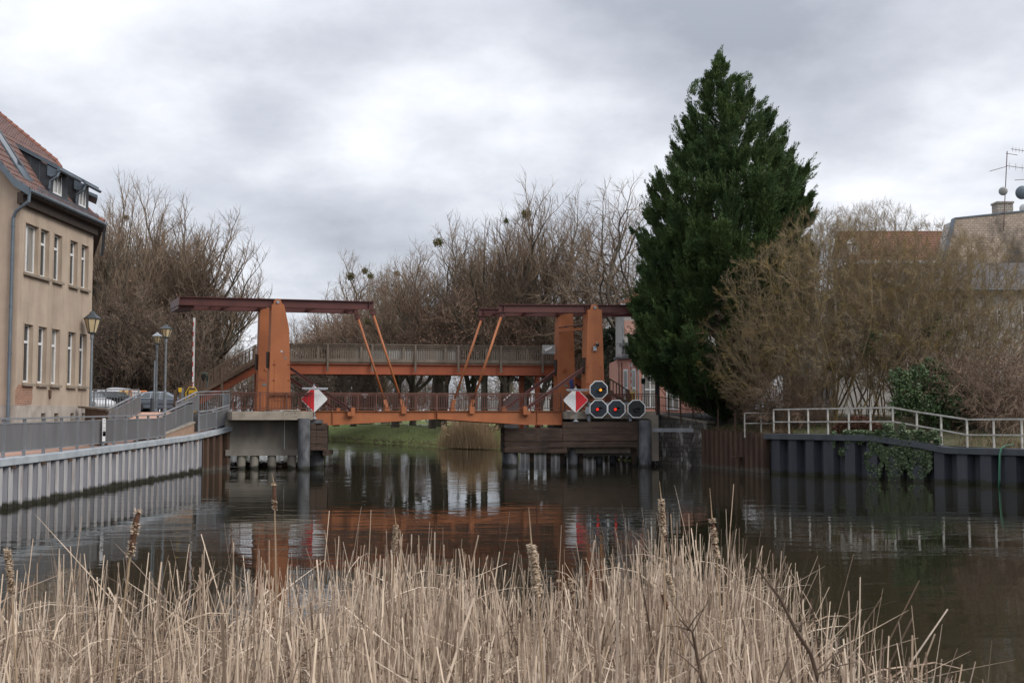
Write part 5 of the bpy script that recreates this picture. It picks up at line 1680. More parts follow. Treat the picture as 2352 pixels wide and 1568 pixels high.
totb = arc_pts(PB, ZB, .5)[-1][2]
# the cap stays level up to the ivy and then drops
PBf = [PB[0], PB[1], PB[1].lerp(PB[2], .45), PB[2], PB[2].lerp(PB[3], .25), PB[3], PB[4], PB[5]]
ZBf = [2.03, 2.06, 2.06, 1.78, 1.58, 1.60, 1.60, 1.60]
mb = MB(); sheet_pile(mb, PBf, [z - .02 for z in ZBf], 1.14, .40, 0, totb - .2, -1); mb.build('sheet_piles', M['sheet_blue'], bs_)
mb = MB(); strip_along(mb, PBf, ZBf, -.5, .10, -.27, .02, -1, .3); mb.build('cap', M['cap_dark'], bs_, bevel=.02)
mb = MB()
pts_ = arc_pts(PBf, ZBf, .05); d = .75
while d < totb - 1:
    p, z, dd, t = [q for q in pts_ if q[2] >= d][0]; n = Vector((t.y, -t.x)) * -1
    for k in (-.1, .1):
        q = p - n * .385 + t * k; mb.ball((q.x, q.y, z - .42), .035, 6, 4)
    d += 1.14
mb.build('bolt_heads', M['cap_dark'], bs_)
# white railing over it
wr = thing('white_railing', 'white railing with flaking paint and rust above the dark quay wall', 'railing', (17, 55, 2))
vx = [703, 803, 930, 1060, 1197, 1340, 1487, 1645, 1805, 1975, 2150, 2335, 2520, 2720]
vt = [237, 235, 233, 231, 229, 226, 224, 252, 276, 302, 301, 300, 299, 298]
vm = [318, 318, 317.5, 317, 316.5, 316, 316, 343, 371, 403, 404, 405, 405, 405]
def on_quay(vx_):
    """point just behind the right-hand quay line on the sight line through column vx_"""
    d = ray(vx_, 944)
    for i in range(1, len(QR) - 1):
        a, b = QR[i], QR[i + 1]; e = b - a
        det = d.x * (-e.y) + e.x * d.y
        k = (a.x * (-e.y) + e.x * a.y) / det; s = (d.x * a.y - a.x * d.y) / det
        if -.001 <= s <= 1.001: return k * d.y, a + e * s
    return k * d.y, a + e * s
tops = []; mids = []
for x, t, m_ in zip(vx, vt, vm):
    Y, _ = on_quay(z6(x, 0)[0]); Y += .3
    tops.append(at(*z6(x, t), Y)); mids.append(at(*z6(x, m_), Y))
for nm, lst, w, h in (('top_rail', tops, .07, .07), ('mid_rail', mids, .05, .06)):
    mb = MB()
    for a, b in zip(lst, lst[1:]): mb.bar(a, b, w, h)
    mb.build(nm, M['white_rail'], wr)
for a in tops:
    mb = MB(); mb.box(a.x - .04, a.x + .04, a.y - .035, a.y + .035, a.z - 1.55, a.z - .036); mb.build('post', M['white_rail'], wr)
wr2 = thing('white_railing', 'short lower section of white railing above the rusty piling', 'railing', (13.3, 60.5, 2))
tops = []; mids = []
for x, t, m_ in ((512, 259, 327), (620, 260, 327), (697, 260, 328)):
    Y = 60.6; tops.append(at(*z6(x, t), Y)); mids.append(at(*z6(x, m_), Y))
for nm, lst in (('top_rail', tops), ('mid_rail', mids)):
    mb = MB()
    for a, b in zip(lst, lst[1:]): mb.bar(a, b, .055, .05)
    mb.build(nm, M['white_rail'], wr2)
for a in tops[:2]:
    mb = MB(); mb.box(a.x - .03, a.x + .03, a.y - .03, a.y + .03, a.z - 1.3, a.z - .03); mb.build('post', M['white_rail'], wr2)
# rusty posts and old iron fence above the stone wall
old = thing('iron_fence', 'leaning rusty iron fence on the stone wall, left of the conifer', 'fence', (9.6, 68.6, 2.9))
mb = MB()
c0, c1 = at(*z5(1365, 695), 68.8), at(*z5(1775, 775), 67.2)
mb.bar(c0, c1, .04, .05)
c2, c3 = at(*z5(1365, 790), 68.8), at(*z5(1775, 850), 67.2); mb.bar(c2, c3, .03, .04)
c4, c5 = at(*z5(1365, 860), 68.8), at(*z5(1775, 905), 67.2); mb.bar(c4, c5, .03, .04)
mb.build('rails', M['sheet_rust'], old)
for x, ya_, yb_ in ((1365, 685, 1000), (1497, 665, 975), (1630, 690, 1010), (1765, 745, 960)):
    Y = 68.8 - 1.6 * (x - 1365) / 410; a = at(*z5(x, ya_), Y - .1); b = at(*z5(x + 8, yb_), Y - .1)
    mb = MB(); mb.bar(a, b, .07, .05, (0, 1, 0)); mb.build('post', M['sheet_rust'], old)
mb = MB()
for i in range(26):
    f = (i + .5) / 26; a = c0.lerp(c1, f); b = c4.lerp(c5, f + rnd.uniform(-.008, .008))
    mb.bar(a, b, .018, .018, (0, 1, 0))
mb.build('bars', M['sheet_rust'], old)
c = at(*z5(1375, 600), 68.9)
gp_ = thing('gate_post', 'black square gate post at the end of the bridge railing', 'post', (c.x, c.y, 2.9))
mb = MB(); zt_ = at(*z5(1375, 507), 68.9).z; mb.box(c.x - .13, c.x + .13, c.y - .13, c.y + .13, 2.6, zt_); mb.build('shaft', M['black'], gp_, bevel=.02)
mb = MB(); mb.lathe([(.2, 0), (.02, .12)], (c.x, c.y, zt_ + .002), 4, PI / 4); mb.build('cap', M['black'], gp_)
for i, (x, ta, tb, lab) in enumerate(((338, 238, 360, 'thin rusty post among the dry grass, nearer the stone wall'), (451, 243, 375, 'thicker rusty post among the dry grass, nearer the white railing'))):
    a, b = at(*z6(x, ta), 63.5 - i), at(*z6(x, tb), 63.5 - i)
    rp = thing('rusty_post', lab, 'post', (b.x, b.y, 2.1))
    mb = MB(); mb.bar((b.x, b.y, 2.0), a, .06 + .03 * i, .05, (0, 1, 0)); mb.build('shaft', M['sheet_rust'], rp)
    mb = MB(); mb.ball(a, .045, 8, 5); mb.build('tip', M['sheet_rust'], rp)
# garden ground of the right bank, gently uneven
def land(name, poly_fn, nx, ny, m):
    mb = MB()
    for j in range(ny + 1):
        for i in range(nx + 1):
            mb.v.append(poly_fn(i / nx, j / ny))
    for j in range(ny):
        for i in range(nx):
            a = j * (nx + 1) + i; mb.f.append((a, a + 1, a + nx + 2, a + nx + 1))
    return struct(mb.build(name, m, recalc=False))


QRp = arc_pts(QR, [2.5, 2.12, 2.0, 2.02, 1.66, 1.58, 1.58, 1.58], .5)
def garden(u, v):
    i = min(len(QRp) - 1, int(u * (len(QRp) - 1))); p, z, d, t = QRp[i]
    off = .25 + 60 * v ** 1.6
    n = Vector((-t.y, t.x)); q = p + Vector((.75, .66)) * off
    return (q.x, q.y, z - .03 + .9 * min(1, off / 8) + .12 * noise.noise(Vector((q.x * .4, q.y * .4, 0))) * min(1, off))
land('ground', garden, 90, 40, M['garden'])
mb = MB(); mb.prism([(5.2, 69.9, ZR - .02), (8.9, 70.7, ZR - .02), (11.6, 67.1, 2.75), (30, 76, 3.0), (60, 120, 3.0), (10, 118, ZR - .02)], (0, 0, -1.5))
struct(mb.build('road', M['asphalt']))

# green garden hose hanging over the dark wall
p0 = at(*z6(2285, 468), 48.7)
pts = [at(*z6(x, y), 48.55) for x, y in ((2285, 468), (2235, 472), (2208, 490), (2197, 530), (2195, 600), (2194, 690), (2190, 750))]
M['hose'] = plain('green_hose', (.06, .13, .09), .5)
M['hose2'] = plain('bright_green_hose', (.05, .22, .13), .5)
hz_ = thing('garden_hose', 'green hose pipes hanging over the dark quay wall into the water', 'hose', (pts[0].x, pts[0].y, 1.6))
mb = MB(); mb.tube(pts, .03, 8); mb.build('pipe', M['hose'], hz_, smooth=True)
mb = MB(); mb.tube([p + Vector((-.07, -.05, -.01)) for p in pts[1:]], .022, 6); mb.build('thin_hose', M['hose2'], hz_, smooth=True)

# ------------------------------------------------------------------ houses behind the right bank
M['pink'] = mat('salmon_render', (0.50, 0.255, 0.195), (0.43, 0.215, 0.165), 1.0, rough=.9, bs=.15, bscale=40)
M['pink_trim'] = mat('pale_pink_trim', (0.52, 0.30, 0.24), rough=.9, scale=2)
M['white_wall'] = mat('dull_white_wall', (0.42, 0.40, 0.375), (0.34, 0.325, 0.305), .8, rough=.95, bs=.15, dirt=(.26, .24, .21), dlo=.58, dhi=.85)
M['roof_orange'] = mat('orange_pantiles', (0.25, 0.112, 0.078), (0.17, 0.08, 0.058), 2.0, rough=.8)
M['slate'] = mat('grey_roofing', (0.115, 0.11, 0.115), (0.07, 0.068, 0.07), 1.0, rough=.8, dirt=(.17, .165, .165), dstretch=(1, 1, 1), dlo=.6, dhi=.8)
M['pale_brick'] = brick_mat('pale_fire_wall_brick', (0.50, 0.40, 0.31), (0.37, 0.29, 0.225), (0.30, 0.24, 0.19), 'X', .30, .17, .9, dirt=(.05, .043, .038), msize=.025, dlo=.49, dhi=.62, dscale=.33)
M['chimney_brick'] = brick_mat('chimney_brick', (0.42, 0.38, 0.32), (0.34, 0.30, 0.26), (0.2, 0.18, 0.16), 'X', .3, .16, .9, dirt=(.12, .11, .1), msize=.02, dlo=.58, dhi=.75)


def box_window(root, x0, x1, y, z0, z1, par=None, mull=1, trans=None, glass='glass', d=.05, f=.07):
    mb = MB()
    mb.box(x0, x0 + f, y - d, y, z0, z1); mb.box(x1 - f, x1, y - d, y, z0, z1); mb.box(x0 + f, x1 - f, y - d, y, z0, z0 + f); mb.box(x0 + f, x1 - f, y - d, y, z1 - f, z1)
    for k in range(mull):
        x = x0 + (x1 - x0) * (k + 1) / (mull + 1); mb.box(x - .05, x + .05, y - d - .004, y - .003, z0 + f, z1 - f)
    if trans:
        zt_ = z0 + (z1 - z0) * trans; mb.box(x0 + f, x1 - f, y - d - .008, y - .006, zt_ - .05, zt_ + .05)
    o = mb.build('window', M['white_frame'], root)
    mb = MB(); mb.box(x0 + .03, x1 - .03, y - .02, y - .008, z0 + .03, z1 - .03); mb.build('pane', M[glass], o)
    return o


# pink house with canted bay and balcony
Yp = 82.0
pk = thing('pink_house', 'salmon pink house with white windows and a balcony behind the conifer', 'house', (10, 84, 3.1))
xa, xc, xe = at(1421, 870, Yp + 1.0).x, at(1463, 870, Yp).x, at(1640, 870, Yp).x
zc = at(1440, 823, Yp).z
mb = MB(); foot = [(xa, Yp + 1.1), (xc, Yp), (xe, Yp), (xe, Yp + 9), (xa, Yp + 9)]
mb.prism([(x, y, 2.8) for x, y in foot], (0, 0, zc - 2.8)); mb.build('wall', M['pink'], pk)
mb = MB(); foot2 = [(xa - .25, Yp + .95), (xc - .05, Yp - .25), (xe + .2, Yp - .25), (xe + .2, Yp + 2.5), (xa - .25, Yp + 2.5)]
mb.prism([(x, y, zc + .003) for x, y in foot2], (0, 0, .16)); mb.build('cornice', M['slate'], pk)
# canted-side windows lie in the plane from (xa,Yp+1.1) to (xc,Yp)
e = Vector((xc - xa, -1.1, 0)); el = e.length; e.normalize(); n_ = Vector((e.y, -e.x, 0))
for (fa, fb, nm) in ((.28, .52, 0), (.72, .95, 1)):
    p = Vector((xa, Yp + 1.1, 0)) + e * el * fa + n_ * .03; q = Vector((xa, Yp + 1.1, 0)) + e * el * fb + n_ * .03
    z0_, z1_ = 3.75, zc - .75
    mb = MB(); mb.hexa([(p.x, p.y, z0_), (q.x, q.y, z0_), (q.x - n_.x * .06, q.y - n_.y * .06, z0_), (p.x - n_.x * .06, p.y - n_.y * .06, z0_)], [(p.x, p.y, z1_), (q.x, q.y, z1_), (q.x - n_.x * .06, q.y - n_.y * .06, z1_), (p.x - n_.x * .06, p.y - n_.y * .06, z1_)])
    w = mb.build('window', M['white_frame'], pk)
    for zf0, zf1 in ((.06, .42), (.48, .95)):
        a, b = p.lerp(q, .16) + n_ * .012, p.lerp(q, .84) + n_ * .012
        za, zb_ = z0_ + (z1_ - z0_) * zf0, z0_ + (z1_ - z0_) * zf1
        mb = MB(); mb.hexa([(a.x, a.y, za), (b.x, b.y, za), (b.x - n_.x * .02, b.y - n_.y * .02, za), (a.x - n_.x * .02, a.y - n_.y * .02, za)], [(a.x, a.y, zb_), (b.x, b.y, zb_), (b.x - n_.x * .02, b.y - n_.y * .02, zb_), (a.x - n_.x * .02, a.y - n_.y * .02, zb_)])
        mb.build('pane', M['curtain_glass'], w)
mb = MB()
for f in (.0, .13, .62):
    p = Vector((xa, Yp + 1.1, 0)) + e * el * (f + .03) + n_ * .05
    mb.bar((p.x, p.y, 2.9), (p.x, p.y, zc - .25), .22, .1, e)
mb.build('pilaster', M['pink_trim'], pk)
mb = MB(); px_ = at(*d3(590, 0), Yp).x
mb.tube([(xc + .05, Yp - .08, zc - .3), (px_ - .1, Yp - .08, zc - .32), (px_, Yp - .1, zc - .55), (px_, Yp - .1, 3.0)], .05, 8); mb.build('downpipe', M['galv'], pk)
gx0, gx1 = at(*d3(636, 0), Yp).x, at(*d3(790, 0), Yp).x
box_window(pk, gx0, gx1, Yp - .01, 3.45, at(*d3(640, 1046), Yp).z, mull=1, trans=.44, glass='curtain_glass')
box_window(pk, at(*d3(880, 0), Yp).x, at(*d3(1010, 0), Yp).x, Yp - .01, 3.3, zc - .9, mull=1, trans=.4, glass='curtain_glass')
# balcony railing, awning and upper storey
mb = MB(); bz0, bz1 = zc + .17, zc + 1.15
foot3 = [(xa - .1, Yp + .95), (xc, Yp - .1), (xc + 2.2, Yp - .1)]
for (x0, y0_), (x1, y1_) in zip(foot3, foot3[1:]):
    for z in (bz0 + .1, bz1): mb.bar((x0, y0_, z), (x1, y1_, z), .05, .05)
    for i in range(9):
        f = i / 8; x, y = x0 + (x1 - x0) * f, y0_ + (y1_ - y0_) * f
        mb.tube([(x, y, bz0), (x + .06 * math.sin(i * 2.1), y, (bz0 + bz1) / 2), (x, y, bz1)], .022, 4)
mb.build('balcony_railing', M['galv'], pk)
ux = at(1433, 760, Yp + 2.2).x; uz = at(1433, 700, Yp + 2.2).z
mb = MB(); mb.box(ux, xe, Yp + 2.2, Yp + 9, zc + .165, uz); mb.build('upper_wall', M['white_wall'], pk)
mb = MB(); mb.box(ux + .02, xe, Yp + 2.05, Yp + 2.19, zc + 1.9, zc + 2.9); mb.build('upper_band', M['pink_trim'], pk)
mb = MB(); mb.box(ux - .35, ux + 1.8, Yp + 1.2, Yp + 2.5, at(1433, 792, Yp).z, at(1433, 786, Yp).z); mb.build('balcony_roof', M['slate'], pk)
mb = MB(); a = at(1427, 808, Yp + .6); mb.prism([(a.x, a.y, a.z - .05), (a.x + 1.6, a.y, a.z + .45), (a.x + 1.6, a.y, a.z + .1)], (0, .8, 0)); mb.build('furled_awning', M['timber_brown'], pk)
mb = MB(); mb.prism([(ux - .5, Yp + 1.7, uz), (ux + 4, Yp + 1.7, uz + 3.0), (xe + 1, Yp + 1.7, uz + 1)], (0, 8, 0)); mb.build('roof', M['roof_orange'], pk)
mb = MB(); mb.tube([(ux - .3, Yp + 1.65, uz - .05), (ux + 2.5, Yp + 1.65, uz + .05)], .09, 8); mb.tube([(ux - .1, Yp + 2.1, uz - .1), (ux - .1, Yp + 2.1, zc + .2)], .06, 8); mb.build('gutter', M['galv'], pk)

# white house behind the bushes
Yw = 74.0
wh_ = thing('white_house', 'dull white house with grey roofing behind the bare shrubs on the right', 'house', (26, 77, 2.9))
X0, X1 = at(1872, 800, Yw).x, 44.0
ze0 = at(2285, 668, Yw).z
mb = MB(); mb.box(X0, X1, Yw, Yw + 9, 2.6, ze0); mb.build('wall', M['white_wall'], wh_)
mb = MB(); zr0 = at(2300, 636, Yw + 2).z + 1.2
mb.hexa([(X0 + 5.5, Yw - .55, ze0 - .02), (X1 + .5, Yw - .55, ze0 - .02), (X1 + .5, Yw + 5, zr0), (X0 + 5.5, Yw + 5, zr0)], [(X0 + 5.5, Yw - .55, ze0 + .14), (X1 + .5, Yw - .55, ze0 + .14), (X1 + .5, Yw + 5, zr0 + .15), (X0 + 5.5, Yw + 5, zr0 + .15)])
mb.build('roof', M['slate'], wh_)
mb = MB(); mb.tube([(X0 + 5.5, Yw - .62, ze0 + .02), (X1, Yw - .62, ze0 + .02)], .09, 8); mb.build('gutter', M['zinc'], wh_)
# gabled cross wing with a white verge
ga, gb, gcx = at(2006, 634, Yw - .4), at(2090, 668, Yw - .4), at(1925, 668, Yw - .4)
mb = MB(); mb.prism([(gcx.x - .2, Yw - .3, 2.6), (gb.x, Yw - .3, 2.6), (gb.x, Yw - .3, gb.z - .25), (ga.x, Yw - .3, ga.z - .2), (gcx.x - .2, Yw - .3, gcx.z - .25)], (0, 4, 0)); mb.build('wing_wall', M['white_wall'], wh_)
mb = MB()
mb.bar(ga + Vector((0, -.1, .05)), gb + Vector((.25, -.1, -.05)), .18, .28, (0, 1, 0))
mb.build('verge_board', M['white'], wh_)
mb = MB()
for s in (gb + Vector((.3, 0, -.1)), gcx + Vector((-.5, 0, -.1))):
    a = ga + Vector((0, .1, .12)); b = s + Vector((0, .1, .12))
    mb.hexa([(a.x, a.y, a.z), (b.x, b.y, b.z), (b.x, b.y + 5, b.z), (a.x, a.y + 5, a.z)], [(a.x, a.y, a.z + .1), (b.x, b.y, b.z + .1), (b.x, b.y + 5, b.z + .1), (a.x, a.y + 5, a.z + .1)])
mb.build('wing_roof', M['slate'], wh_)
for (xa_, xb_, ya_, yb_, mu) in ((2210, 2240, 706, 764, 1), (2289, 2300, 710, 757, 0), (2120, 2150, 708, 764, 1), (2345, 2375, 700, 760, 1), (2150, 2180, 850, 920, 1), (2260, 2300, 850, 920, 1)):
    a, b = at(xa_, ya_, Yw), at(xb_, yb_, Yw); box_window(wh_, a.x, b.x, Yw - .01, b.z, a.z, mull=mu, trans=.7)
a, b = at(1893, 862, Yw - .3), at(1909, 935, Yw - .3)
mb = MB(); mb.box(a.x, b.x, Yw - .36, Yw - .303, 2.9, a.z); dr = mb.build('door', M['lamp_pole'], wh_)
mb = MB(); mb.box(a.x + .08, b.x - .08, Yw - .375, Yw - .361, 4.0, a.z - .15); mb.build('pane', M['glass'], dr)
for k in range(4):
    mb = MB(); mb.box(a.x - .6, b.x + .9, Yw - .9 - .35 * k, Yw - .38, 2.5, 2.98 - .16 * k); mb.build('step', M['concrete'], wh_)

# tile-roofed house further back
Yt = 90.0
th = thing('tiled_house', 'house with orange tiled roof and pale dormer seen above the shrubs', 'house', (36, 93, 3))
a, b = at(1948, 592, Yt), at(2185, 592, Yt); zr = at(2000, 534, Yt + 3).z
mb = MB(); mb.box(a.x, b.x + 1, Yt + .2, Yt + 4.5, 2.8, a.z - .4); mb.build('wall', M['slate'], th)
mb = MB(); tile_slope(mb, (a.x, Yt - .3, a.z - .3), (b.x + 1, Yt - .3, b.z - .3), [Vector((0, 0, 0)), Vector((0, 3.3, zr - a.z + .3))], 'X', .30, .36, .05, .05)
rf = mb.build('roof', M['roof_orange'], th, recalc=False)
mb = MB(); mb.add([(a.x, Yt + 3, zr), (b.x + 1, Yt + 3, zr), (b.x + 1, Yt + 4.8, a.z + .6), (a.x, Yt + 4.8, a.z + .6)], [(0, 1, 2, 3)]); mb.build('back_slope', M['roof_orange'], th, recalc=False)
mb = MB(); mb.tube([(a.x, Yt + 3, zr + .02), (b.x + 1, Yt + 3, zr + .02)], .12, 8); mb.build('ridge_tiles', M['ridge_tile'], rf)
p, q = at(1946, 560, Yt + .4), at(1974, 584, Yt + .4)
mb = MB(); mb.box(p.x, q.x, Yt + .3, Yt + 2, q.z - .5, p.z); dm = mb.build('dormer', M['white_wall'], th)
mb = MB(); mb.prism([(p.x - .15, Yt + .25, p.z + .003), ((p.x + q.x) / 2, Yt + .25, p.z + .5), (q.x + .15, Yt + .25, p.z + .003)], (0, 1.9, 0)); mb.build('dormer_roof', M['white'], dm)
box_window(dm, p.x + .25, q.x - .25, Yt + .295, q.z - .3, p.z - .2, mull=1)

# pale brick fire wall with chimney, aerials and dishes
Yb = 80.0
fw = thing('brick_fire_wall_house', 'tall house with blackened pale brick fire wall at the right edge', 'house', (36, 84, 3))
pts = [at(*d5(1250, 900), Yb), at(*d5(1300, 650), Yb), at(*d5(1370, 345), Yb), at(*d5(2110, 268), Yb)]
zl = pts[2].z; zr_ = pts[3].z; sl2 = (zr_ - zl) / (pts[3].x - pts[2].x)
poly = [(pts[0].x, 2.8), (pts[0].x, pts[0].z), (pts[1].x, pts[1].z), (pts[2].x, zl), (pts[3].x + 4, zr_ + sl2 * 4), (pts[3].x + 12, zr_), (pts[3].x + 12, 2.8)]
mb = MB(); mb.prism([(x, Yb, z) for x, z in poly], (0, .5, 0)); mb.build('fire_wall', M['pale_brick'], fw)
mb = MB(); mb.prism([(x - .02, Yb + .503, z - .1) for x, z in poly], (0, 1.5, 0)); mb.build('body', M['white_wall'], fw)
mb = MB()
for (xa_, za_), (xb_, zb_) in zip(poly[1:5], poly[2:6]): mb.bar((xa_, Yb + .25, za_ + .05), (xb_, Yb + .25, zb_ + .05), .62, .1)
mb.build('coping', M['zinc'], fw)
ca, cb = at(*d5(1814, 165), Yb + .8), at(*d5(1983, 300), Yb + .8)
mb = MB(); mb.box(ca.x, cb.x, Yb + .6, Yb + 1.6, cb.z - 1.5, ca.z - .12); mb.box(ca.x - .06, cb.x + .06, Yb + .54, Yb + 1.66, ca.z - .118, ca.z + .02); ch = mb.build('chimney', M['chimney_brick'], fw)
M['aerial'] = plain('rusty_aerial', (.10, .055, .045), .6)
M['dish'] = plain('satellite_dish', (.32, .32, .30), .5)
M['dish_dark'] = plain('dark_satellite_dish', (.12, .15, .18), .5)


def aerial(label, base, top, booms, Y):
    b, t = at(*base, Y), at(*top, Y)
    root = thing('roof_aerial', label, 'aerial', b, 'aerials above the fire wall')
    mb = MB(); mb.tube([b, t], .035, 6); mb.build('mast', M['aerial'], root)
    for (p, q, n, l) in booms:
        p3, q3 = at(*p, Y), at(*q, Y + .8)
        mb = MB(); mb.tube([p3, q3], .022, 5)
        for i in range(n):
            c = p3.lerp(q3, (i + .5) / n); mb.tube([c - Vector((.1, .2, l)), c + Vector((.1, .2, l))], .012, 4)
        mb.build('boom', M['aerial'], root)
    return root


def dish(label, c_px, r_px, Y, m, yaw, mast):
    c = at(*c_px, Y); r = r_px / F * Y
    root = thing('satellite_dish', label, 'satellite dish', c, 'satellite dishes above the fire wall')
    mb = MB(); mb.lathe([(.02, .12 * r), (r * .5, .16 * r), (r * .8, .26 * r), (r, .42 * r), (r * .99, .45 * r), (r * .78, .30 * r), (r * .5, .2 * r), (.02, .16 * r)], (0, 0, 0), 20)
    ax = Matrix.Rotation(yaw, 3, 'Z') @ Matrix.Rotation(R(80), 3, 'X')
    mb.v = [tuple(c + ax @ Vector(p)) for p in mb.v]; mb.build('reflector', M[m], root, smooth=True)
    tip = c + ax @ Vector((0, -.2 * r, 1.3 * r)); e0 = c + ax @ Vector((0, -.95 * r, .4 * r))
    mb = MB(); mb.tube([e0, tip], .02, 5); mb.ball(tip, .07, 6, 5); mb.build('feed_arm', M['aerial'], root)
    mb = MB(); mb.tube([c + Vector((.05, .12, -.1)), at(*mast, Y + .15)], .03, 6); mb.build('bracket', M['aerial'], root)
    return root


z7 = lambda x, y: (1592.5 + .39069 * x, 306.3 + .39069 * y)
aerial('tall rusty aerial mast beside the chimney carrying two booms', d5(1890, 470), z7(1845, 105), ((z7(1838, 118), z7(1905, 128), 9, .05), (z7(1742, 223), z7(1838, 196), 8, .06), (z7(1838, 190), z7(1990, 212), 4, .3)), Yb - .15)
aerial('second aerial at the picture edge with long booms', z7(1965, 470), z7(1965, 40), ((z7(1868, 92), z7(2000, 112), 7, .22), (z7(1890, 275), z7(2000, 268), 3, .05)), Yb + .6)
dish('pale grey satellite dish on the mast above the chimney', z7(1822, 340), 10.0, Yb - .3, 'dish', R(160), z7(1834, 345))
dish('large dark satellite dish at the right picture edge', z7(1940, 348), 16, Yb + .4, 'dish_dark', R(175), z7(1964, 350))
dish('small rust-stained satellite dish just above the coping', z7(1938, 442), 11, Yb + .3, 'white', R(130), z7(1964, 445))
# ------------------------------------------------------------------ bare trees
def fast_tube(V_, F_, pts, rad, n):
    o = len(V_); m = len(pts)
    d = (pts[-1] - pts[0])
    if d.length < 1e-6: return
    d.normalize()
    a = d.cross(Vector((.36, .48, .8)))
    if a.length < .1: a = d.cross(Vector((1, 0, 0)))
    a.normalize(); b = d.cross(a)
    cs = [(math.cos(2 * PI * k / n), math.sin(2 * PI * k / n)) for k in range(n)]
    for p, r in zip(pts, rad):
        for c, s in cs:
            V_.append((p.x + (a.x * c + b.x * s) * r, p.y + (a.y * c + b.y * s) * r, p.z + (a.z * c + b.z * s) * r))
    for i in range(m - 1):
        for k in range(n):
            k2 = (k + 1) % n
            F_.append((o + i * n + k, o + i * n + k2, o + (i + 1) * n + k2, o + (i + 1) * n + k))


def grow(rg, out, p, d, L, r, lv, P):
    n = P['seg'][lv]; pts = [p.copy()]; rad = [r]; dirs = [d.copy()]
    wob = P['wob'][lv]; tr = P['trop'][lv]; rt = max(P['rmin'], r * P['tip'][lv])
    for i in range(n):
        d = d + Vector((rg.gauss(0, wob), rg.gauss(0, wob), rg.gauss(0, wob) + tr)); d.normalize()
        p = p + d * (L / n); pts.append(p.copy()); dirs.append(d.copy())
        rad.append(r + (rt - r) * (i + 1) / n)
    out.append((lv, pts, rad))
    if lv + 1 >= len(P['kids']): return
    k = P['kids'][lv + 1]
    k = max(1, int(k * rg.uniform(.75, 1.25)))
    az = rg.uniform(0, 6.28)
    st = P['start'][lv]
    for j in range(k):
        f = st + (1 - st) * (j + rg.uniform(.1, .9)) / k
        i = min(n - 1, int(f * n)); g = f * n - i
        q = pts[i].lerp(pts[i + 1], g); dd = dirs[i + 1]
        rq = rad[i] + (rad[i + 1] - rad[i]) * g
        az += 2.4 + rg.uniform(-.5, .5)
        a = dd.cross(Vector((math.cos(az), math.sin(az), .3)))
        if a.length < .05: continue
        a.normalize()
        ang = R(P['ang'][lv + 1]) * rg.uniform(.7, 1.3)
        cd = (dd * math.cos(ang) + a * math.sin(ang)).normalized()
        l2 = L * P['len'][lv + 1] * (1 - P['dec'][lv + 1] * (f - st) / (1 - st + 1e-6)) * rg.uniform(.75, 1.25)
        grow(rg, out, q, cd, l2, max(P['rmin'], min(rq * .75, r * P['rk'][lv + 1])), lv + 1, P)


def make_tree_mesh(seed, P, h, r0, lean=0.0):
    rg = random.Random(seed); out = []
    if P.get('stems'):
        for k in range(P['stems']):
            a = rg.uniform(0, 6.28); q = Vector((math.cos(a), math.sin(a), 0)) * rg.uniform(0, P['base'])
            tilt = R(P['tilt']) * rg.uniform(.1, 1.0)
            d = Vector((math.cos(a) * math.sin(tilt), math.sin(a) * math.sin(tilt), math.cos(tilt)))
            grow(rg, out, q, d, h * rg.uniform(.6, 1.05), r0 * rg.uniform(.5, 1), 0, P)
    else:
        grow(rg, out, Vector((0, 0, 0)), Vector((lean, 0, 1)).normalized(), h, r0, 0, P)
    tv, tf, cv, cf = [], [], [], []
    tips = []
    for lv, pts, rad in out:
        if lv <= P.get('trunk_lv', 0):
            if lv == 0 and not P.get('stems'):
                rad = list(rad); rad[0] *= 1.35
            fast_tube(tv, tf, pts, rad, 8 if not P.get('stems') else 5)
        else:
            fast_tube(cv, cf, pts, rad, 5 if lv == 1 else 3)
        if lv == len(P['kids']) - 1: tips.append(pts)
    return (tv, tf), (cv, cf), tips, rg


def leaf_quads(tips, rg, prob, size, vs, fs, per=2):
    for pts in tips:
        if rg.random() > prob: continue
        for _ in range(per):
            p = pts[rg.randrange(len(pts))]
            a = Vector((rg.gauss(0, 1), rg.gauss(0, 1), rg.gauss(0, 1))).normalized(); b = a.cross(Vector((rg.gauss(0, 1), rg.gauss(0, 1), rg.gauss(0, 1)))).normalized()
            s = size * rg.uniform(.6, 1.3); o = len(vs)
            for q in (p, p + a * s * .5 + b * s * .35, p + a * s, p + a * s * .5 - b * s * .35): vs.append((q.x, q.y, q.z))
            fs.append((o, o + 1, o + 2, o + 3))


def mesh_from(name, vf, m):
    me = bpy.data.meshes.new(name); me.from_pydata(vf[0], [], vf[1]); me.materials.append(m); return me


def link(name, me, parent=None):
    o = bpy.data.objects.new(name, me); COL.objects.link(o)
    if parent is not None: o.parent = parent
    return o


THICK = dict(stems=12, base=1.3, tilt=28, kids=[1, 10, 6, 5], seg=[6, 5, 4, 3], wob=[.07, .14, .18, .2], trop=[.05, .05, .04, .03], tip=[.25, .3, .5, .7], start=[.12, .15, .1],
             ang=[0, 38, 42, 42], len=[0, .36, .45, .5], dec=[0, .5, .4, .4], rk=[0, .4, .5, .6], rmin=.010, trunk_lv=0)
BRUSH = dict(stems=26, base=1.2, tilt=40, kids=[1, 9, 7, 4], seg=[6, 5, 4, 3], wob=[.10, .2, .22, .25], trop=[.02, -.03, -.06, -.05], tip=[.25, .3, .5, .7], start=[.1, .1, .1],
             ang=[0, 45, 45, 45], len=[0, .42, .45, .5], dec=[0, .4, .4, .4], rk=[0, .5, .5, .6], rmin=.0075, trunk_lv=0)
from mathutils import kdtree


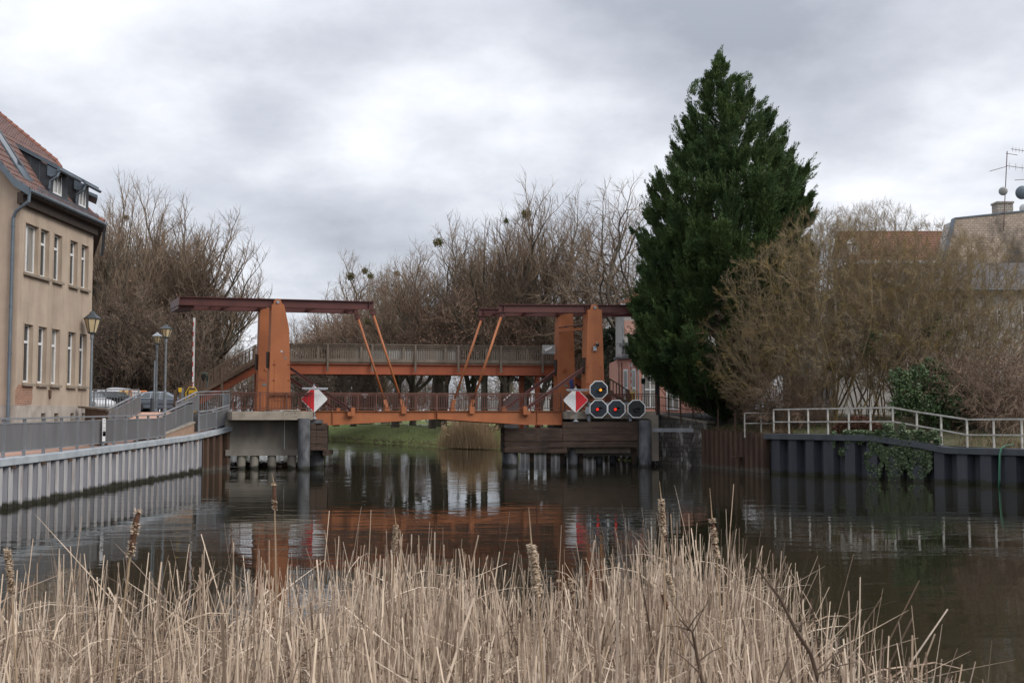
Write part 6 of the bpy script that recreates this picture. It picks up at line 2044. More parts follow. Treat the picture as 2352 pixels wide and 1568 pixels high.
def colonise(rg, starts, attr, step, infl, kill, up, jit, maxit=160, mom=.5):
    """space colonisation: branches grow towards free points of the crown volume"""
    nodes, par = [], []
    for chain in starts:
        p = -1
        for q in chain:
            nodes.append(Vector(q)); par.append(p); p = len(nodes) - 1
    near = [None] * len(attr)
    alive = list(range(len(attr)))
    fresh = list(range(len(nodes))); nk = {}
    for it in range(maxit):
        kd = kdtree.KDTree(len(fresh))
        for i in fresh: kd.insert(nodes[i], i)
        kd.balance()
        nxt = []; acc = {}
        for a in alive:
            co, i, d = kd.find(attr[a])
            if near[a] is None or d < near[a][1]: near[a] = (i, d)
            i, d = near[a]
            if d < kill: continue
            nxt.append(a)
            if d < infl:
                v = (attr[a] - nodes[i]).normalized()
                acc[i] = acc[i] + v if i in acc else v
        alive = nxt; fresh = []
        for i, v in acc.items():
            if v.length < 1e-3 or nk.get(i, 0) >= 3: continue
            nk[i] = nk.get(i, 0) + 1
            d = v.normalized()
            if par[i] >= 0: d = d + (nodes[i] - nodes[par[i]]).normalized() * mom
            d = d + Vector((rg.gauss(0, jit), rg.gauss(0, jit), rg.gauss(0, jit) + up)); d.normalize()
            q = nodes[i] + d * step
            nodes.append(q); par.append(i); fresh.append(len(nodes) - 1)
        if not fresh or len(nodes) > 9000: break
    return nodes, par


def tree_mesh(seed, h, shape, n_attr, step, infl, kill, starts, rtip, rmax, up=.12, jit=.12, twig_l=.7, twigs=2, thick=.07, droop=0.0, expo=2.25):
    """shape(rg) -> a random point of the crown volume; returns trunk mesh, crown mesh, twig list, top"""
    rg = random.Random(seed)
    attr = []
    while len(attr) < n_attr:
        p = shape(rg)
        if p is not None: attr.append(p)
    nodes, par = colonise(rg, starts(rg), attr, step, infl, kill, up, jit)
    n = len(nodes); kids = [[] for _ in range(n)]
    for i, p in enumerate(par):
        if p >= 0: kids[p].append(i)
    w = [0.0] * n
    for i in range(n - 1, -1, -1):
        w[i] = max(1.0, sum(w[k] for k in kids[i]))
    rad = [min(rmax, rtip * x ** (1 / expo)) for x in w]
    tv, tf, cv, cf, tips = [], [], [], [], []
    seen = [par[i] < 0 for i in range(n)]
    stack = [i for i in range(n) if par[i] < 0]
    while stack:
        i = stack.pop(); path = [i] if par[i] < 0 else [par[i], i]
        while kids[i]:
            ks = sorted(kids[i], key=lambda k: -w[k]); stack.extend(ks[1:]); i = ks[0]; path.append(i)
        # thick stretch of the chain belongs to the trunk and limbs, the rest to the crown
        r_ = [rad[j] for j in path]
        if len(path) > 1 and par[path[0]] >= 0 or (len(path) > 1 and path[0] != 0): r_[0] = min(r_[0], r_[1] * 1.15)
        if par[path[0]] < 0: r_[0] *= 1.25
        cut = len(path)
        for q in range(len(path)):
            if r_[q] < thick: cut = q; break
        if cut >= 2: fast_path(tv, tf, [nodes[j] for j in path[:cut + 1]], r_[:cut + 1], 7)
        lo = max(0, cut - 0)
        if len(path) - lo >= 2: fast_path(cv, cf, [nodes[j] for j in path[lo:]], r_[lo:], 4)
    top = 0
    cen = sum((nodes[i] for i in range(n)), Vector()) / n
    for i in range(n):
        if rad[i] > rtip * 2.6 or par[i] < 0: continue
        d0 = (nodes[i] - nodes[par[i]]).normalized(); out = (nodes[i] - cen); out.normalize()
        for _ in range(twigs + (1 if not kids[i] else 0)):
            d = (d0 + out * .35 + Vector((rg.gauss(0, .55), rg.gauss(0, .55), rg.gauss(.12 - droop, .5)))).normalized()
            L = twig_l * rg.uniform(.5, 1.2); p = nodes[i]; m_ = p + d * L * .5
            d2_ = (d + Vector((rg.gauss(0, .3), rg.gauss(0, .3), rg.gauss(.12 - droop, .3)))).normalized(); e = m_ + d2_ * L * .5
            fast_tube(cv, cf, [p, m_, e], [rtip * .85, rtip * .7, rtip * .5], 3); tips.append([p, m_, e])
            for q in range(2):
                b = p.lerp(e, rg.uniform(.3, .8)); d3_ = (d + Vector((rg.gauss(0, .7), rg.gauss(0, .7), rg.gauss(.1 - droop, .6)))).normalized(); e2 = b + d3_ * L * rg.uniform(.25, .5)
                fast_tube(cv, cf, [b, e2], [rtip * .6, rtip * .45], 3); tips.append([b, e2])
    zs = sorted(v[2] for v in cv); top = zs[-max(1, len(zs) // 3000)]
    return (tv, tf), (cv, cf), tips, rg, top


def fast_path(V_, F_, pts, rad, n):
    """tube along a bending chain, its section turned with the chain"""
    o = len(V_); m = len(pts); ref = None
    for i, p in enumerate(pts):
        d = pts[min(i + 1, m - 1)] - pts[max(i - 1, 0)]
        if d.length < 1e-6: d = Vector((0, 0, 1))
        d.normalize()
        if ref is None:
            ref = d.cross(Vector((.36, .48, .8)))
            if ref.length < .1: ref = d.cross(Vector((1, 0, 0)))
        s = ref - d * ref.dot(d)
        if s.length < 1e-3: s = d.cross(Vector((1, .3, 0)))
        s.normalize(); ref = s; t = d.cross(s); r = rad[i]
        for k in range(n):
            a = 2 * PI * k / n; c_, s_ = math.cos(a) * r, math.sin(a) * r
            V_.append((p.x + s.x * c_ + t.x * s_, p.y + s.y * c_ + t.y * s_, p.z + s.z * c_ + t.z * s_))
    for i in range(m - 1):
        for k in range(n):
            k2 = (k + 1) % n; F_.append((o + i * n + k, o + i * n + k2, o + (i + 1) * n + k2, o + (i + 1) * n + k))


def vase(h, zlo, rmax, zw, lobes=.25, sd=0):
    """round-topped crown: widest at height zw*h"""
    def f(rg):
        z = rg.uniform(zlo * h, h); u = z / h
        r = rmax * (math.sin(PI / 2 * (u - zlo * .6) / (zw - zlo * .6)) if u < zw else math.sqrt(max(0, 1 - ((u - zw) / (1 - zw)) ** 2)))
        a = rg.uniform(0, 2 * PI); r *= 1 + lobes * noise.noise(Vector((math.cos(a) * 1.6 + sd, math.sin(a) * 1.6, u * 4)))
        q = r * math.sqrt(rg.uniform(.0, 1))
        if rg.random() < .35: q = r * rg.uniform(.8, 1.02)
        return Vector((q * math.cos(a), q * math.sin(a), z))
    return f


def trunk_start(hh_, lean=.03):
    def f(rg):
        n = max(3, int(hh_ / .45)); lx, ly = rg.gauss(0, lean), rg.gauss(0, lean)
        return [[(lx * i * .45 + .04 * math.sin(i * .9), ly * i * .45 + .04 * math.cos(i * 1.1), -.2 + i * .45) for i in range(n)]]
    return f


def stem_starts(n, base, tilt, ln):
    def f(rg):
        res = []
        for k in range(n):
            a = 2 * PI * k / n + rg.uniform(-.3, .3); t = R(tilt) * rg.uniform(.15, 1.0); q = Vector((math.cos(a), math.sin(a), 0)) * rg.uniform(.1, base)
            d = Vector((math.cos(a) * math.sin(t), math.sin(a) * math.sin(t), math.cos(t))); L = ln * rg.uniform(.6, 1.2); m_ = max(3, int(L / .3))
            res.append([q + d * (L * i / m_) + Vector((0, 0, -.15)) + Vector((rg.gauss(0, .02), rg.gauss(0, .02), 0)) for i in range(m_ + 1)])
        return res
    return f


SPEC = [
        ('gold', 11, lambda h, s: vase(h, .18, 5.6, .50, .45, s), 3300, .26, 5, .46, stem_starts(17, .8, 42, 2.6), .0058, .09, dict(up=.06, jit=.12, twig_l=.48, twigs=4, thick=.03, expo=2.0), 'twig_gold', (2, 17), 0)]
KIND = {}
for key, hh_, shp_, na, stp, inf, kil, stt, rtp, rmx, kw, m, seeds, leaf in SPEC:
    KIND[key] = []
    for sd in seeds:
        T, C_, tips, rg, top = tree_mesh(sd, hh_, shp_(hh_, sd), na, stp, inf, kil, stt, rtp, rmx, **kw)
        lf = ([], [])
        if leaf:
            tips = [t for t in tips if noise.noise(t[0] * .35 + Vector((sd, 0, 0))) > -.12]
            leaf_quads(tips, rg, leaf, .12, lf[0], lf[1], 3)
        KIND[key].append((mesh_from('trunk', T, M['bark'] if key != 'gold' else M[m]), mesh_from('crown', C_, M[m]), mesh_from('leaves', lf, M['dead_leaf']) if leaf else None, top))


def fork_tree(seed, r0, coef, rmin, a_main, a_side, up, trunk_l, limbs, limb_a, wander=.07):
    """winter tree by repeated forking: a leader and a weaker side branch at every fork, short laterals between"""
    rg = random.Random(seed); segs, tips = [], []

    def turn(d, ang, az):
        a = d.cross(Vector((math.cos(az), math.sin(az), .37)))
        if a.length < .05: a = d.cross(Vector((0, 1, .2)))
        a.normalize(); b = a.cross(d)
        return (d * math.cos(ang) + (a * math.cos(az * 1.7) + b * math.sin(az * 1.7)) * math.sin(ang)).normalized()

    def fk(p, d, r, depth):
        L = trunk_l if depth == 0 else coef * r ** .62 * rg.uniform(.7, 1.3)
        pts = [p.copy()]; rads = [r]; k = 5 if depth == 0 else 3 if r > .03 else 2
        for i in range(k):
            w = wander * (.4 if depth == 0 else 1)
            d = (d + Vector((rg.gauss(0, w), rg.gauss(0, w), rg.gauss(0, w) + up * (1 if r > .02 else 1.6)))).normalized()
            p = p + d * (L / k); pts.append(p.copy()); rads.append(r * (1 - .12 * (i + 1) / k))
        if depth == 0: rads[0] *= 1.3
        segs.append((pts, rads))
        if r < rmin * 1.55:
            for _ in range(2 if rg.random() < .6 else 3):
                e = turn(d, rg.uniform(.15, .75), rg.uniform(0, 6.28)); l = rg.uniform(.4, .95); q = pts[rg.randrange(1, len(pts))]
                m_ = q + e * l * .5; e2 = (e + Vector((rg.gauss(0, .2), rg.gauss(0, .2), up + .08))).normalized()
                tp = [q, m_, m_ + e2 * l * .5]; segs.append((tp, [rmin * .85, rmin * .7, rmin * .5])); tips.append(tp)
        if r < rmin * 1.55: return
        if depth == 0:
            a0 = rg.uniform(0, 6.28)
            for j in range(limbs):
                az = a0 + 2 * PI * j / limbs + rg.uniform(-.4, .4); ang = R(limb_a) * rg.uniform(.55, 1.25) if j else R(6)
                q = pts[-1] if j < 3 else pts[-2]
                e = Vector((math.cos(az) * math.sin(ang), math.sin(az) * math.sin(ang), math.cos(ang)))
                fk(q, e, r * (rg.uniform(.50, .66) if j else .72), 1)
            return
        az = rg.uniform(0, 6.28)
        # the leader bends away from the side branch
        s_d = turn(d, R(a_side) * rg.uniform(.7, 1.3), az); m_d = (d * 1.0 - (s_d - d * s_d.dot(d)) * math.tan(R(a_main)) * rg.uniform(.5, 1.4)).normalized()
        fk(p, m_d, r * rg.uniform(.77, .86), depth + 1); fk(p, s_d, r * rg.uniform(.48, .68), depth + 1)
        for i in range(1, len(pts) - 1):
            if rg.random() < (.16 if r < .14 else .05): fk(pts[i], turn(d, R(rg.uniform(40, 70)), rg.uniform(0, 6.28)), max(rmin * .9, r * rg.uniform(.2, .36)), depth + 2)

    fk(Vector((0, 0, -.2)), Vector((rg.gauss(0, .02), rg.gauss(0, .02), 1)).normalized(), r0, 0)
    tv, tf, cv, cf = [], [], [], []
    for pts, rads in segs:
        if rads[0] > .04: fast_path(tv, tf, pts, rads, 7)
        else: fast_path(cv, cf, pts, rads, 4 if rads[0] > .015 else 3)
    zs = sorted(v[2] for v in cv)
    return (tv, tf), (cv, cf), tips, zs[-max(1, len(zs) // 2500)]


for key, seeds, leaf, kw, m in (('lime', (3, 8, 14, 31), 0, dict(r0=.37, coef=5.2, rmin=.0105, a_main=14, a_side=34, up=.07, trunk_l=5.0, limbs=6, limb_a=26), 'twig'),
                                ('open', (5, 21), 0, dict(r0=.40, coef=5.1, rmin=.0105, a_main=18, a_side=46, up=.035, trunk_l=4.5, limbs=6, limb_a=38, wander=.10), 'twig'),
                                ('fan', (6, 12), 0, dict(r0=.44, coef=4.6, rmin=.0105, a_main=12, a_side=32, up=.055, trunk_l=2.2, limbs=9, limb_a=38), 'twig'),
                                ('horn', (4, 9, 15), .42, dict(r0=.25, coef=3.7, rmin=.0105, a_main=18, a_side=44, up=.035, trunk_l=4.8, limbs=6, limb_a=40, wander=.12), 'twig_red')):
    KIND[key] = []
    for sd in seeds:
        T, C_, tips, top = fork_tree(sd, **kw); lf = ([], [])
        if leaf:
            rg = random.Random(sd); tips = [t for t in tips if noise.noise(t[0] * .35 + Vector((sd, 0, 0))) > -.12]
            leaf_quads(tips, rg, leaf if sd != 15 else .08, .11, lf[0], lf[1], 3)
        KIND[key].append((mesh_from('trunk', T, M['bark']), mesh_from('crown', C_, M[m]), mesh_from('leaves', lf, M['dead_leaf']) if leaf else None, top))
        print(key, sd, 'top', round(top, 1), 'faces', len(C_[1]), 'width', round(max(v[0] for v in C_[0]) - min(v[0] for v in C_[0]), 1))
for key, P, hh_, r0, m, seeds, leaf in (('thick', THICK, 8, .05, 'twig_dark', (6, 13), .10), ('brush', BRUSH, 4.6, .03, 'twig_red', (7, 12), .15)):
    KIND[key] = []
    for sd in seeds:
        T, C_, tips, rg = make_tree_mesh(sd, P, hh_, r0)
        lf = ([], []); leaf_quads(tips, rg, leaf * (.2 if key == 'brush' else 1), .08, lf[0], lf[1], 2)
        top = sorted(v[2] for v in C_[0])[-max(1, len(C_[0]) // 2000)]
        KIND[key].append((mesh_from('stems', T, M[m]), mesh_from('crown', C_, M[m]), mesh_from('leaves', lf, M['dead_leaf']), top))
WOODY = ('lime', 'open', 'horn', 'fan')


def tree(name, label, cat, kind, var, x, y, z, h, rot, group=None, sx=1.0):
    """h is the wanted height of the crown top above z"""
    a, b, c, top = KIND[kind][var % len(KIND[kind])]
    root = thing(name, label, cat, (x, y, z), group)
    link('trunk' if kind in WOODY else 'stems', a, root); cr = link('crown', b, root)
    if c: link('withered_leaves', c, cr)
    s = h / top; root.scale = (s * sx, s * sx, s); root.rotation_euler = (0, 0, rot)
    return root


def tree_px(name, label, cat, kind, var, px, Y, ytop, zb, rot, group=None, sx=1.0):
    p = at(px, 944, Y); return tree(name, label, cat, kind, var, p.x, Y, zb, H + (944 - ytop) / F * Y - zb, rot, group, sx)


rt_ = random.Random(5)
# avenue across the canal, each with its own crown top
AV = [(1150, 108, 402, 'lime', 1.12), (1268, 110, 412, 'lime', 1.05), (1205, 118, 470, 'lime', .9), (1010, 118, 486, 'lime', 1.15), (1080, 119, 520, 'lime', .9), (1335, 116, 590, 'open', 1.0), (948, 126, 556, 'open', .9)]
AVL = ['tall bare lime tree, left one of the two highest crowns across the canal', 'tall bare lime tree, right one of the two highest crowns across the canal', 'bare lime tree between and behind the two highest crowns', 'round-crowned bare tree carrying the large dark mistletoe ball',
       'bare lime tree between the large mistletoe and the highest crowns', 'bare tree with spreading limbs above the right balance beam', 'smaller bare tree left of the one with the large mistletoe']
for i, (px, Y, yt, k, sx) in enumerate(AV):
    tree_px('bare_tree', AVL[i], 'tree', k, i, px, Y, yt, 1.75, rt_.uniform(0, 6.28), 'bare trees across the canal', sx)
for i, (px, Y, yt, k, lab, sx) in enumerate(((1440, 99, 420, 'open', 'wide bare tree standing partly hidden left of the dark conifer', 1.0), (828, 140, 570, 'lime', 'distant bare tree carrying several green mistletoe balls', 1.25), (915, 146, 578, 'open', 'distant bare tree right of the mistletoe-laden one', .9),
                                             (785, 158, 680, 'lime', 'small distant bare tree left of the mistletoe-laden one', 1.4), (722, 175, 722, 'lime', 'low far tree seen between the left tower and the hanger rods', 1.6), (675, 190, 722, 'open', 'low far tree just right of the near left tower', 1.2), (560, 210, 795, 'open', 'far low tree seen over the left stairs', 1.2))):
    tree_px('bare_tree', lab, 'tree', k, i + 1, px, Y, yt, 1.75, rt_.uniform(0, 6.28), 'bare trees across the canal', sx)
HL = 'low brown tree still holding withered leaves, below the tall bare crowns'
for i, (px, Y, yt) in enumerate(((772, 128, 694), (812, 126, 668), (908, 119, 640), (992, 112, 625), (1019, 109, 650), (1084, 111, 640), (1113, 105, 655), (1166, 104, 660), (1206, 106, 665), (700, 140, 752), (745, 150, 728), (1240, 104, 700), (1290, 108, 690), (1350, 108, 700), (1400, 104, 730), (885, 140, 640))):
    tree_px('leafy_tree', HL, 'tree', 'horn', i, px, Y, yt, 1.75, rt_.uniform(0, 6.28), 'low brown trees with withered leaves', rt_.uniform(.95, 1.3))
for i, px in enumerate((1180,)):
    tree_px('bare_tree', 'bare tree in the back row behind the avenue', 'tree', 'lime', i, px, 140 + 6 * (i % 3), 540 + 25 * (i % 2), 1.75, rt_.uniform(0, 6.28), 'bare trees of the back row', 1.1)
# wood behind the left bank
LT = [(262, 96, 385, 'fan', 'tall bare tree rising beside the roof end of the beige house', .95), (352, 99, 392, 'fan', 'tall bare tree over the street lamps, second from the house', .95), (440, 100, 440, 'fan', 'bare tree with boughs reaching out above the left balance beam', 1.25)]
for i, (px, Y, yt, k, lab, sx) in enumerate(LT):
    tree_px('bare_tree', lab, 'tree', k, i, px, Y, yt, 3.0, rt_.uniform(0, 6.28), 'tall bare trees behind the left bank', sx)
for i, (px, Y, yt) in enumerate(((225, 110, 520), (320, 114, 540), (470, 122, 670), (505, 135, 755))):
    tree_px('bare_tree', 'bare tree in the dense wood behind the left bank', 'tree', 'fan' if i % 2 else 'lime', i, px, Y, yt, 3.0, rt_.uniform(0, 6.28), 'trees of the dense left wood', 1.1)
for i in range(30):
    px = 205 + (i % 15) * 19.5 + rt_.uniform(-6, 6); Y = (91, 99)[i // 15] + rt_.uniform(-2, 2)
    if px > 440: Y += 14
    tree_px('bare_shrub', 'tall brown bare shrub in the undergrowth behind the parked vehicles', 'shrub', 'thick', i, px, Y, (670 if px < 420 else 770 if px < 470 else 815) + rt_.uniform(-45, 45), 3.0, rt_.uniform(0, 6.28), 'undergrowth behind the parked vehicles', 1.15)
for i, (px, Y, yt) in enumerate(((690, 126, 800), (735, 130, 800), (770, 122, 810), (812, 126, 800), (850, 130, 800), (640, 120, 830), (895, 135, 820))):
    tree_px('bare_shrub', 'brown bare shrub below the footbridge on the far bank', 'shrub', 'thick', i, px, Y, yt, 1.75, rt_.uniform(0, 6.28), 'shrubs below the footbridge', 1.3)

for i in range(16):
    tree_px('bare_shrub', 'far brown thicket beyond the avenue across the canal', 'shrub', 'thick', i, 650 + i * 52 + rt_.uniform(-12, 12), 172 + rt_.uniform(-9, 9), 845 + rt_.uniform(-20, 15), 1.75, rt_.uniform(0, 6.28), 'far thicket beyond the avenue', 1.6)
for i, (px, Y, yt) in enumerate(((528, 118, 850), (560, 122, 840), (592, 118, 850), (500, 122, 830))):
    tree_px('bare_shrub', 'brown shrub seen under the left stairs', 'shrub', 'thick', i, px, Y, yt, 1.75, rt_.uniform(0, 6.28), 'shrubs seen under the left stairs', 1.2)
# mistletoe balls
rm = random.Random(3)
for px, py, r, Y, lab in ((1007, 557, 10.5, 118, 'large dark mistletoe ball in the broad tree left of centre crowns'), (805, 634, 9, 140, 'lowest left mistletoe ball in the distant bare tree'), (838, 622, 7.5, 140, 'uppermost mistletoe ball in the distant bare tree'),
                          (851, 634, 6.5, 139, 'small mistletoe ball right of its group in the distant tree'), (911, 629, 6.5, 148, 'mistletoe ball alone in the crown right of the distant group'), (844, 739, 7, 124, 'yellow-green mistletoe ball seen beside the left hanger rod'),
                          (1208, 492, 11, 108, 'brown-green mistletoe ball in the highest lime crown'), (1163, 508, 6.5, 109, 'small faint mistletoe ball left of the highest crown'), (290, 500, 6, 97, 'small mistletoe ball in the tall tree beside the house')):
    c = at(px, py, Y); rr = r / F * Y
    mb = MB()
    for _ in range(300):
        d = Vector((rm.gauss(0, 1), rm.gauss(0, 1), rm.gauss(0, .9))).normalized(); p = c + d * rr * rm.uniform(.15, 1.12) * (1 + .3 * noise.noise(d * 2 + c))
        a = Vector((rm.gauss(0, 1), rm.gauss(0, 1), rm.gauss(0, 1))).normalized(); b = a.cross(d).normalized() if a.cross(d).length > .01 else Vector((1, 0, 0)); s = rm.uniform(.07, .13) * rr / .4
        mb.add([p - a * s * .3, p + b * s, p + a * s * .3 + d * s, p - b * s], [(0, 1, 2, 3)])
    o = mb.build('mistletoe', M['mistletoe'], recalc=False); tag(o, lab, 'mistletoe', 'mistletoe balls in the bare trees')

# ------------------------------------------------------------------ the big conifer
M['needle'] = mat('conifer_sprays', (0.088, 0.135, 0.042), (0.038, 0.070, 0.028), 0.55, rough=.8, detail=3, dirt=(0.075, 0.10, 0.03), dscale=1.1, dstretch=(1, 1, 1), dlo=.55, dhi=.8, spec=.2)
YC = 67.6
ol = [(115, 1650, 1652), (145, 1632, 1671), (180, 1614, 1712), (230, 1575, 1752), (279, 1556, 1795), (356, 1534, 1826), (385, 1520, 1858), (411, 1506, 1868), (449, 1492, 1874), (537, 1473, 1872), (631, 1450, 1866), (707, 1437, 1850), (778, 1436, 1825), (819, 1458, 1800), (871, 1524, 1765), (924, 1598, 1730), (962, 1640, 1715)]


def outline(yv):
    for (y0, l0, r0), (y1, l1, r1) in zip(ol, ol[1:]):
        if yv <= y1:
            f = max(0, (yv - y0) / (y1 - y0)); return l0 + (l1 - l0) * f, r0 + (r1 - r0) * f
    return ol[-1][1:]


def axis_x(yv): return 1652 + (1682 - 1652) * (yv - 115) / 850


ct = at(1682, 975, YC)
cf_ = thing('conifer', 'tall dense dark green conifer towering over the right bank', 'conifer', (ct.x, YC, 2.2))
ztop = at(1650, 112, YC).z
rc = random.Random(23)
wv, wf, nv, nf = [], [], [], []
fast_tube(wv, wf, [Vector((at(axis_x(y), y, YC).x, YC, at(axis_x(y), y, YC).z)) for y in (985, 850, 700, 500, 300, 150)], [.34, .3, .25, .17, .09, .03], 8)
px_m = YC / F


def plume(p, d, L, wdt, ns):
    """a feathery spray: flat little fans set along a curved axis"""
    side = d.cross(Vector((0, 0, 1)))
    if side.length < .05: side = Vector((1, 0, 0))
    side.normalize(); up = side.cross(d)
    ns = int(ns * 1.75)
    for i in range(ns):
        f = (i + rc.random()) / ns
        q = p + d * (L * f) + Vector((0, 0, .10 * L * f * f))
        w = wdt * (1.25 * (1 - f) ** .75 + .06)
        a = rc.uniform(0, 6.28); o_ = side * math.cos(a) + up * math.sin(a)
        rr = w * rc.uniform(.2, 1)
        q = q + o_ * rr * .55
        sd = (d * 1.0 + o_ * rc.uniform(.25, .7) + Vector((rc.gauss(0, .12), rc.gauss(0, .12), .25 + rc.gauss(0, .12)))).normalized()
        l = rc.uniform(.14, .31) * (1.15 - .4 * f); b = sd.cross(Vector((rc.gauss(0, 1), rc.gauss(0, 1), rc.gauss(0, 1))))
        if b.length < .01: continue
        b.normalize(); b *= l * rc.uniform(.07, .14)
        o = len(nv); t = q + sd * l; m_ = q + sd * l * .45
        nv.extend([(q.x, q.y, q.z), (m_.x + b.x, m_.y + b.y, m_.z + b.z), (t.x, t.y, t.z), (m_.x - b.x, m_.y - b.y, m_.z - b.z)])
        nf.append((o, o + 1, o + 2, o + 3))


# irregular bulges and hollows of the outline by direction and height
def bulge(az, z):
    return 1.0 + .20 * noise.noise(Vector((math.cos(az) * 1.7, math.sin(az) * 1.7, z * .42))) + .10 * noise.noise(Vector((math.cos(az) * 4, math.sin(az) * 4, z * 1.1 + 9)))


def shell_point(u, az, k):
    """point of the crown envelope, scaled by k about the axis"""
    yv = 118 + (950 - 118) * u
    l, r = outline(yv); ax = axis_x(yv); ca = math.cos(az)
    rad = ((ax - l) if ca < 0 else (r - ax)) * px_m
    rad = rad * abs(ca) + ((r - l) / 2) * px_m * (1 - abs(ca))
    c = at(ax, yv, YC)
    rad *= bulge(az, c.z)
    return Vector((c.x, YC, c.z)) + Vector((ca, math.sin(az), 0)) * rad * k, rad, yv


for i in range(960):                                     # boughs: each a leading plume with side plumes
    u = rc.random() ** .66; az = rc.uniform(0, 2 * PI)
    tip, rad, yv = shell_point(u, az, rc.uniform(.84, 1.12))
    outd = Vector((math.cos(az), math.sin(az), 0))
    L = min(2.6, .55 + rad * .36) * rc.uniform(.75, 1.3)
    upk = .70 + .9 * (1 - u) + rc.uniform(-.25, .35)
    if yv > 800: upk -= .6 * (yv - 800) / 150
    d = (outd + Vector((rc.gauss(0, .18), rc.gauss(0, .18), upk))).normalized()
    if rad < .35: d = Vector((outd.x * .3, outd.y * .3, 1)).normalized()
    root = tip - d * L
    plume(root, d, L, .20 + .10 * L, int(26 + 24 * L))
    fast_tube(wv, wf, [root - d * L * .3 - Vector((0, 0, .1)), root, tip - d * .25 * L], [.03, .02, .008], 4)
    for k in range(int(3 + 3.2 * L)):
        f = rc.uniform(.0, .72); sd = outd.cross(Vector((0, 0, 1))) * rc.choice((-1, 1)) * rc.uniform(.25, .75)
        d2_ = (d + sd + Vector((0, 0, rc.uniform(-.1, .35)))).normalized()
        plume(root + d * L * f, d2_, L * (1 - f) * rc.uniform(.45, .8), .15 + .07 * L, int(14 + 15 * L))
for i in range(520):                                     # shaded inner sprays
    u = rc.random() ** .74; az = rc.uniform(0, 2 * PI); tip, rad, yv = shell_point(u, az, rc.uniform(.40, .78))
    d = (Vector((math.cos(az), math.sin(az), .7))).normalized(); L = min(1.6, .4 + rad * .25)
    plume(tip - d * L, d, L, .35, int(20 + 16 * L))
    s0 = tip.copy(); s0.x = at(axis_x(yv), yv, YC).x; s0.y = YC; s0.z -= rad * .5
    if i % 2 == 0: fast_tube(wv, wf, [s0, s0.lerp(tip, .55) - Vector((0, 0, .1 * rad)), tip], [.05 + .008 * rad, .035, .012], 4)
# separate leaders that stand out of the outline
for (xa, ya, xb, yb) in ((1690, 190, 1733, 172), (1735, 260, 1762, 226), (1760, 320, 1806, 283), (1828, 420, 1884, 386), (1600, 262, 1573, 228), (1588, 215, 1612, 178), (1570, 320, 1553, 276), (1550, 390, 1533, 352), (1520, 440, 1504, 408), (1650, 160, 1651, 112), (1835, 470, 1880, 452), (1700, 215, 1722, 182), (1745, 300, 1770, 262), (1490, 580, 1468, 545)):
    a, b = at(xa, ya, YC), at(xb, yb, YC); L = (b - a).length
    for k in range(5):
        j = Vector((rc.uniform(-.25, .25), rc.uniform(-.5, .5), rc.uniform(-.3, .2)))
        plume(a + j, (b - a).normalized(), L * rc.uniform(.6, 1.0), .26, 46)
me = mesh_from('crown', (nv, nf), M['needle']); o = link('crown', me, cf_); o.location = -cf_.location
me = mesh_from('trunk', (wv, wf), M['bark']); o = link('trunk', me, cf_); o.location = -cf_.location
# small far evergreen beside the pink house
M['needle2'] = mat('far_conifer_sprays', (0.035, 0.055, 0.028), (0.018, 0.03, 0.018), .8, rough=.85)
nv, nf = [], []; p = at(1404, 944, 96)
for i in range(240):
    f = rc.random() ** .8; z = 4.0 + 6.0 * f; rad = 1.6 * (1 - f) + .2; az = rc.uniform(0, 6.28)
    d = Vector((math.cos(az), math.sin(az), .25)).normalized(); q = Vector((p.x, 96, z)) + Vector((math.cos(az), math.sin(az), 0)) * rad * rc.uniform(.2, .9); plume(q, d, .7, .2, 26)
st_ = thing('small_evergreen', 'small dark evergreen between the right tower and the pink house', 'evergreen', (p.x, 96, 3))
o = link('crown', mesh_from('crown', (nv, nf), M['needle2']), st_); o.location = -st_.location
mb = MB(); mb.tube([(p.x, 96, 2.5), (p.x, 96, 10)], [.14, .03], 6); mb.build('trunk', M['bark'], st_)
for i, (px, Y, yt) in enumerate(((1395, 104, 775), (1412, 106, 780), (1425, 104, 790))):
    tree_px('bare_shrub', 'thin upright bare saplings left of the pink house', 'shrub', 'thick', i, px, Y, yt, 2.9, i * 2.1, 'saplings left of the pink house', .45)

# ------------------------------------------------------------------ bare and green shrubs on the right bank
def gp(px, Y, z=2.4):
    p = at(px, 944, Y); return p.x, Y, z


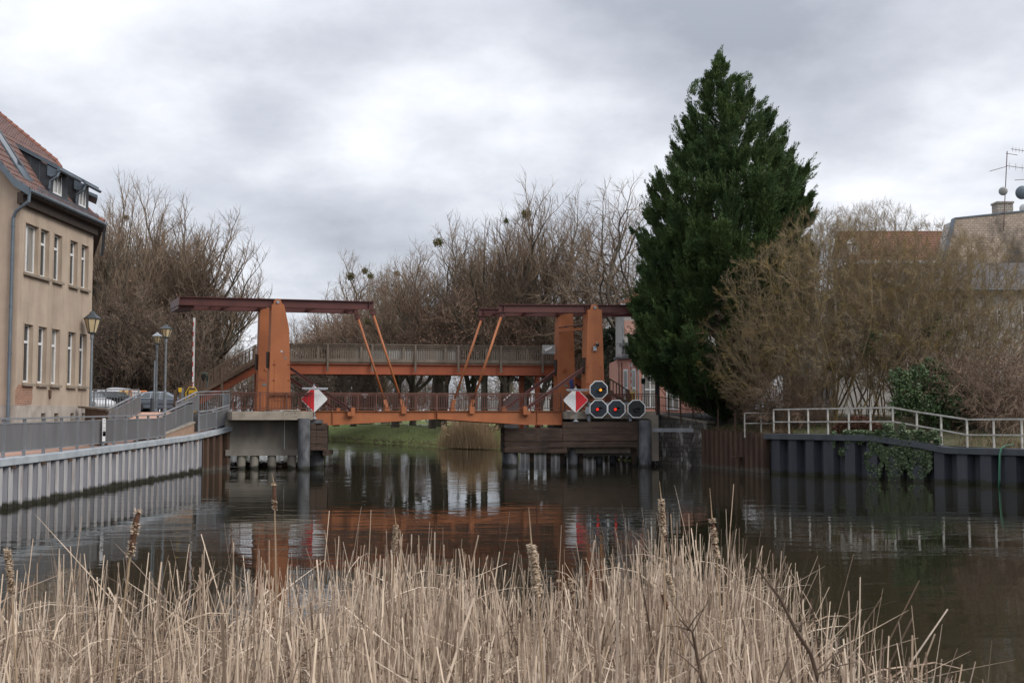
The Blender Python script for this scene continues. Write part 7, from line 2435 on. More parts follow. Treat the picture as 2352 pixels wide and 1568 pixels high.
SH = [('gold', 0, 2240, 62.0, 535, 2.7, 'bare shrub covering the lower part of the fire wall', .95), ('gold', 1, 2110, 60.5, 560, 0.2, 'gold-brown bare shrub above the evergreen shrub', .9), ('gold', 0, 1790, 61.0, 690, 5.0, 'gold-brown shrub leaning left over the rusty piling', .95),
      ('gold', 0, 1915, 61.0, 505, .3, 'wide lichen-gold bare shrub in the middle of the right bank', 1.05), ('gold', 1, 2035, 61.5, 455, 2.0, 'tall bare shrub with upright lichen-gold stems before the tiled roof', .72), ('gold', 1, 1810, 63.0, 560, 4.2, 'lichen-gold bare shrub spreading in front of the conifer', .95),
      ('gold', 0, 2150, 63.0, 500, 5.2, 'bare shrub with arching twigs in front of the pale fire wall', .85), ('gold', 1, 2300, 60.0, 690, 1.1, 'thin bare shrub at the right edge before the white house', .9), ('gold', 0, 1760, 62.0, 735, 1.6, 'low lichen-gold shrub with boughs hanging left before the conifer', 1.05), ('gold', 1, 1985, 65, 460, 3.1, 'rear bare shrub, its tips against the sky left of the tiled roof', .55),
      ('brush', 0, 1800, 61.0, 820, 0.4, 'dense drooping brown brushwood at the foot of the conifer', 1.15), ('brush', 1, 1840, 60.5, 850, 2.4, 'rounded brown brushwood bush behind the railing bend', 1.0), ('brush', 0, 2265, 56.5, 770, 3.3, 'tangled brown bush right of the evergreen shrub', 1.25), ('brush', 1, 2335, 54.5, 760, 4.4, 'tangled brown bush at the right picture edge', 1.2), ('brush', 1, 1750, 63.5, 870, 5.0, 'low brown brushwood in the shade of the conifer', 1.1), ('gold', 1, 1880, 64.0, 470, 5.6, 'dense bare shrub between the gold ones and the conifer', .8), ('gold', 0, 2080, 66.0, 560, 0.9, 'rear bare shrub in front of the white gable verge', .9), ('brush', 0, 2185, 57.5, 800, 1.0, 'brown bush just behind the evergreen shrub', 1.0)]
for k, v, px, Y, yt, rot, lab, sx in SH:
    x, y, z = gp(px, Y, 2.2 if Y > 56 else 1.9)
    tree('bare_shrub' if k == 'gold' else 'brushwood_bush', lab, 'shrub', k, v, x, y, z, H + (944 - yt) / F * Y - z, rot, 'bare shrubs on the right bank', sx)


def leafy(name, label, cat, blobs, n, size, m, seed, stems=True, flat=None, parent=None):
    rg = random.Random(seed); vs, fs = [], []
    wts = [b[3] ** 2 for b in blobs]
    for _ in range(n):
        c = rg.choices(blobs, wts)[0]
        d = Vector((rg.gauss(0, 1), rg.gauss(0, 1), rg.gauss(0, 1))).normalized()
        q = Vector(c[:3]) + d * c[3] * rg.uniform(.35, 1.0) ** .6 * (1 + .35 * noise.noise(d * 2.3 + Vector(c[:3])))
        a = Vector((rg.gauss(0, 1), rg.gauss(0, 1), rg.gauss(0, .7) - .2)).normalized(); b = a.cross(Vector((rg.gauss(0, 1), rg.gauss(0, 1), rg.gauss(0, 1)))).normalized()
        s = size * rg.uniform(.6, 1.3); o = len(vs)
        for w in (q, q + a * s * .5 + b * s * .33, q + a * s, q + a * s * .5 - b * s * .33): vs.append((w.x, w.y, w.z))
        fs.append((o, o + 1, o + 2, o + 3))
    base = Vector((sum(b[0] for b in blobs) / len(blobs), sum(b[1] for b in blobs) / len(blobs), min(b[2] - b[3] for b in blobs)))
    root = thing(name, label, cat, base)
    o = link('foliage', mesh_from('foliage', (vs, fs), m), root); o.location = -base
    wv, wf = [], []
    for b in blobs:
        for _ in range(3):
            fast_tube(wv, wf, [base + Vector((rg.uniform(-.3, .3), rg.uniform(-.3, .3), -.2)), base.lerp(Vector(b[:3]), .6) + Vector((rg.gauss(0, .2), 0, 0)), Vector(b[:3]) + Vector((rg.gauss(0, .3), 0, b[3] * .6))], [.035, .025, .01], 4)
    o = link('stems', mesh_from('stems', (wv, wf), M['twig_dark']), root); o.location = -base
    return root


M['leaf_green'] = mat('evergreen_leaves', (0.080, 0.130, 0.045), (0.036, 0.066, 0.026), 1.6, rough=.6, detail=3, dirt=(.085, .085, .03), dscale=1.2, dstretch=(1, 1, 1), dlo=.56, dhi=.75)
M['leaf_ivy'] = mat('ivy_leaves', (0.105, 0.145, 0.065), (0.05, 0.075, 0.035), 3, rough=.5, detail=3, dirt=(.10, .085, .04), dscale=2.5, dstretch=(1, 1, 1), dlo=.6, dhi=.8)
bl_ = []
for px, py, r in ((2230, 920, 26), (2215, 885, 20), (2085, 905, 38), (2065, 935, 24), (2120, 930, 40), (2150, 890, 34), (2110, 858, 24), (2180, 930, 36), (2210, 960, 30), (2135, 835, 16), (2165, 850, 18), (2200, 895, 26), (2068, 870, 26), (2150, 965, 36)):
    Y = 56.0 + rc.uniform(-.6, .6); c = at(px, py, Y); bl_.append((c.x, c.y, c.z, r / F * Y))
leafy('evergreen_shrub', 'evergreen shrub with dense small leaves behind the white railing', 'shrub', bl_, 12500, .13, M['leaf_green'], 4)
bl_ = []
for px, py, r in ((1990, 800, 16), (2010, 770, 14), (2150, 730, 14), (2130, 755, 16), (2170, 770, 15)):
    Y = 60 + rc.uniform(-.6, .6); c = at(px, py, Y); bl_.append((c.x, c.y, c.z, r / F * Y))
leafy('evergreen_climber', 'sparse green climber among the bare stems over the evergreen shrub', 'climber', bl_, 1300, .14, M['leaf_green'], 5)
# ivy hanging over the dark wall, following its face
vs, fs = [], []; ri = random.Random(9)
def wall_pt(vx_, vy_, out):
    Y, p = on_quay(vx_); q = at(vx_, vy_, Y - out); return q
curt = [(1090, 1200, 385, 545, .6), (1200, 1330, 380, 470, .4), (1310, 1435, 380, 705, 1.0), (1440, 1565, 380, 715, 1.0), (1565, 1740, 390, 722, 1.1), (1090, 1780, 372, 440, 1.6), (1430, 1560, 330, 400, .5), (1700, 1800, 420, 470, .3)]
for xa_, xb_, ya_, yb_, dens in curt:
    for _ in range(int(5200 * dens)):
        fx = ri.random(); x = xa_ + (xb_ - xa_) * fx
        edge = (.62 + .38 * math.sin(PI * fx)) * (1 + .25 * noise.noise(Vector((x * .02, 3.1, yb_))))
        fy = ri.random() ** 1.25 * edge; y = ya_ + (yb_ - ya_) * fy
        if noise.noise(Vector((x * .018, y * .018, 7.7))) < -.22: continue
        q = wall_pt(*z6(x, y), .16 + .34 * ri.random() * (1 - .4 * fy))
        a = Vector((ri.gauss(0, .7), ri.gauss(0, .3) - .2, ri.gauss(0, .5) - .7)).normalized(); b = a.cross(Vector((ri.gauss(0, .5), -1, ri.gauss(0, .5)))).normalized(); s = ri.uniform(.07, .14); o = len(vs)
        for w in (q, q + a * s * .35 + b * s * .5, q + a * s, q + a * s * .35 - b * s * .5): vs.append((w.x, w.y, w.z))
        fs.append((o, o + 1, o + 2, o + 3))
iv = thing('ivy', 'ivy hanging in curtains over the dark sheet pile wall', 'ivy', wall_pt(*z6(1500, 390), .2))
o = link('foliage', mesh_from('foliage', (vs, fs), M['leaf_ivy']), iv); o.location = -iv.location
mb = MB()
for _ in range(60):
    x = ri.uniform(1100, 1740); y0_ = 390; y1_ = ri.uniform(450, 690)
    if 1200 < x < 1320: y1_ = 460
    mb.tube([wall_pt(*z6(x, y0_), .12), wall_pt(*z6(x + ri.uniform(-15, 15), (y0_ + y1_) / 2), .14), wall_pt(*z6(x + ri.uniform(-25, 25), y1_), .16)], .008, 4)
mb.build('stems', M['twig_dark'], iv)
# heap of dead leaves and cuttings behind the railing
M['leaf_heap'] = mat('dead_leaf_heap', (0.16, 0.075, 0.045), (0.07, 0.035, 0.025), 2.5, rough=.95)
vs, fs = [], []
for _ in range(3800):
    f = ri.random(); x = 1085 + 350 * f; hgt = math.sin(PI * f) ** .7
    y = 388 - (100 * hgt + 8) * ri.random() ** .8
    Y, _p = on_quay(z6(x, 0)[0]); q = at(*z6(x, y), Y + .8 + 1.2 * ri.random())
    a = Vector((ri.gauss(0, 1), ri.gauss(0, 1), ri.gauss(0, .6))).normalized(); b = a.cross(Vector((ri.gauss(0, 1), ri.gauss(0, 1), ri.gauss(0, 1)))).normalized(); s = ri.uniform(.07, .16); o = len(vs)
    for w in (q, q + a * s * .5 + b * s * .3, q + a * s, q + a * s * .5 - b * s * .3): vs.append((w.x, w.y, w.z))
    fs.append((o, o + 1, o + 2, o + 3))
lh = link('leaf_heap', mesh_from('leaf_heap', (vs, fs), M['leaf_heap'])); tag(lh, 'heap of reddish dead leaves and cuttings behind the white railing', 'leaf heap')

# ------------------------------------------------------------------ blades and stalks
def blade(vs, fs, p, d, L, w, bend, rg, seg=4, brk=None, tp=.8):
    """flat blade folded along its middle, bending sideways"""
    side = d.cross(Vector((rg.gauss(0, 1), rg.gauss(0, 1), .2)))
    if side.length < .05: side = Vector((1, 0, 0))
    side.normalize(); o = len(vs); q = p.copy()
    nrm = side.cross(d).normalized() * w * .35
    for i in range(seg + 1):
        f = i / seg; ww = w * (1 - tp * f ** 2.5) * .5
        vs.append((q.x - side.x * ww, q.y - side.y * ww, q.z - side.z * ww)); m_ = q + nrm * (1 - f); vs.append((m_.x, m_.y, m_.z)); vs.append((q.x + side.x * ww, q.y + side.y * ww, q.z + side.z * ww))
        d = (d + bend / seg).normalized()
        if brk is not None and i == brk: d = (d + Vector((rg.gauss(0, 1.4), rg.gauss(0, 1.4), -rg.uniform(.4, 1.5)))).normalized()
        q = q + d * L / seg
    for i in range(seg):
        a = o + 3 * i
        fs.append((a, a + 1, a + 4, a + 3)); fs.append((a + 1, a + 2, a + 5, a + 4))


def reed_mat(name, c1, c2, c3):
    m, nt, b = new_mat(name)
    g = nt.nodes.new('ShaderNodeNewGeometry')
    r1 = ramp(nt, g.outputs['Random Per Island'], [(0, c1), (.45, c2), (1, c3)])
    n = noise_tex(nt, coords(nt, (6, 6, 1.2)), 2.0, 5)
    col = mixc(nt, .65, r1, ramp(nt, n, [(.3, .55), (.7, 1.1)]), 'MULTIPLY')
    nt.links.new(col, b.inputs['Base Color']); b.inputs['Roughness'].default_value = .75; b.inputs['Specular IOR Level'].default_value = .25
    return m


M['reed'] = reed_mat('dry_reed', (.12, .08, .055), (.46, .348, .258), (.74, .61, .475))
M['reed_far'] = reed_mat('dry_reed_far', (.28, .19, .11), (.40, .28, .16), (.50, .36, .21))
M['dry_veg'] = reed_mat('dry_bank_plants', (.12, .085, .055), (.20, .14, .085), (.30, .22, .13))
M['green_blade'] = reed_mat('fresh_green_blades', (.08, .16, .02), (.14, .24, .03), (.20, .30, .05))
M['grass_blade'] = reed_mat('bank_grass', (.09, .12, .03), (.13, .165, .042), (.19, .19, .07))

# foreground reed bed
edge = [(-200, 10.6), (0, 10.7), (250, 10.3), (450, 10.4), (700, 11.0), (900, 12.3), (1000, 11.8), (1200, 10.0), (1350, 10.6), (1500, 13.3), (1650, 13.1), (1750, 10.5), (1850, 8.8), (2000, 7.5), (2150, 6.7), (2250, 5.9), (2330, 5.2), (2400, 4.6)]
def yfar(px):
    for (a, ya), (b, yb) in zip(edge, edge[1:]):
        if px <= b: return ya + (yb - ya) * (px - a) / (b - a)
    return 4.5


rr_ = random.Random(31)
vs, fs = [], []; n = 0
while n < 10800:
    Y = 3.9 + 9.6 * rr_.random() ** .85; px = rr_.uniform(-150, 2360)
    yf = yfar(px)
    if Y > yf: continue
    t = (yf - Y)
    if rr_.random() > min(1, .28 + t * .42) * (1.0 if px > 650 else .66): continue
    if rr_.random() > .25 + .75 * min(1, Y / 9): continue
    if noise.noise(Vector((px * .004, Y * .9, 2.2))) < -.28 and rr_.random() < .75: continue
    x = (px - 1176) / F * Y
    zb = max(-.25, .55 - .09 * Y)
    cl = noise.noise(Vector((x * .9, Y * .9, 0)))
    top = 1.72 + .28 * cl + rr_.gauss(0, .17)
    if rr_.random() < .06: top += .28
    L = max(.5, top - zb)
    tl = .06 if rr_.random() < .68 else .26
    lean = Vector((rr_.gauss(0, tl), rr_.gauss(0, tl), 1)).normalized()
    brk = rr_.choice((1, 2, 3)) if rr_.random() < .22 else None
    w = rr_.choice((.008, .009, .011, .014)) * rr_.uniform(.85, 1.4)
    blade(vs, fs, Vector((x, Y, zb)), lean, L, w, Vector((rr_.gauss(0, .09), rr_.gauss(0, .09), 0)), rr_, 4, brk, rr_.choice((.25, .35, .5, .85)))
    n += 1
for _ in range(9500):                                   # fallen and leaning dead stalks
    Y = 4.0 + 9 * rr_.random(); px = rr_.uniform(-150, 2350)
    if Y > yfar(px) - .15: continue
    x = (px - 1176) / F * Y; z = rr_.uniform(.25, 1.5) if Y < 8 else rr_.uniform(.15, 1.45)
    a = rr_.uniform(0, 6.28); d = Vector((math.cos(a), math.sin(a) * .7, rr_.gauss(.12, .35))).normalized()
    blade(vs, fs, Vector((x, Y, z)), d, rr_.uniform(.35, 1.3), rr_.uniform(.006, .012), Vector((0, 0, rr_.uniform(-.35, .1))), rr_, 3, rr_.choice((None, None, 1)))
for _ in range(1300):                                   # long dead leaves arching over
    Y = 4.2 + 8.5 * rr_.random(); px = rr_.uniform(-150, 2350)
    if Y > yfar(px) - .1: continue
    x = (px - 1176) / F * Y; a = rr_.uniform(0, 6.28)
    blade(vs, fs, Vector((x, Y, rr_.uniform(.9, 1.6))), Vector((math.cos(a) * .5, math.sin(a) * .5, .8)).normalized(), rr_.uniform(.5, 1.1), rr_.uniform(.007, .014), Vector((math.cos(a) * .7, math.sin(a) * .7, -rr_.uniform(1.2, 2.6))), rr_, 5, None, .6)
rb = link('reeds', mesh_from('reeds', (vs, fs), M['reed'])); tag(rb, 'bed of pale dry reeds filling the foreground', 'reeds', kind='stuff')
vs, fs = [], []
for _ in range(520):
    px = rr_.choice((rr_.gauss(250, 40), rr_.gauss(430, 60), rr_.gauss(590, 40), rr_.uniform(0, 1000))); Y = rr_.uniform(4.6, 6.4); x = (px - 1176) / F * Y
    blade(vs, fs, Vector((x, Y, .1)), Vector((rr_.gauss(0, .18), rr_.gauss(0, .18), 1)).normalized(), rr_.uniform(.7, 1.25), .012, Vector((rr_.gauss(0, .4), rr_.gauss(0, .3), 0)), rr_, 4)
gb_ = link('green_shoots', mesh_from('green_shoots', (vs, fs), M['green_blade'])); tag(gb_, 'fresh green shoots low among the dry reeds', 'shoots', kind='stuff')

# cattails
M['cat_brown'] = mat('cattail_brown', (.13, .062, .034), (.07, .035, .022), 30, rough=.95, bs=.6, bscale=160)
M['cat_fluff'] = mat('cattail_fluff', (.70, .57, .43), (.52, .40, .28), 60, rough=1, bs=.5, bscale=200)
M['cat_stalk'] = plain('cattail_stalk', (.34, .24, .15), .7)
CT = [(22, 1310, 96, 5.6, -8, .7, 1255, 'fluffy cattail leaning left at the far left edge'), (309, 1222, 106, 5.0, 9, .25, 1180, 'tall dark brown cattail on the left with a frayed tip'), (630, 1140, 62, 7.6, -3, .35, 1085, 'slender cattail standing highest in front of the left tower reflection'),
      (908, 1237, 62, 8.2, 2, .95, 1165, 'pale fluffy cattail left of centre'), (1228, 1307, 112, 4.6, -7, .75, 1165, 'biggest fluffy cattail near the centre foreground'), (1313, 1350, 44, 9.0, -8, .7, 1320, 'small pale cattail right of the biggest one'), (1388, 1358, 56, 8.2, -9, .35, 1328, 'dark cattail with a pale top, second right of the biggest'),
      (1521, 1186, 80, 6.6, -3, .55, 1105, 'cattail crowning the raised reed clump on the right'), (1641, 1236, 90, 6.2, -6, .5, 1120, 'fluffy cattail to the right of the raised reed clump'), (1540, 1345, 52, 7.0, -14, .85, 1318, 'bent pale cattail low in the reeds below the raised clump'), (1527, 1380, 44, 7.6, -20, .2, 1360, 'dark narrow cattail beside the bent pale one'), (1283, 1350, 36, 9.5, 2, .3, 1330, 'tiny dark cattail just right of the biggest one')]
rk = random.Random(77)
for px, py, ln, Y, tilt, fluff, ysp, lab in CT:
    c = at(px, py, Y); L = ln / F * Y
    ax = Vector((math.sin(R(tilt)), rk.uniform(-.05, .05), math.cos(R(tilt)))).normalized()
    p0, p1 = c - ax * L / 2, c + ax * L / 2
    foot = Vector((p0.x - ax.x * 1.2 + rk.uniform(-.1, .1), Y + .05, -.1))
    root = thing('cattail', lab, 'cattail', foot, 'cattails among the reeds')
    mid = foot.lerp(p0, .55) + Vector((-ax.x * .12, 0, 0))
    mb = MB(); mb.tube([foot, mid, p0, c], [.0065, .0055, .0042, .004], 6); mb.build('stalk', M['cat_stalk'], root, smooth=True)
    sp = at(px + (ysp - py) * -math.tan(R(tilt)) * .55 - 4, ysp, Y)
    mb = MB(); mb.tube([p1, p1.lerp(sp, .5), sp], [.0035, .0022, .0012], 5); mb.build('spike', M['cat_stalk'], root)
    # head: lumpy spindle
    n1, n2 = 16, 12; mb = MB(); s_ = ax.cross(Vector((0, 1, 0))).normalized(); t_ = ax.cross(s_)
    rad = .0132
    for i in range(n1 + 1):
        f = i / n1; env = (math.sin(PI * min(1, max(.02, f))) ** .28)
        for k in range(n2):
            a = 2 * PI * k / n2; nz = noise.noise(Vector((math.cos(a) * 1.2, math.sin(a) * 1.2, f * 5 + px)))
            r_ = rad * env * (1 + .35 * nz); q = p0.lerp(p1, f) + (s_ * math.cos(a) + t_ * math.sin(a)) * r_; mb.v.append((q.x, q.y, q.z))
    for i in range(n1):
        for k in range(n2):
            k2 = (k + 1) % n2; mb.f.append((i * n2 + k, i * n2 + k2, (i + 1) * n2 + k2, (i + 1) * n2 + k))
    hd = mb.build('head', M['cat_brown'], root, smooth=True, recalc=False)
    # fluff tufts bursting out
    mb = MB()
    for _ in range(int(1700 * fluff * (L / .2))):
        f = rk.random()
        if noise.noise(Vector((f * 4 + px, 1.3, 0))) < .25 - fluff * .9 and .12 < f < .9: continue
        a = rk.uniform(0, 6.28); o_ = s_ * math.cos(a) + t_ * math.sin(a); q = p0.lerp(p1, f) + o_ * rad * .8
        d = (o_ + Vector((rk.gauss(0, .4), rk.gauss(0, .4), rk.gauss(-.1, .5)))).normalized(); l = rk.uniform(.004, .015); b = d.cross(ax)
        if b.length < .01: continue
        b = b.normalized() * l * .62
        mb.add([q - b * .4, q + d * l * .6 - b, q + d * l, q + d * l * .6 + b], [(0, 1, 2, 3)])
    if mb.v: tag(mb.build('fluff', M['cat_fluff'], hd, recalc=False), kind='stuff')
# dark dead weed stems on the right of the reed bed
M['weed'] = mat('dead_weed_stem', (.14, .095, .065), (.08, .055, .04), 8, rough=.9)
for lab, Y, pts in (('dark bent dead weed stem in the right foreground reeds', 5.2, ((1735, 1300), (1790, 1370), (1830, 1450), (1862, 1500), (1885, 1580))), ('thin dark dead weed with side twigs near the bottom centre', 5.6, ((1560, 1420), (1590, 1450), (1600, 1500), (1620, 1600)))):
    P3 = [at(x, y, Y + .1 * i) for i, (x, y) in enumerate(pts)]
    root = thing('dead_weed', lab, 'weed', P3[-1]); mb = MB(); mb.tube(P3, [.004, .006, .009, .010, .011][:len(P3)], 6); st = mb.build('stem', M['weed'], root)
    mb = MB()
    for i in range(9):
        f = rk.uniform(.15, .95) * (len(P3) - 1); k = int(f); p = P3[k].lerp(P3[k + 1], f - k); d = Vector((rk.gauss(0, .6), rk.gauss(0, .4), rk.uniform(.1, .8))).normalized(); e = p + d * rk.uniform(.08, .22)
        mb = MB(); mb.tube([p, p.lerp(e, .5) + Vector((0, 0, .01)), e], [.004, .003, .002], 4); mb.build('side_twig', M['weed'], root)

# far bank: reed clump, dry fringe and grass tufts
SHO = [Vector((-120, 175)), Vector((-60, 152)), Vector((-21, 128)), Vector((-14.8, 119)), Vector((-8.8, 107)), Vector((-5.0, 99.5)), Vector((-.95, 95)), Vector((4.5, 84)), Vector((7.2, 75)), Vector((8.7, 70.2))]
vs, fs = [], []; rf_ = random.Random(4)
for _ in range(3600):
    u = rf_.gauss(0, .40)
    if abs(u) > 1: continue
    x = -3.7 + 2.9 * u; Y = 97.5 - .95 * (x + 3.7) + rf_.uniform(-1.2, 1.4)
    hh_ = (2.75 - 1.4 * abs(u) + rf_.gauss(0, .28)) * (.55 if rf_.random() < .35 else 1)
    blade(vs, fs, Vector((x, Y, .05)), Vector((rf_.gauss(0, .10), rf_.gauss(0, .1), 1)).normalized(), max(.5, hh_), rf_.uniform(.015, .03), Vector((rf_.gauss(0, .15), 0, 0)), rf_, 3)
    if rf_.random() < .10:
        p = Vector((x + rf_.gauss(0, .15), Y, .05 + hh_)); blade(vs, fs, p, Vector((rf_.gauss(.3, .3), 0, .5)).normalized(), .35, .12, Vector((0, 0, -.5)), rf_, 3)
tag(link('reed_clump', mesh_from('reed_clump', (vs, fs), M['reed_far'])), 'tawny reed clump at the water edge of the far bank', 'reeds', kind='stuff')
vs, fs = [], []
shp = arc_pts(SHO, [0] * len(SHO), .5)
for _ in range(5200):
    p, z, d, t = rf_.choice(shp); off = abs(rf_.gauss(0, .9)); x, y = p.x + off * .3 + rf_.uniform(-.3, .3), p.y + off + rf_.uniform(-.4, .3)
    blade(vs, fs, Vector((x, y, .02 + .16 * off)), Vector((rf_.gauss(0, .6), rf_.gauss(-.3, .5), .7)).normalized(), rf_.uniform(.2, .7), rf_.uniform(.02, .05), Vector((0, 0, -.5)), rf_, 3)
tag(link('bank_fringe', mesh_from('bank_fringe', (vs, fs), M['dry_veg'])), 'dry brown plants along the edge of the far bank', 'dry plants', kind='stuff')
vs, fs = [], []
for _ in range(9000):
    i = rf_.randrange(len(shp)); p = shp[i][0]; off = rf_.uniform(1.2, 13)
    if p.x < -30: continue
    zz = 1.62 * min(1, (off - .4) / 9) ** .8
    blade(vs, fs, Vector((p.x + .15 * off, p.y + .99 * off, zz)), Vector((rf_.gauss(0, .4), rf_.gauss(0, .4), 1)).normalized(), rf_.uniform(.08, .22), .04, Vector((0, 0, 0)), rf_, 2)
for _ in range(2600):                                    # tufts on the right bank edge
    i = rf_.randrange(8, len(QRp)); p = QRp[i][0]; off = rf_.uniform(.5, 4); q = p + Vector((.75, .66)) * off
    blade(vs, fs, Vector((q.x, q.y, QRp[i][1] + .9 * min(1, off / 8) - .03)), Vector((rf_.gauss(0, .4), rf_.gauss(0, .4), 1)).normalized(), rf_.uniform(.08, .3), .025, Vector((rf_.gauss(0, .5), 0, -.2)), rf_, 2)
tag(link('grass', mesh_from('grass', (vs, fs), M['grass_blade'])), 'short green grass tufts on the banks', 'grass', kind='stuff')
vs, fs = [], []
for _ in range(700):
    f = rf_.random(); p = QR[1].lerp(QR[2], f) if rf_.random() < .75 else QR[2].lerp(QR[3], f * .2); n_ = Vector((.9, .4)); off = rf_.uniform(.15, .8); q = p + n_ * off
    blade(vs, fs, Vector((q.x, q.y, 2.02)), Vector((rf_.gauss(-.2, .5), rf_.gauss(-.3, .4), .8)).normalized(), rf_.uniform(.2, .6), .02, Vector((0, 0, -.6)), rf_, 3)
for _ in range(500):
    Y, p = on_quay(rf_.uniform(2180, 2352)); q = p + Vector((.75, .66)) * rf_.uniform(.3, 2)
    blade(vs, fs, Vector((q.x, q.y, 1.6)), Vector((rf_.gauss(0, .4), rf_.gauss(-.2, .4), .9)).normalized(), rf_.uniform(.2, .7), .02, Vector((0, 0, -.4)), rf_, 3)
tag(link('dry_grass', mesh_from('dry_grass', (vs, fs), M['dry_veg'])), 'tufts of dry grass along the top of the right quay', 'dry grass', kind='stuff')
# flotsam of reed litter under the left abutment
vs, fs = [], []
for _ in range(900):
    f = rf_.random(); a = atz(*d2(30 + 1130 * f, 1385), 0); q = Vector((a.x, a.y + rf_.uniform(-.3, 1.3), .02 + .16 * rf_.random()))
    an = rf_.uniform(0, 6.28); blade(vs, fs, q, Vector((math.cos(an), math.sin(an), rf_.gauss(.1, .25))).normalized(), rf_.uniform(.2, .9), .028, Vector((0, 0, -.1)), rf_, 2)
for _ in range(90):
    a = atz(*d2(rf_.uniform(1400, 1840), 1365), 0); an = rf_.gauss(0, .5); blade(vs, fs, Vector((a.x, a.y, .02)), Vector((math.cos(an), math.sin(an), .05)), rf_.uniform(.2, .6), .02, Vector((0, 0, 0)), rf_, 2)
tag(link('reed_litter', mesh_from('reed_litter', (vs, fs), M['dry_veg'])), 'floating reed litter caught under the left abutment', 'litter', kind='stuff')
# ------------------------------------------------------------------ far bank ground, path, sports fence
M['grass'] = mat('bank_turf', (0.165, 0.20, 0.055), (0.12, 0.148, 0.044), 0.9, rough=.95, bs=.5, bscale=8, dirt=(.13, .105, .06), dscale=.35, dstretch=(1, 1, 1), dlo=.55, dhi=.72)
M['sand_path'] = mat('sandy_path', (0.30, 0.27, 0.22), (0.24, 0.21, 0.17), 1.5, rough=.95)
SHp = arc_pts(SHO, [0] * len(SHO), 1.0)
def bank(u, v):
    i = min(len(SHp) - 1, int(round(u * (len(SHp) - 1)))); p, z, d, t = SHp[i]
    off = -1.2 + (15.2) * v
    x, y = p.x + .15 * off, p.y + .99 * off
    zz = -.3 if off < -.3 else (.0 + 1.62 * min(1, max(0, off - .0) / 9) ** .8)
    return (x, y, zz + .08 * noise.noise(Vector((x * .25, y * .25, 0))) * min(1, max(0, off)))
land('bank', bank, len(SHp) - 1, 24, M['grass'])
mb = MB()
for k, off in enumerate((13.0, 400.0, 2600.0)):
    for p, z, d, t in SHp:
        mb.v.append((p.x + .15 * off + (0 if off < 100 else (p.x + 20) * 6), p.y + .99 * off, 1.66 if k == 0 else 1.7))
w = len(SHp)
for k in range(2):
    for i in range(w - 1): mb.f.append((k * w + i, k * w + i + 1, (k + 1) * w + i + 1, (k + 1) * w + i))
struct(mb.build('ground', M['grass'], recalc=False))
mb = MB(); o = 0
for p, z, d, t in SHp:
    for off in (10.8, 12.6): mb.v.append((p.x + .15 * off, p.y + .99 * off, 1.735))
for i in range(w - 1): mb.f.append((2 * i, 2 * i + 1, 2 * i + 3, 2 * i + 2))
struct(mb.build('path', M['sand_path'], recalc=False))
# land to the horizon behind the left road and the far sides
mb = MB(); mb.add([(-2500, 109, 2.6), (-70, 109, 2.6), (-36, 160, 2.6), (-300, 2500, 2.6), (-2500, 2500, 2.6)], [(0, 1, 2, 3, 4)])
mb.add([(-70, 90, 2.7), (-32, 96, 2.7), (-36, 160, 2.7), (-70, 160, 2.7)], [(0, 1, 2, 3)])
struct(mb.build('ground', M['garden'], recalc=False))
mb = MB(); mb.add([(20, 118, 2.55), (2500, 60, 2.55), (2500, 2500, 2.55), (200, 2500, 2.55)], [(0, 1, 2, 3)])
struct(mb.build('ground', M['garden'], recalc=False))
M['fence_mesh'] = mat('pale_mesh_fence', (.42, .44, .47), (.34, .36, .39), 1, rough=.6)
M['fence_board'] = mat('pale_boards', (.36, .37, .38), (.27, .28, .29), .8, (1, 1, .2), rough=.8)
sf = thing('sports_fence', 'tall pale sports ground fence behind the tree trunks across the canal', 'fence', (0, 148, 1.7))
a, b = at(980, 944, 148).x, at(1290, 944, 148).x
for i in range(27):
    x = a + (b - a) * i / 26
    mb = MB(); mb.box(x - .05, x + .05, 148, 148.1, 1.6, 6.0 + .8 * (i % 4 == 0)); mb.build('post', M['fence_mesh'], sf)
mb = MB()
for z in (1.9, 3.2, 4.5, 5.8): mb.box(a, b, 147.95, 147.99, z, z + .05)
x = a
while x < b:
    mb.box(x - .012, x + .012, 147.96, 147.985, 1.8, 5.8); x += .22
mb.build('mesh', M['fence_mesh'], sf)
mb = MB(); n = 60
for i in range(n):
    if noise.noise(Vector((i * .31, 0, 0))) < -.15: continue
    x = a + (b - a) * i / n; mb.box(x, x + (b - a) / n - .06, 150, 150.05, 1.6, 4.6)
mb.build('board_panels', M['fence_board'], sf)
for i, (px, py, Y, lab) in enumerate(((838.5, 909, 118, 'white park lantern seen through the bridge railing, left'), (1053, 893, 112, 'white park lantern seen through the bridge railing, right'))):
    c = at(px, py, Y); rt = thing('park_lantern', lab, 'lantern', (c.x, Y, 1.7), 'white park lanterns across the canal')
    mb = MB(); mb.tube([(c.x, Y, 1.7), (c.x, Y, c.z - .2)], .045, 8); mb.build('pole', M['lamp_pole'], rt)
    mb = MB(); mb.lathe([(.13, -.2), (.22, .12)], (c.x, Y, c.z), 8); mb.build('glazing', M['white'], rt)
    mb = MB(); mb.lathe([(.34, .121), (.3, .17), (.05, .32)], (c.x, Y, c.z), 8); mb.build('roof', M['white'], rt)
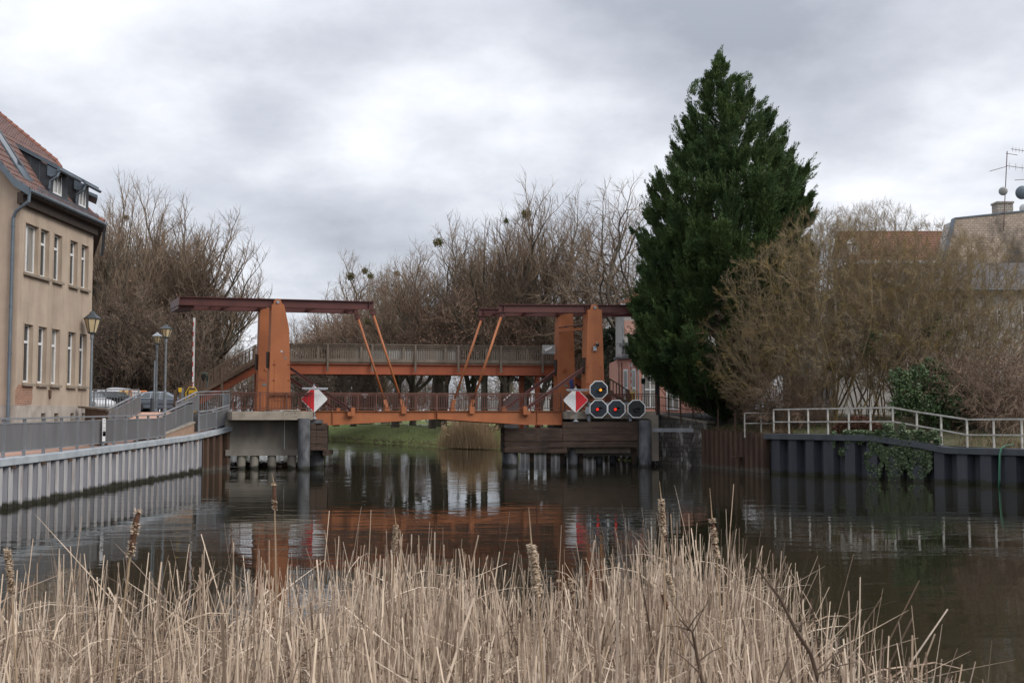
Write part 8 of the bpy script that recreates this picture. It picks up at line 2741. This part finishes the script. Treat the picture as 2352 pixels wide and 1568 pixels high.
# grey shelter roof behind the right stairs
c = at(*z4(1125, 985), 96); hs2 = thing('slate_hut', 'small dark hut roof with pale verge below the right brace', 'hut', (c.x, 96, 1.7))
a, b = at(*z4(1052, 970), 96), at(*z4(1120, 905), 96); e = at(*z4(1185, 985), 96)
mb = MB(); mb.prism([(a.x, 96, 1.7), (e.x + .4, 96, 1.7), (e.x + .4, 96, b.z - .2), (b.x, 96, b.z), (a.x, 96, a.z)], (0, 3, 0)); mb.build('wall', M['slate'], hs2)
mb = MB(); mb.bar(a + Vector((-.1, -.1, .05)), b + Vector((0, -.1, .06)), .1, .1, (0, 1, 0)); mb.build('verge', M['white'], hs2)

# ------------------------------------------------------------------ near bank under the reeds, river bed and water
M['mud'] = mat('reed_bank_mud', (0.10, 0.078, 0.052), (0.055, 0.042, 0.03), 3, rough=.9, bs=.6, bscale=12)
mb = MB()
for j in range(25):
    for i in range(41):
        x = -16 + 26 * i / 40; y = -3 + 14 * j / 24; lim = yfar(1176 + x * F / max(y, 3.0)) if y > 3 else 99
        z = .55 - .09 * y + .10 * noise.noise(Vector((x * .9, y * .9, 0)))
        if y > lim - 2.2 or x > 3.3: z = min(z, -.25)
        mb.v.append((x, y, z))
for j in range(24):
    for i in range(40):
        a = j * 41 + i; mb.f.append((a, a + 1, a + 42, a + 41))
struct(mb.build('mud_bank', M['mud'], recalc=False))
mb = MB(); mb.add([(-300, -80, -1.7), (300, -80, -1.7), (300, 260, -1.7), (-300, 260, -1.7)], [(0, 1, 2, 3)]); struct(mb.build('canal_bed', M['mud'], recalc=False))
m, nt, b = new_mat('canal_water')
b.inputs['Base Color'].default_value = (.014, .013, .008, 1); b.inputs['Roughness'].default_value = .015; b.inputs['IOR'].default_value = 1.333; b.inputs['Specular IOR Level'].default_value = .5
co = coords(nt, (1, 1, 1), True)
n1 = noise_tex(nt, coords(nt, (.42, 1.0, 1), True), 1.05, 2, .45)
n2 = noise_tex(nt, coords(nt, (.5, 1.0, 1), True), 4.2, 3, .5)
n3 = noise_tex(nt, coords(nt, (.35, .6, 1), True), .22, 3, .5)      # calm and ruffled patches
amp = ramp(nt, n3, [(.38, .25), (.62, 1.0)])
hh_ = lin(nt, lin(nt, n1, .019, 'MULTIPLY'), lin(nt, n2, .0036, 'MULTIPLY'), 'ADD')
bp = nt.nodes.new('ShaderNodeBump'); bp.inputs['Distance'].default_value = 1.0
nt.links.new(lin(nt, amp, 1.0, 'MULTIPLY'), bp.inputs['Strength']); nt.links.new(hh_, bp.inputs['Height']); nt.links.new(bp.outputs[0], b.inputs['Normal'])
mb = MB(); mb.add([(-250, -60, 0), (250, -60, 0), (250, 230, 0), (-250, 230, 0)], [(0, 1, 2, 3)]); struct(mb.build('water', m, recalc=False))

# ------------------------------------------------------------------ overcast sky: Nishita behind a procedural cloud layer
SUN_EL, SUN_AZ = R(38), R(122)            # soft light from the right, behind the camera
wd = bpy.data.worlds.new('World'); sc.world = wd; wd.use_nodes = True
nt = wd.node_tree; bg = nt.nodes['Background']
sky = nt.nodes.new('ShaderNodeTexSky'); sky.sky_type = 'NISHITA'; sky.sun_disc = False; sky.sun_elevation = SUN_EL; sky.sun_rotation = SUN_AZ
tc = nt.nodes.new('ShaderNodeTexCoord'); gen = tc.outputs['Generated']
sp = nt.nodes.new('ShaderNodeSeparateXYZ'); nt.links.new(gen, sp.inputs[0])
# flatten the direction onto a cloud ceiling so that the clouds foreshorten towards the horizon
den = lin(nt, lin(nt, sp.outputs['Z'], 0.0, 'MAXIMUM'), .30, 'ADD')
cb = nt.nodes.new('ShaderNodeCombineXYZ')
nt.links.new(lin(nt, sp.outputs['X'], den, 'DIVIDE'), cb.inputs[0]); nt.links.new(lin(nt, sp.outputs['Y'], den, 'DIVIDE'), cb.inputs[1])
mp = nt.nodes.new('ShaderNodeMapping'); mp.inputs['Scale'].default_value = (1, 1.0, 1); mp.inputs['Location'].default_value = (3.1, 1.7, 0); nt.links.new(cb.outputs[0], mp.inputs[0])
c1 = noise_tex(nt, mp.outputs[0], 1.15, 7, .52); c2 = noise_tex(nt, mp.outputs[0], 3.2, 7, .56)
val = lin(nt, lin(nt, lin(nt, c1, .62, 'MULTIPLY'), lin(nt, c2, .44, 'MULTIPLY'), 'ADD'), -.11, 'ADD')


def lobe(px, py, width, amt, sx=1.0):
    """a broad bright or dark bank of cloud round one direction of the sky"""
    d = ray(px, py).normalized(); vm = nt.nodes.new('ShaderNodeVectorMath'); vm.operation = 'SUBTRACT'; nt.links.new(gen, vm.inputs[0]); vm.inputs[1].default_value = d
    ms = nt.nodes.new('ShaderNodeVectorMath'); ms.operation = 'MULTIPLY'; nt.links.new(vm.outputs[0], ms.inputs[0]); ms.inputs[1].default_value = (1 / sx, 1, 1)
    ln = nt.nodes.new('ShaderNodeVectorMath'); ln.operation = 'LENGTH'; nt.links.new(ms.outputs[0], ln.inputs[0])
    f = ramp(nt, lin(nt, ln.outputs['Value'], 1 / width, 'MULTIPLY'), [(0, 1.0), (.5, .45), (1, 0.0)])
    return lin(nt, f, amt, 'MULTIPLY')


for L_ in (lobe(1240, 210, .15, .24, 1.6), lobe(2150, 330, .32, .13, 1.2), lobe(1600, 60, .15, -.36, 2.4), lobe(420, 190, .22, .14, 1.4), lobe(800, 540, .20, -.22, 2.2), lobe(150, 60, .25, .10, 1.5), lobe(560, 780, .10, .20, 1.6), lobe(150, 480, .2, .03), lobe(620, 150, .14, -.08, 1.6)):
    val = lin(nt, val, L_, 'ADD')
col = ramp(nt, val, [(.22, (.24, .257, .295)), (.42, (.40, .417, .458)), (.56, (.58, .59, .62)), (.74, (.84, .84, .84))])
zen = ramp(nt, sp.outputs['Z'], [(.30, 1.0), (.85, 1.9)])
col = mixc(nt, 1.0, col, zen, 'MULTIPLY')
sk = mixc(nt, 1.0, sky.outputs[0], (.08, .08, .08), 'MULTIPLY')
col = mixc(nt, .94, sk, col)
nt.links.new(col, bg.inputs['Color']); bg.inputs['Strength'].default_value = 1.0

sun = bpy.data.lights.new('Sun', 'SUN'); sun.energy = 1.4; sun.angle = R(30); sun.color = (1.0, .955, .89)
so = bpy.data.objects.new('Sun', sun); COL.objects.link(so)
dv = Vector((math.sin(SUN_AZ) * math.cos(SUN_EL), math.cos(SUN_AZ) * math.cos(SUN_EL), math.sin(SUN_EL)))
so.rotation_euler = dv.to_track_quat('Z', 'Y').to_euler()

# ------------------------------------------------------------------ camera and output
cam = bpy.data.cameras.new('Camera'); co_ = bpy.data.objects.new('Camera', cam); COL.objects.link(co_)
cam.sensor_width = 36.0; cam.lens = 36.0 * F / 2352.0; cam.clip_start = .1; cam.clip_end = 6000
co_.location = CAM; co_.rotation_euler = (PI / 2 + TH, 0, 0)
cam.dof.use_dof = True; cam.dof.focus_distance = 60; cam.dof.aperture_fstop = 9.0
sc.camera = co_
sc.render.engine = 'CYCLES'
sc.cycles.use_denoising = True; sc.cycles.max_bounces = 6; sc.cycles.caustics_reflective = False; sc.cycles.caustics_refractive = False
sc.view_settings.view_transform = 'Standard'; sc.view_settings.look = 'None'; sc.view_settings.exposure = 0.85; sc.view_settings.gamma = 1.0
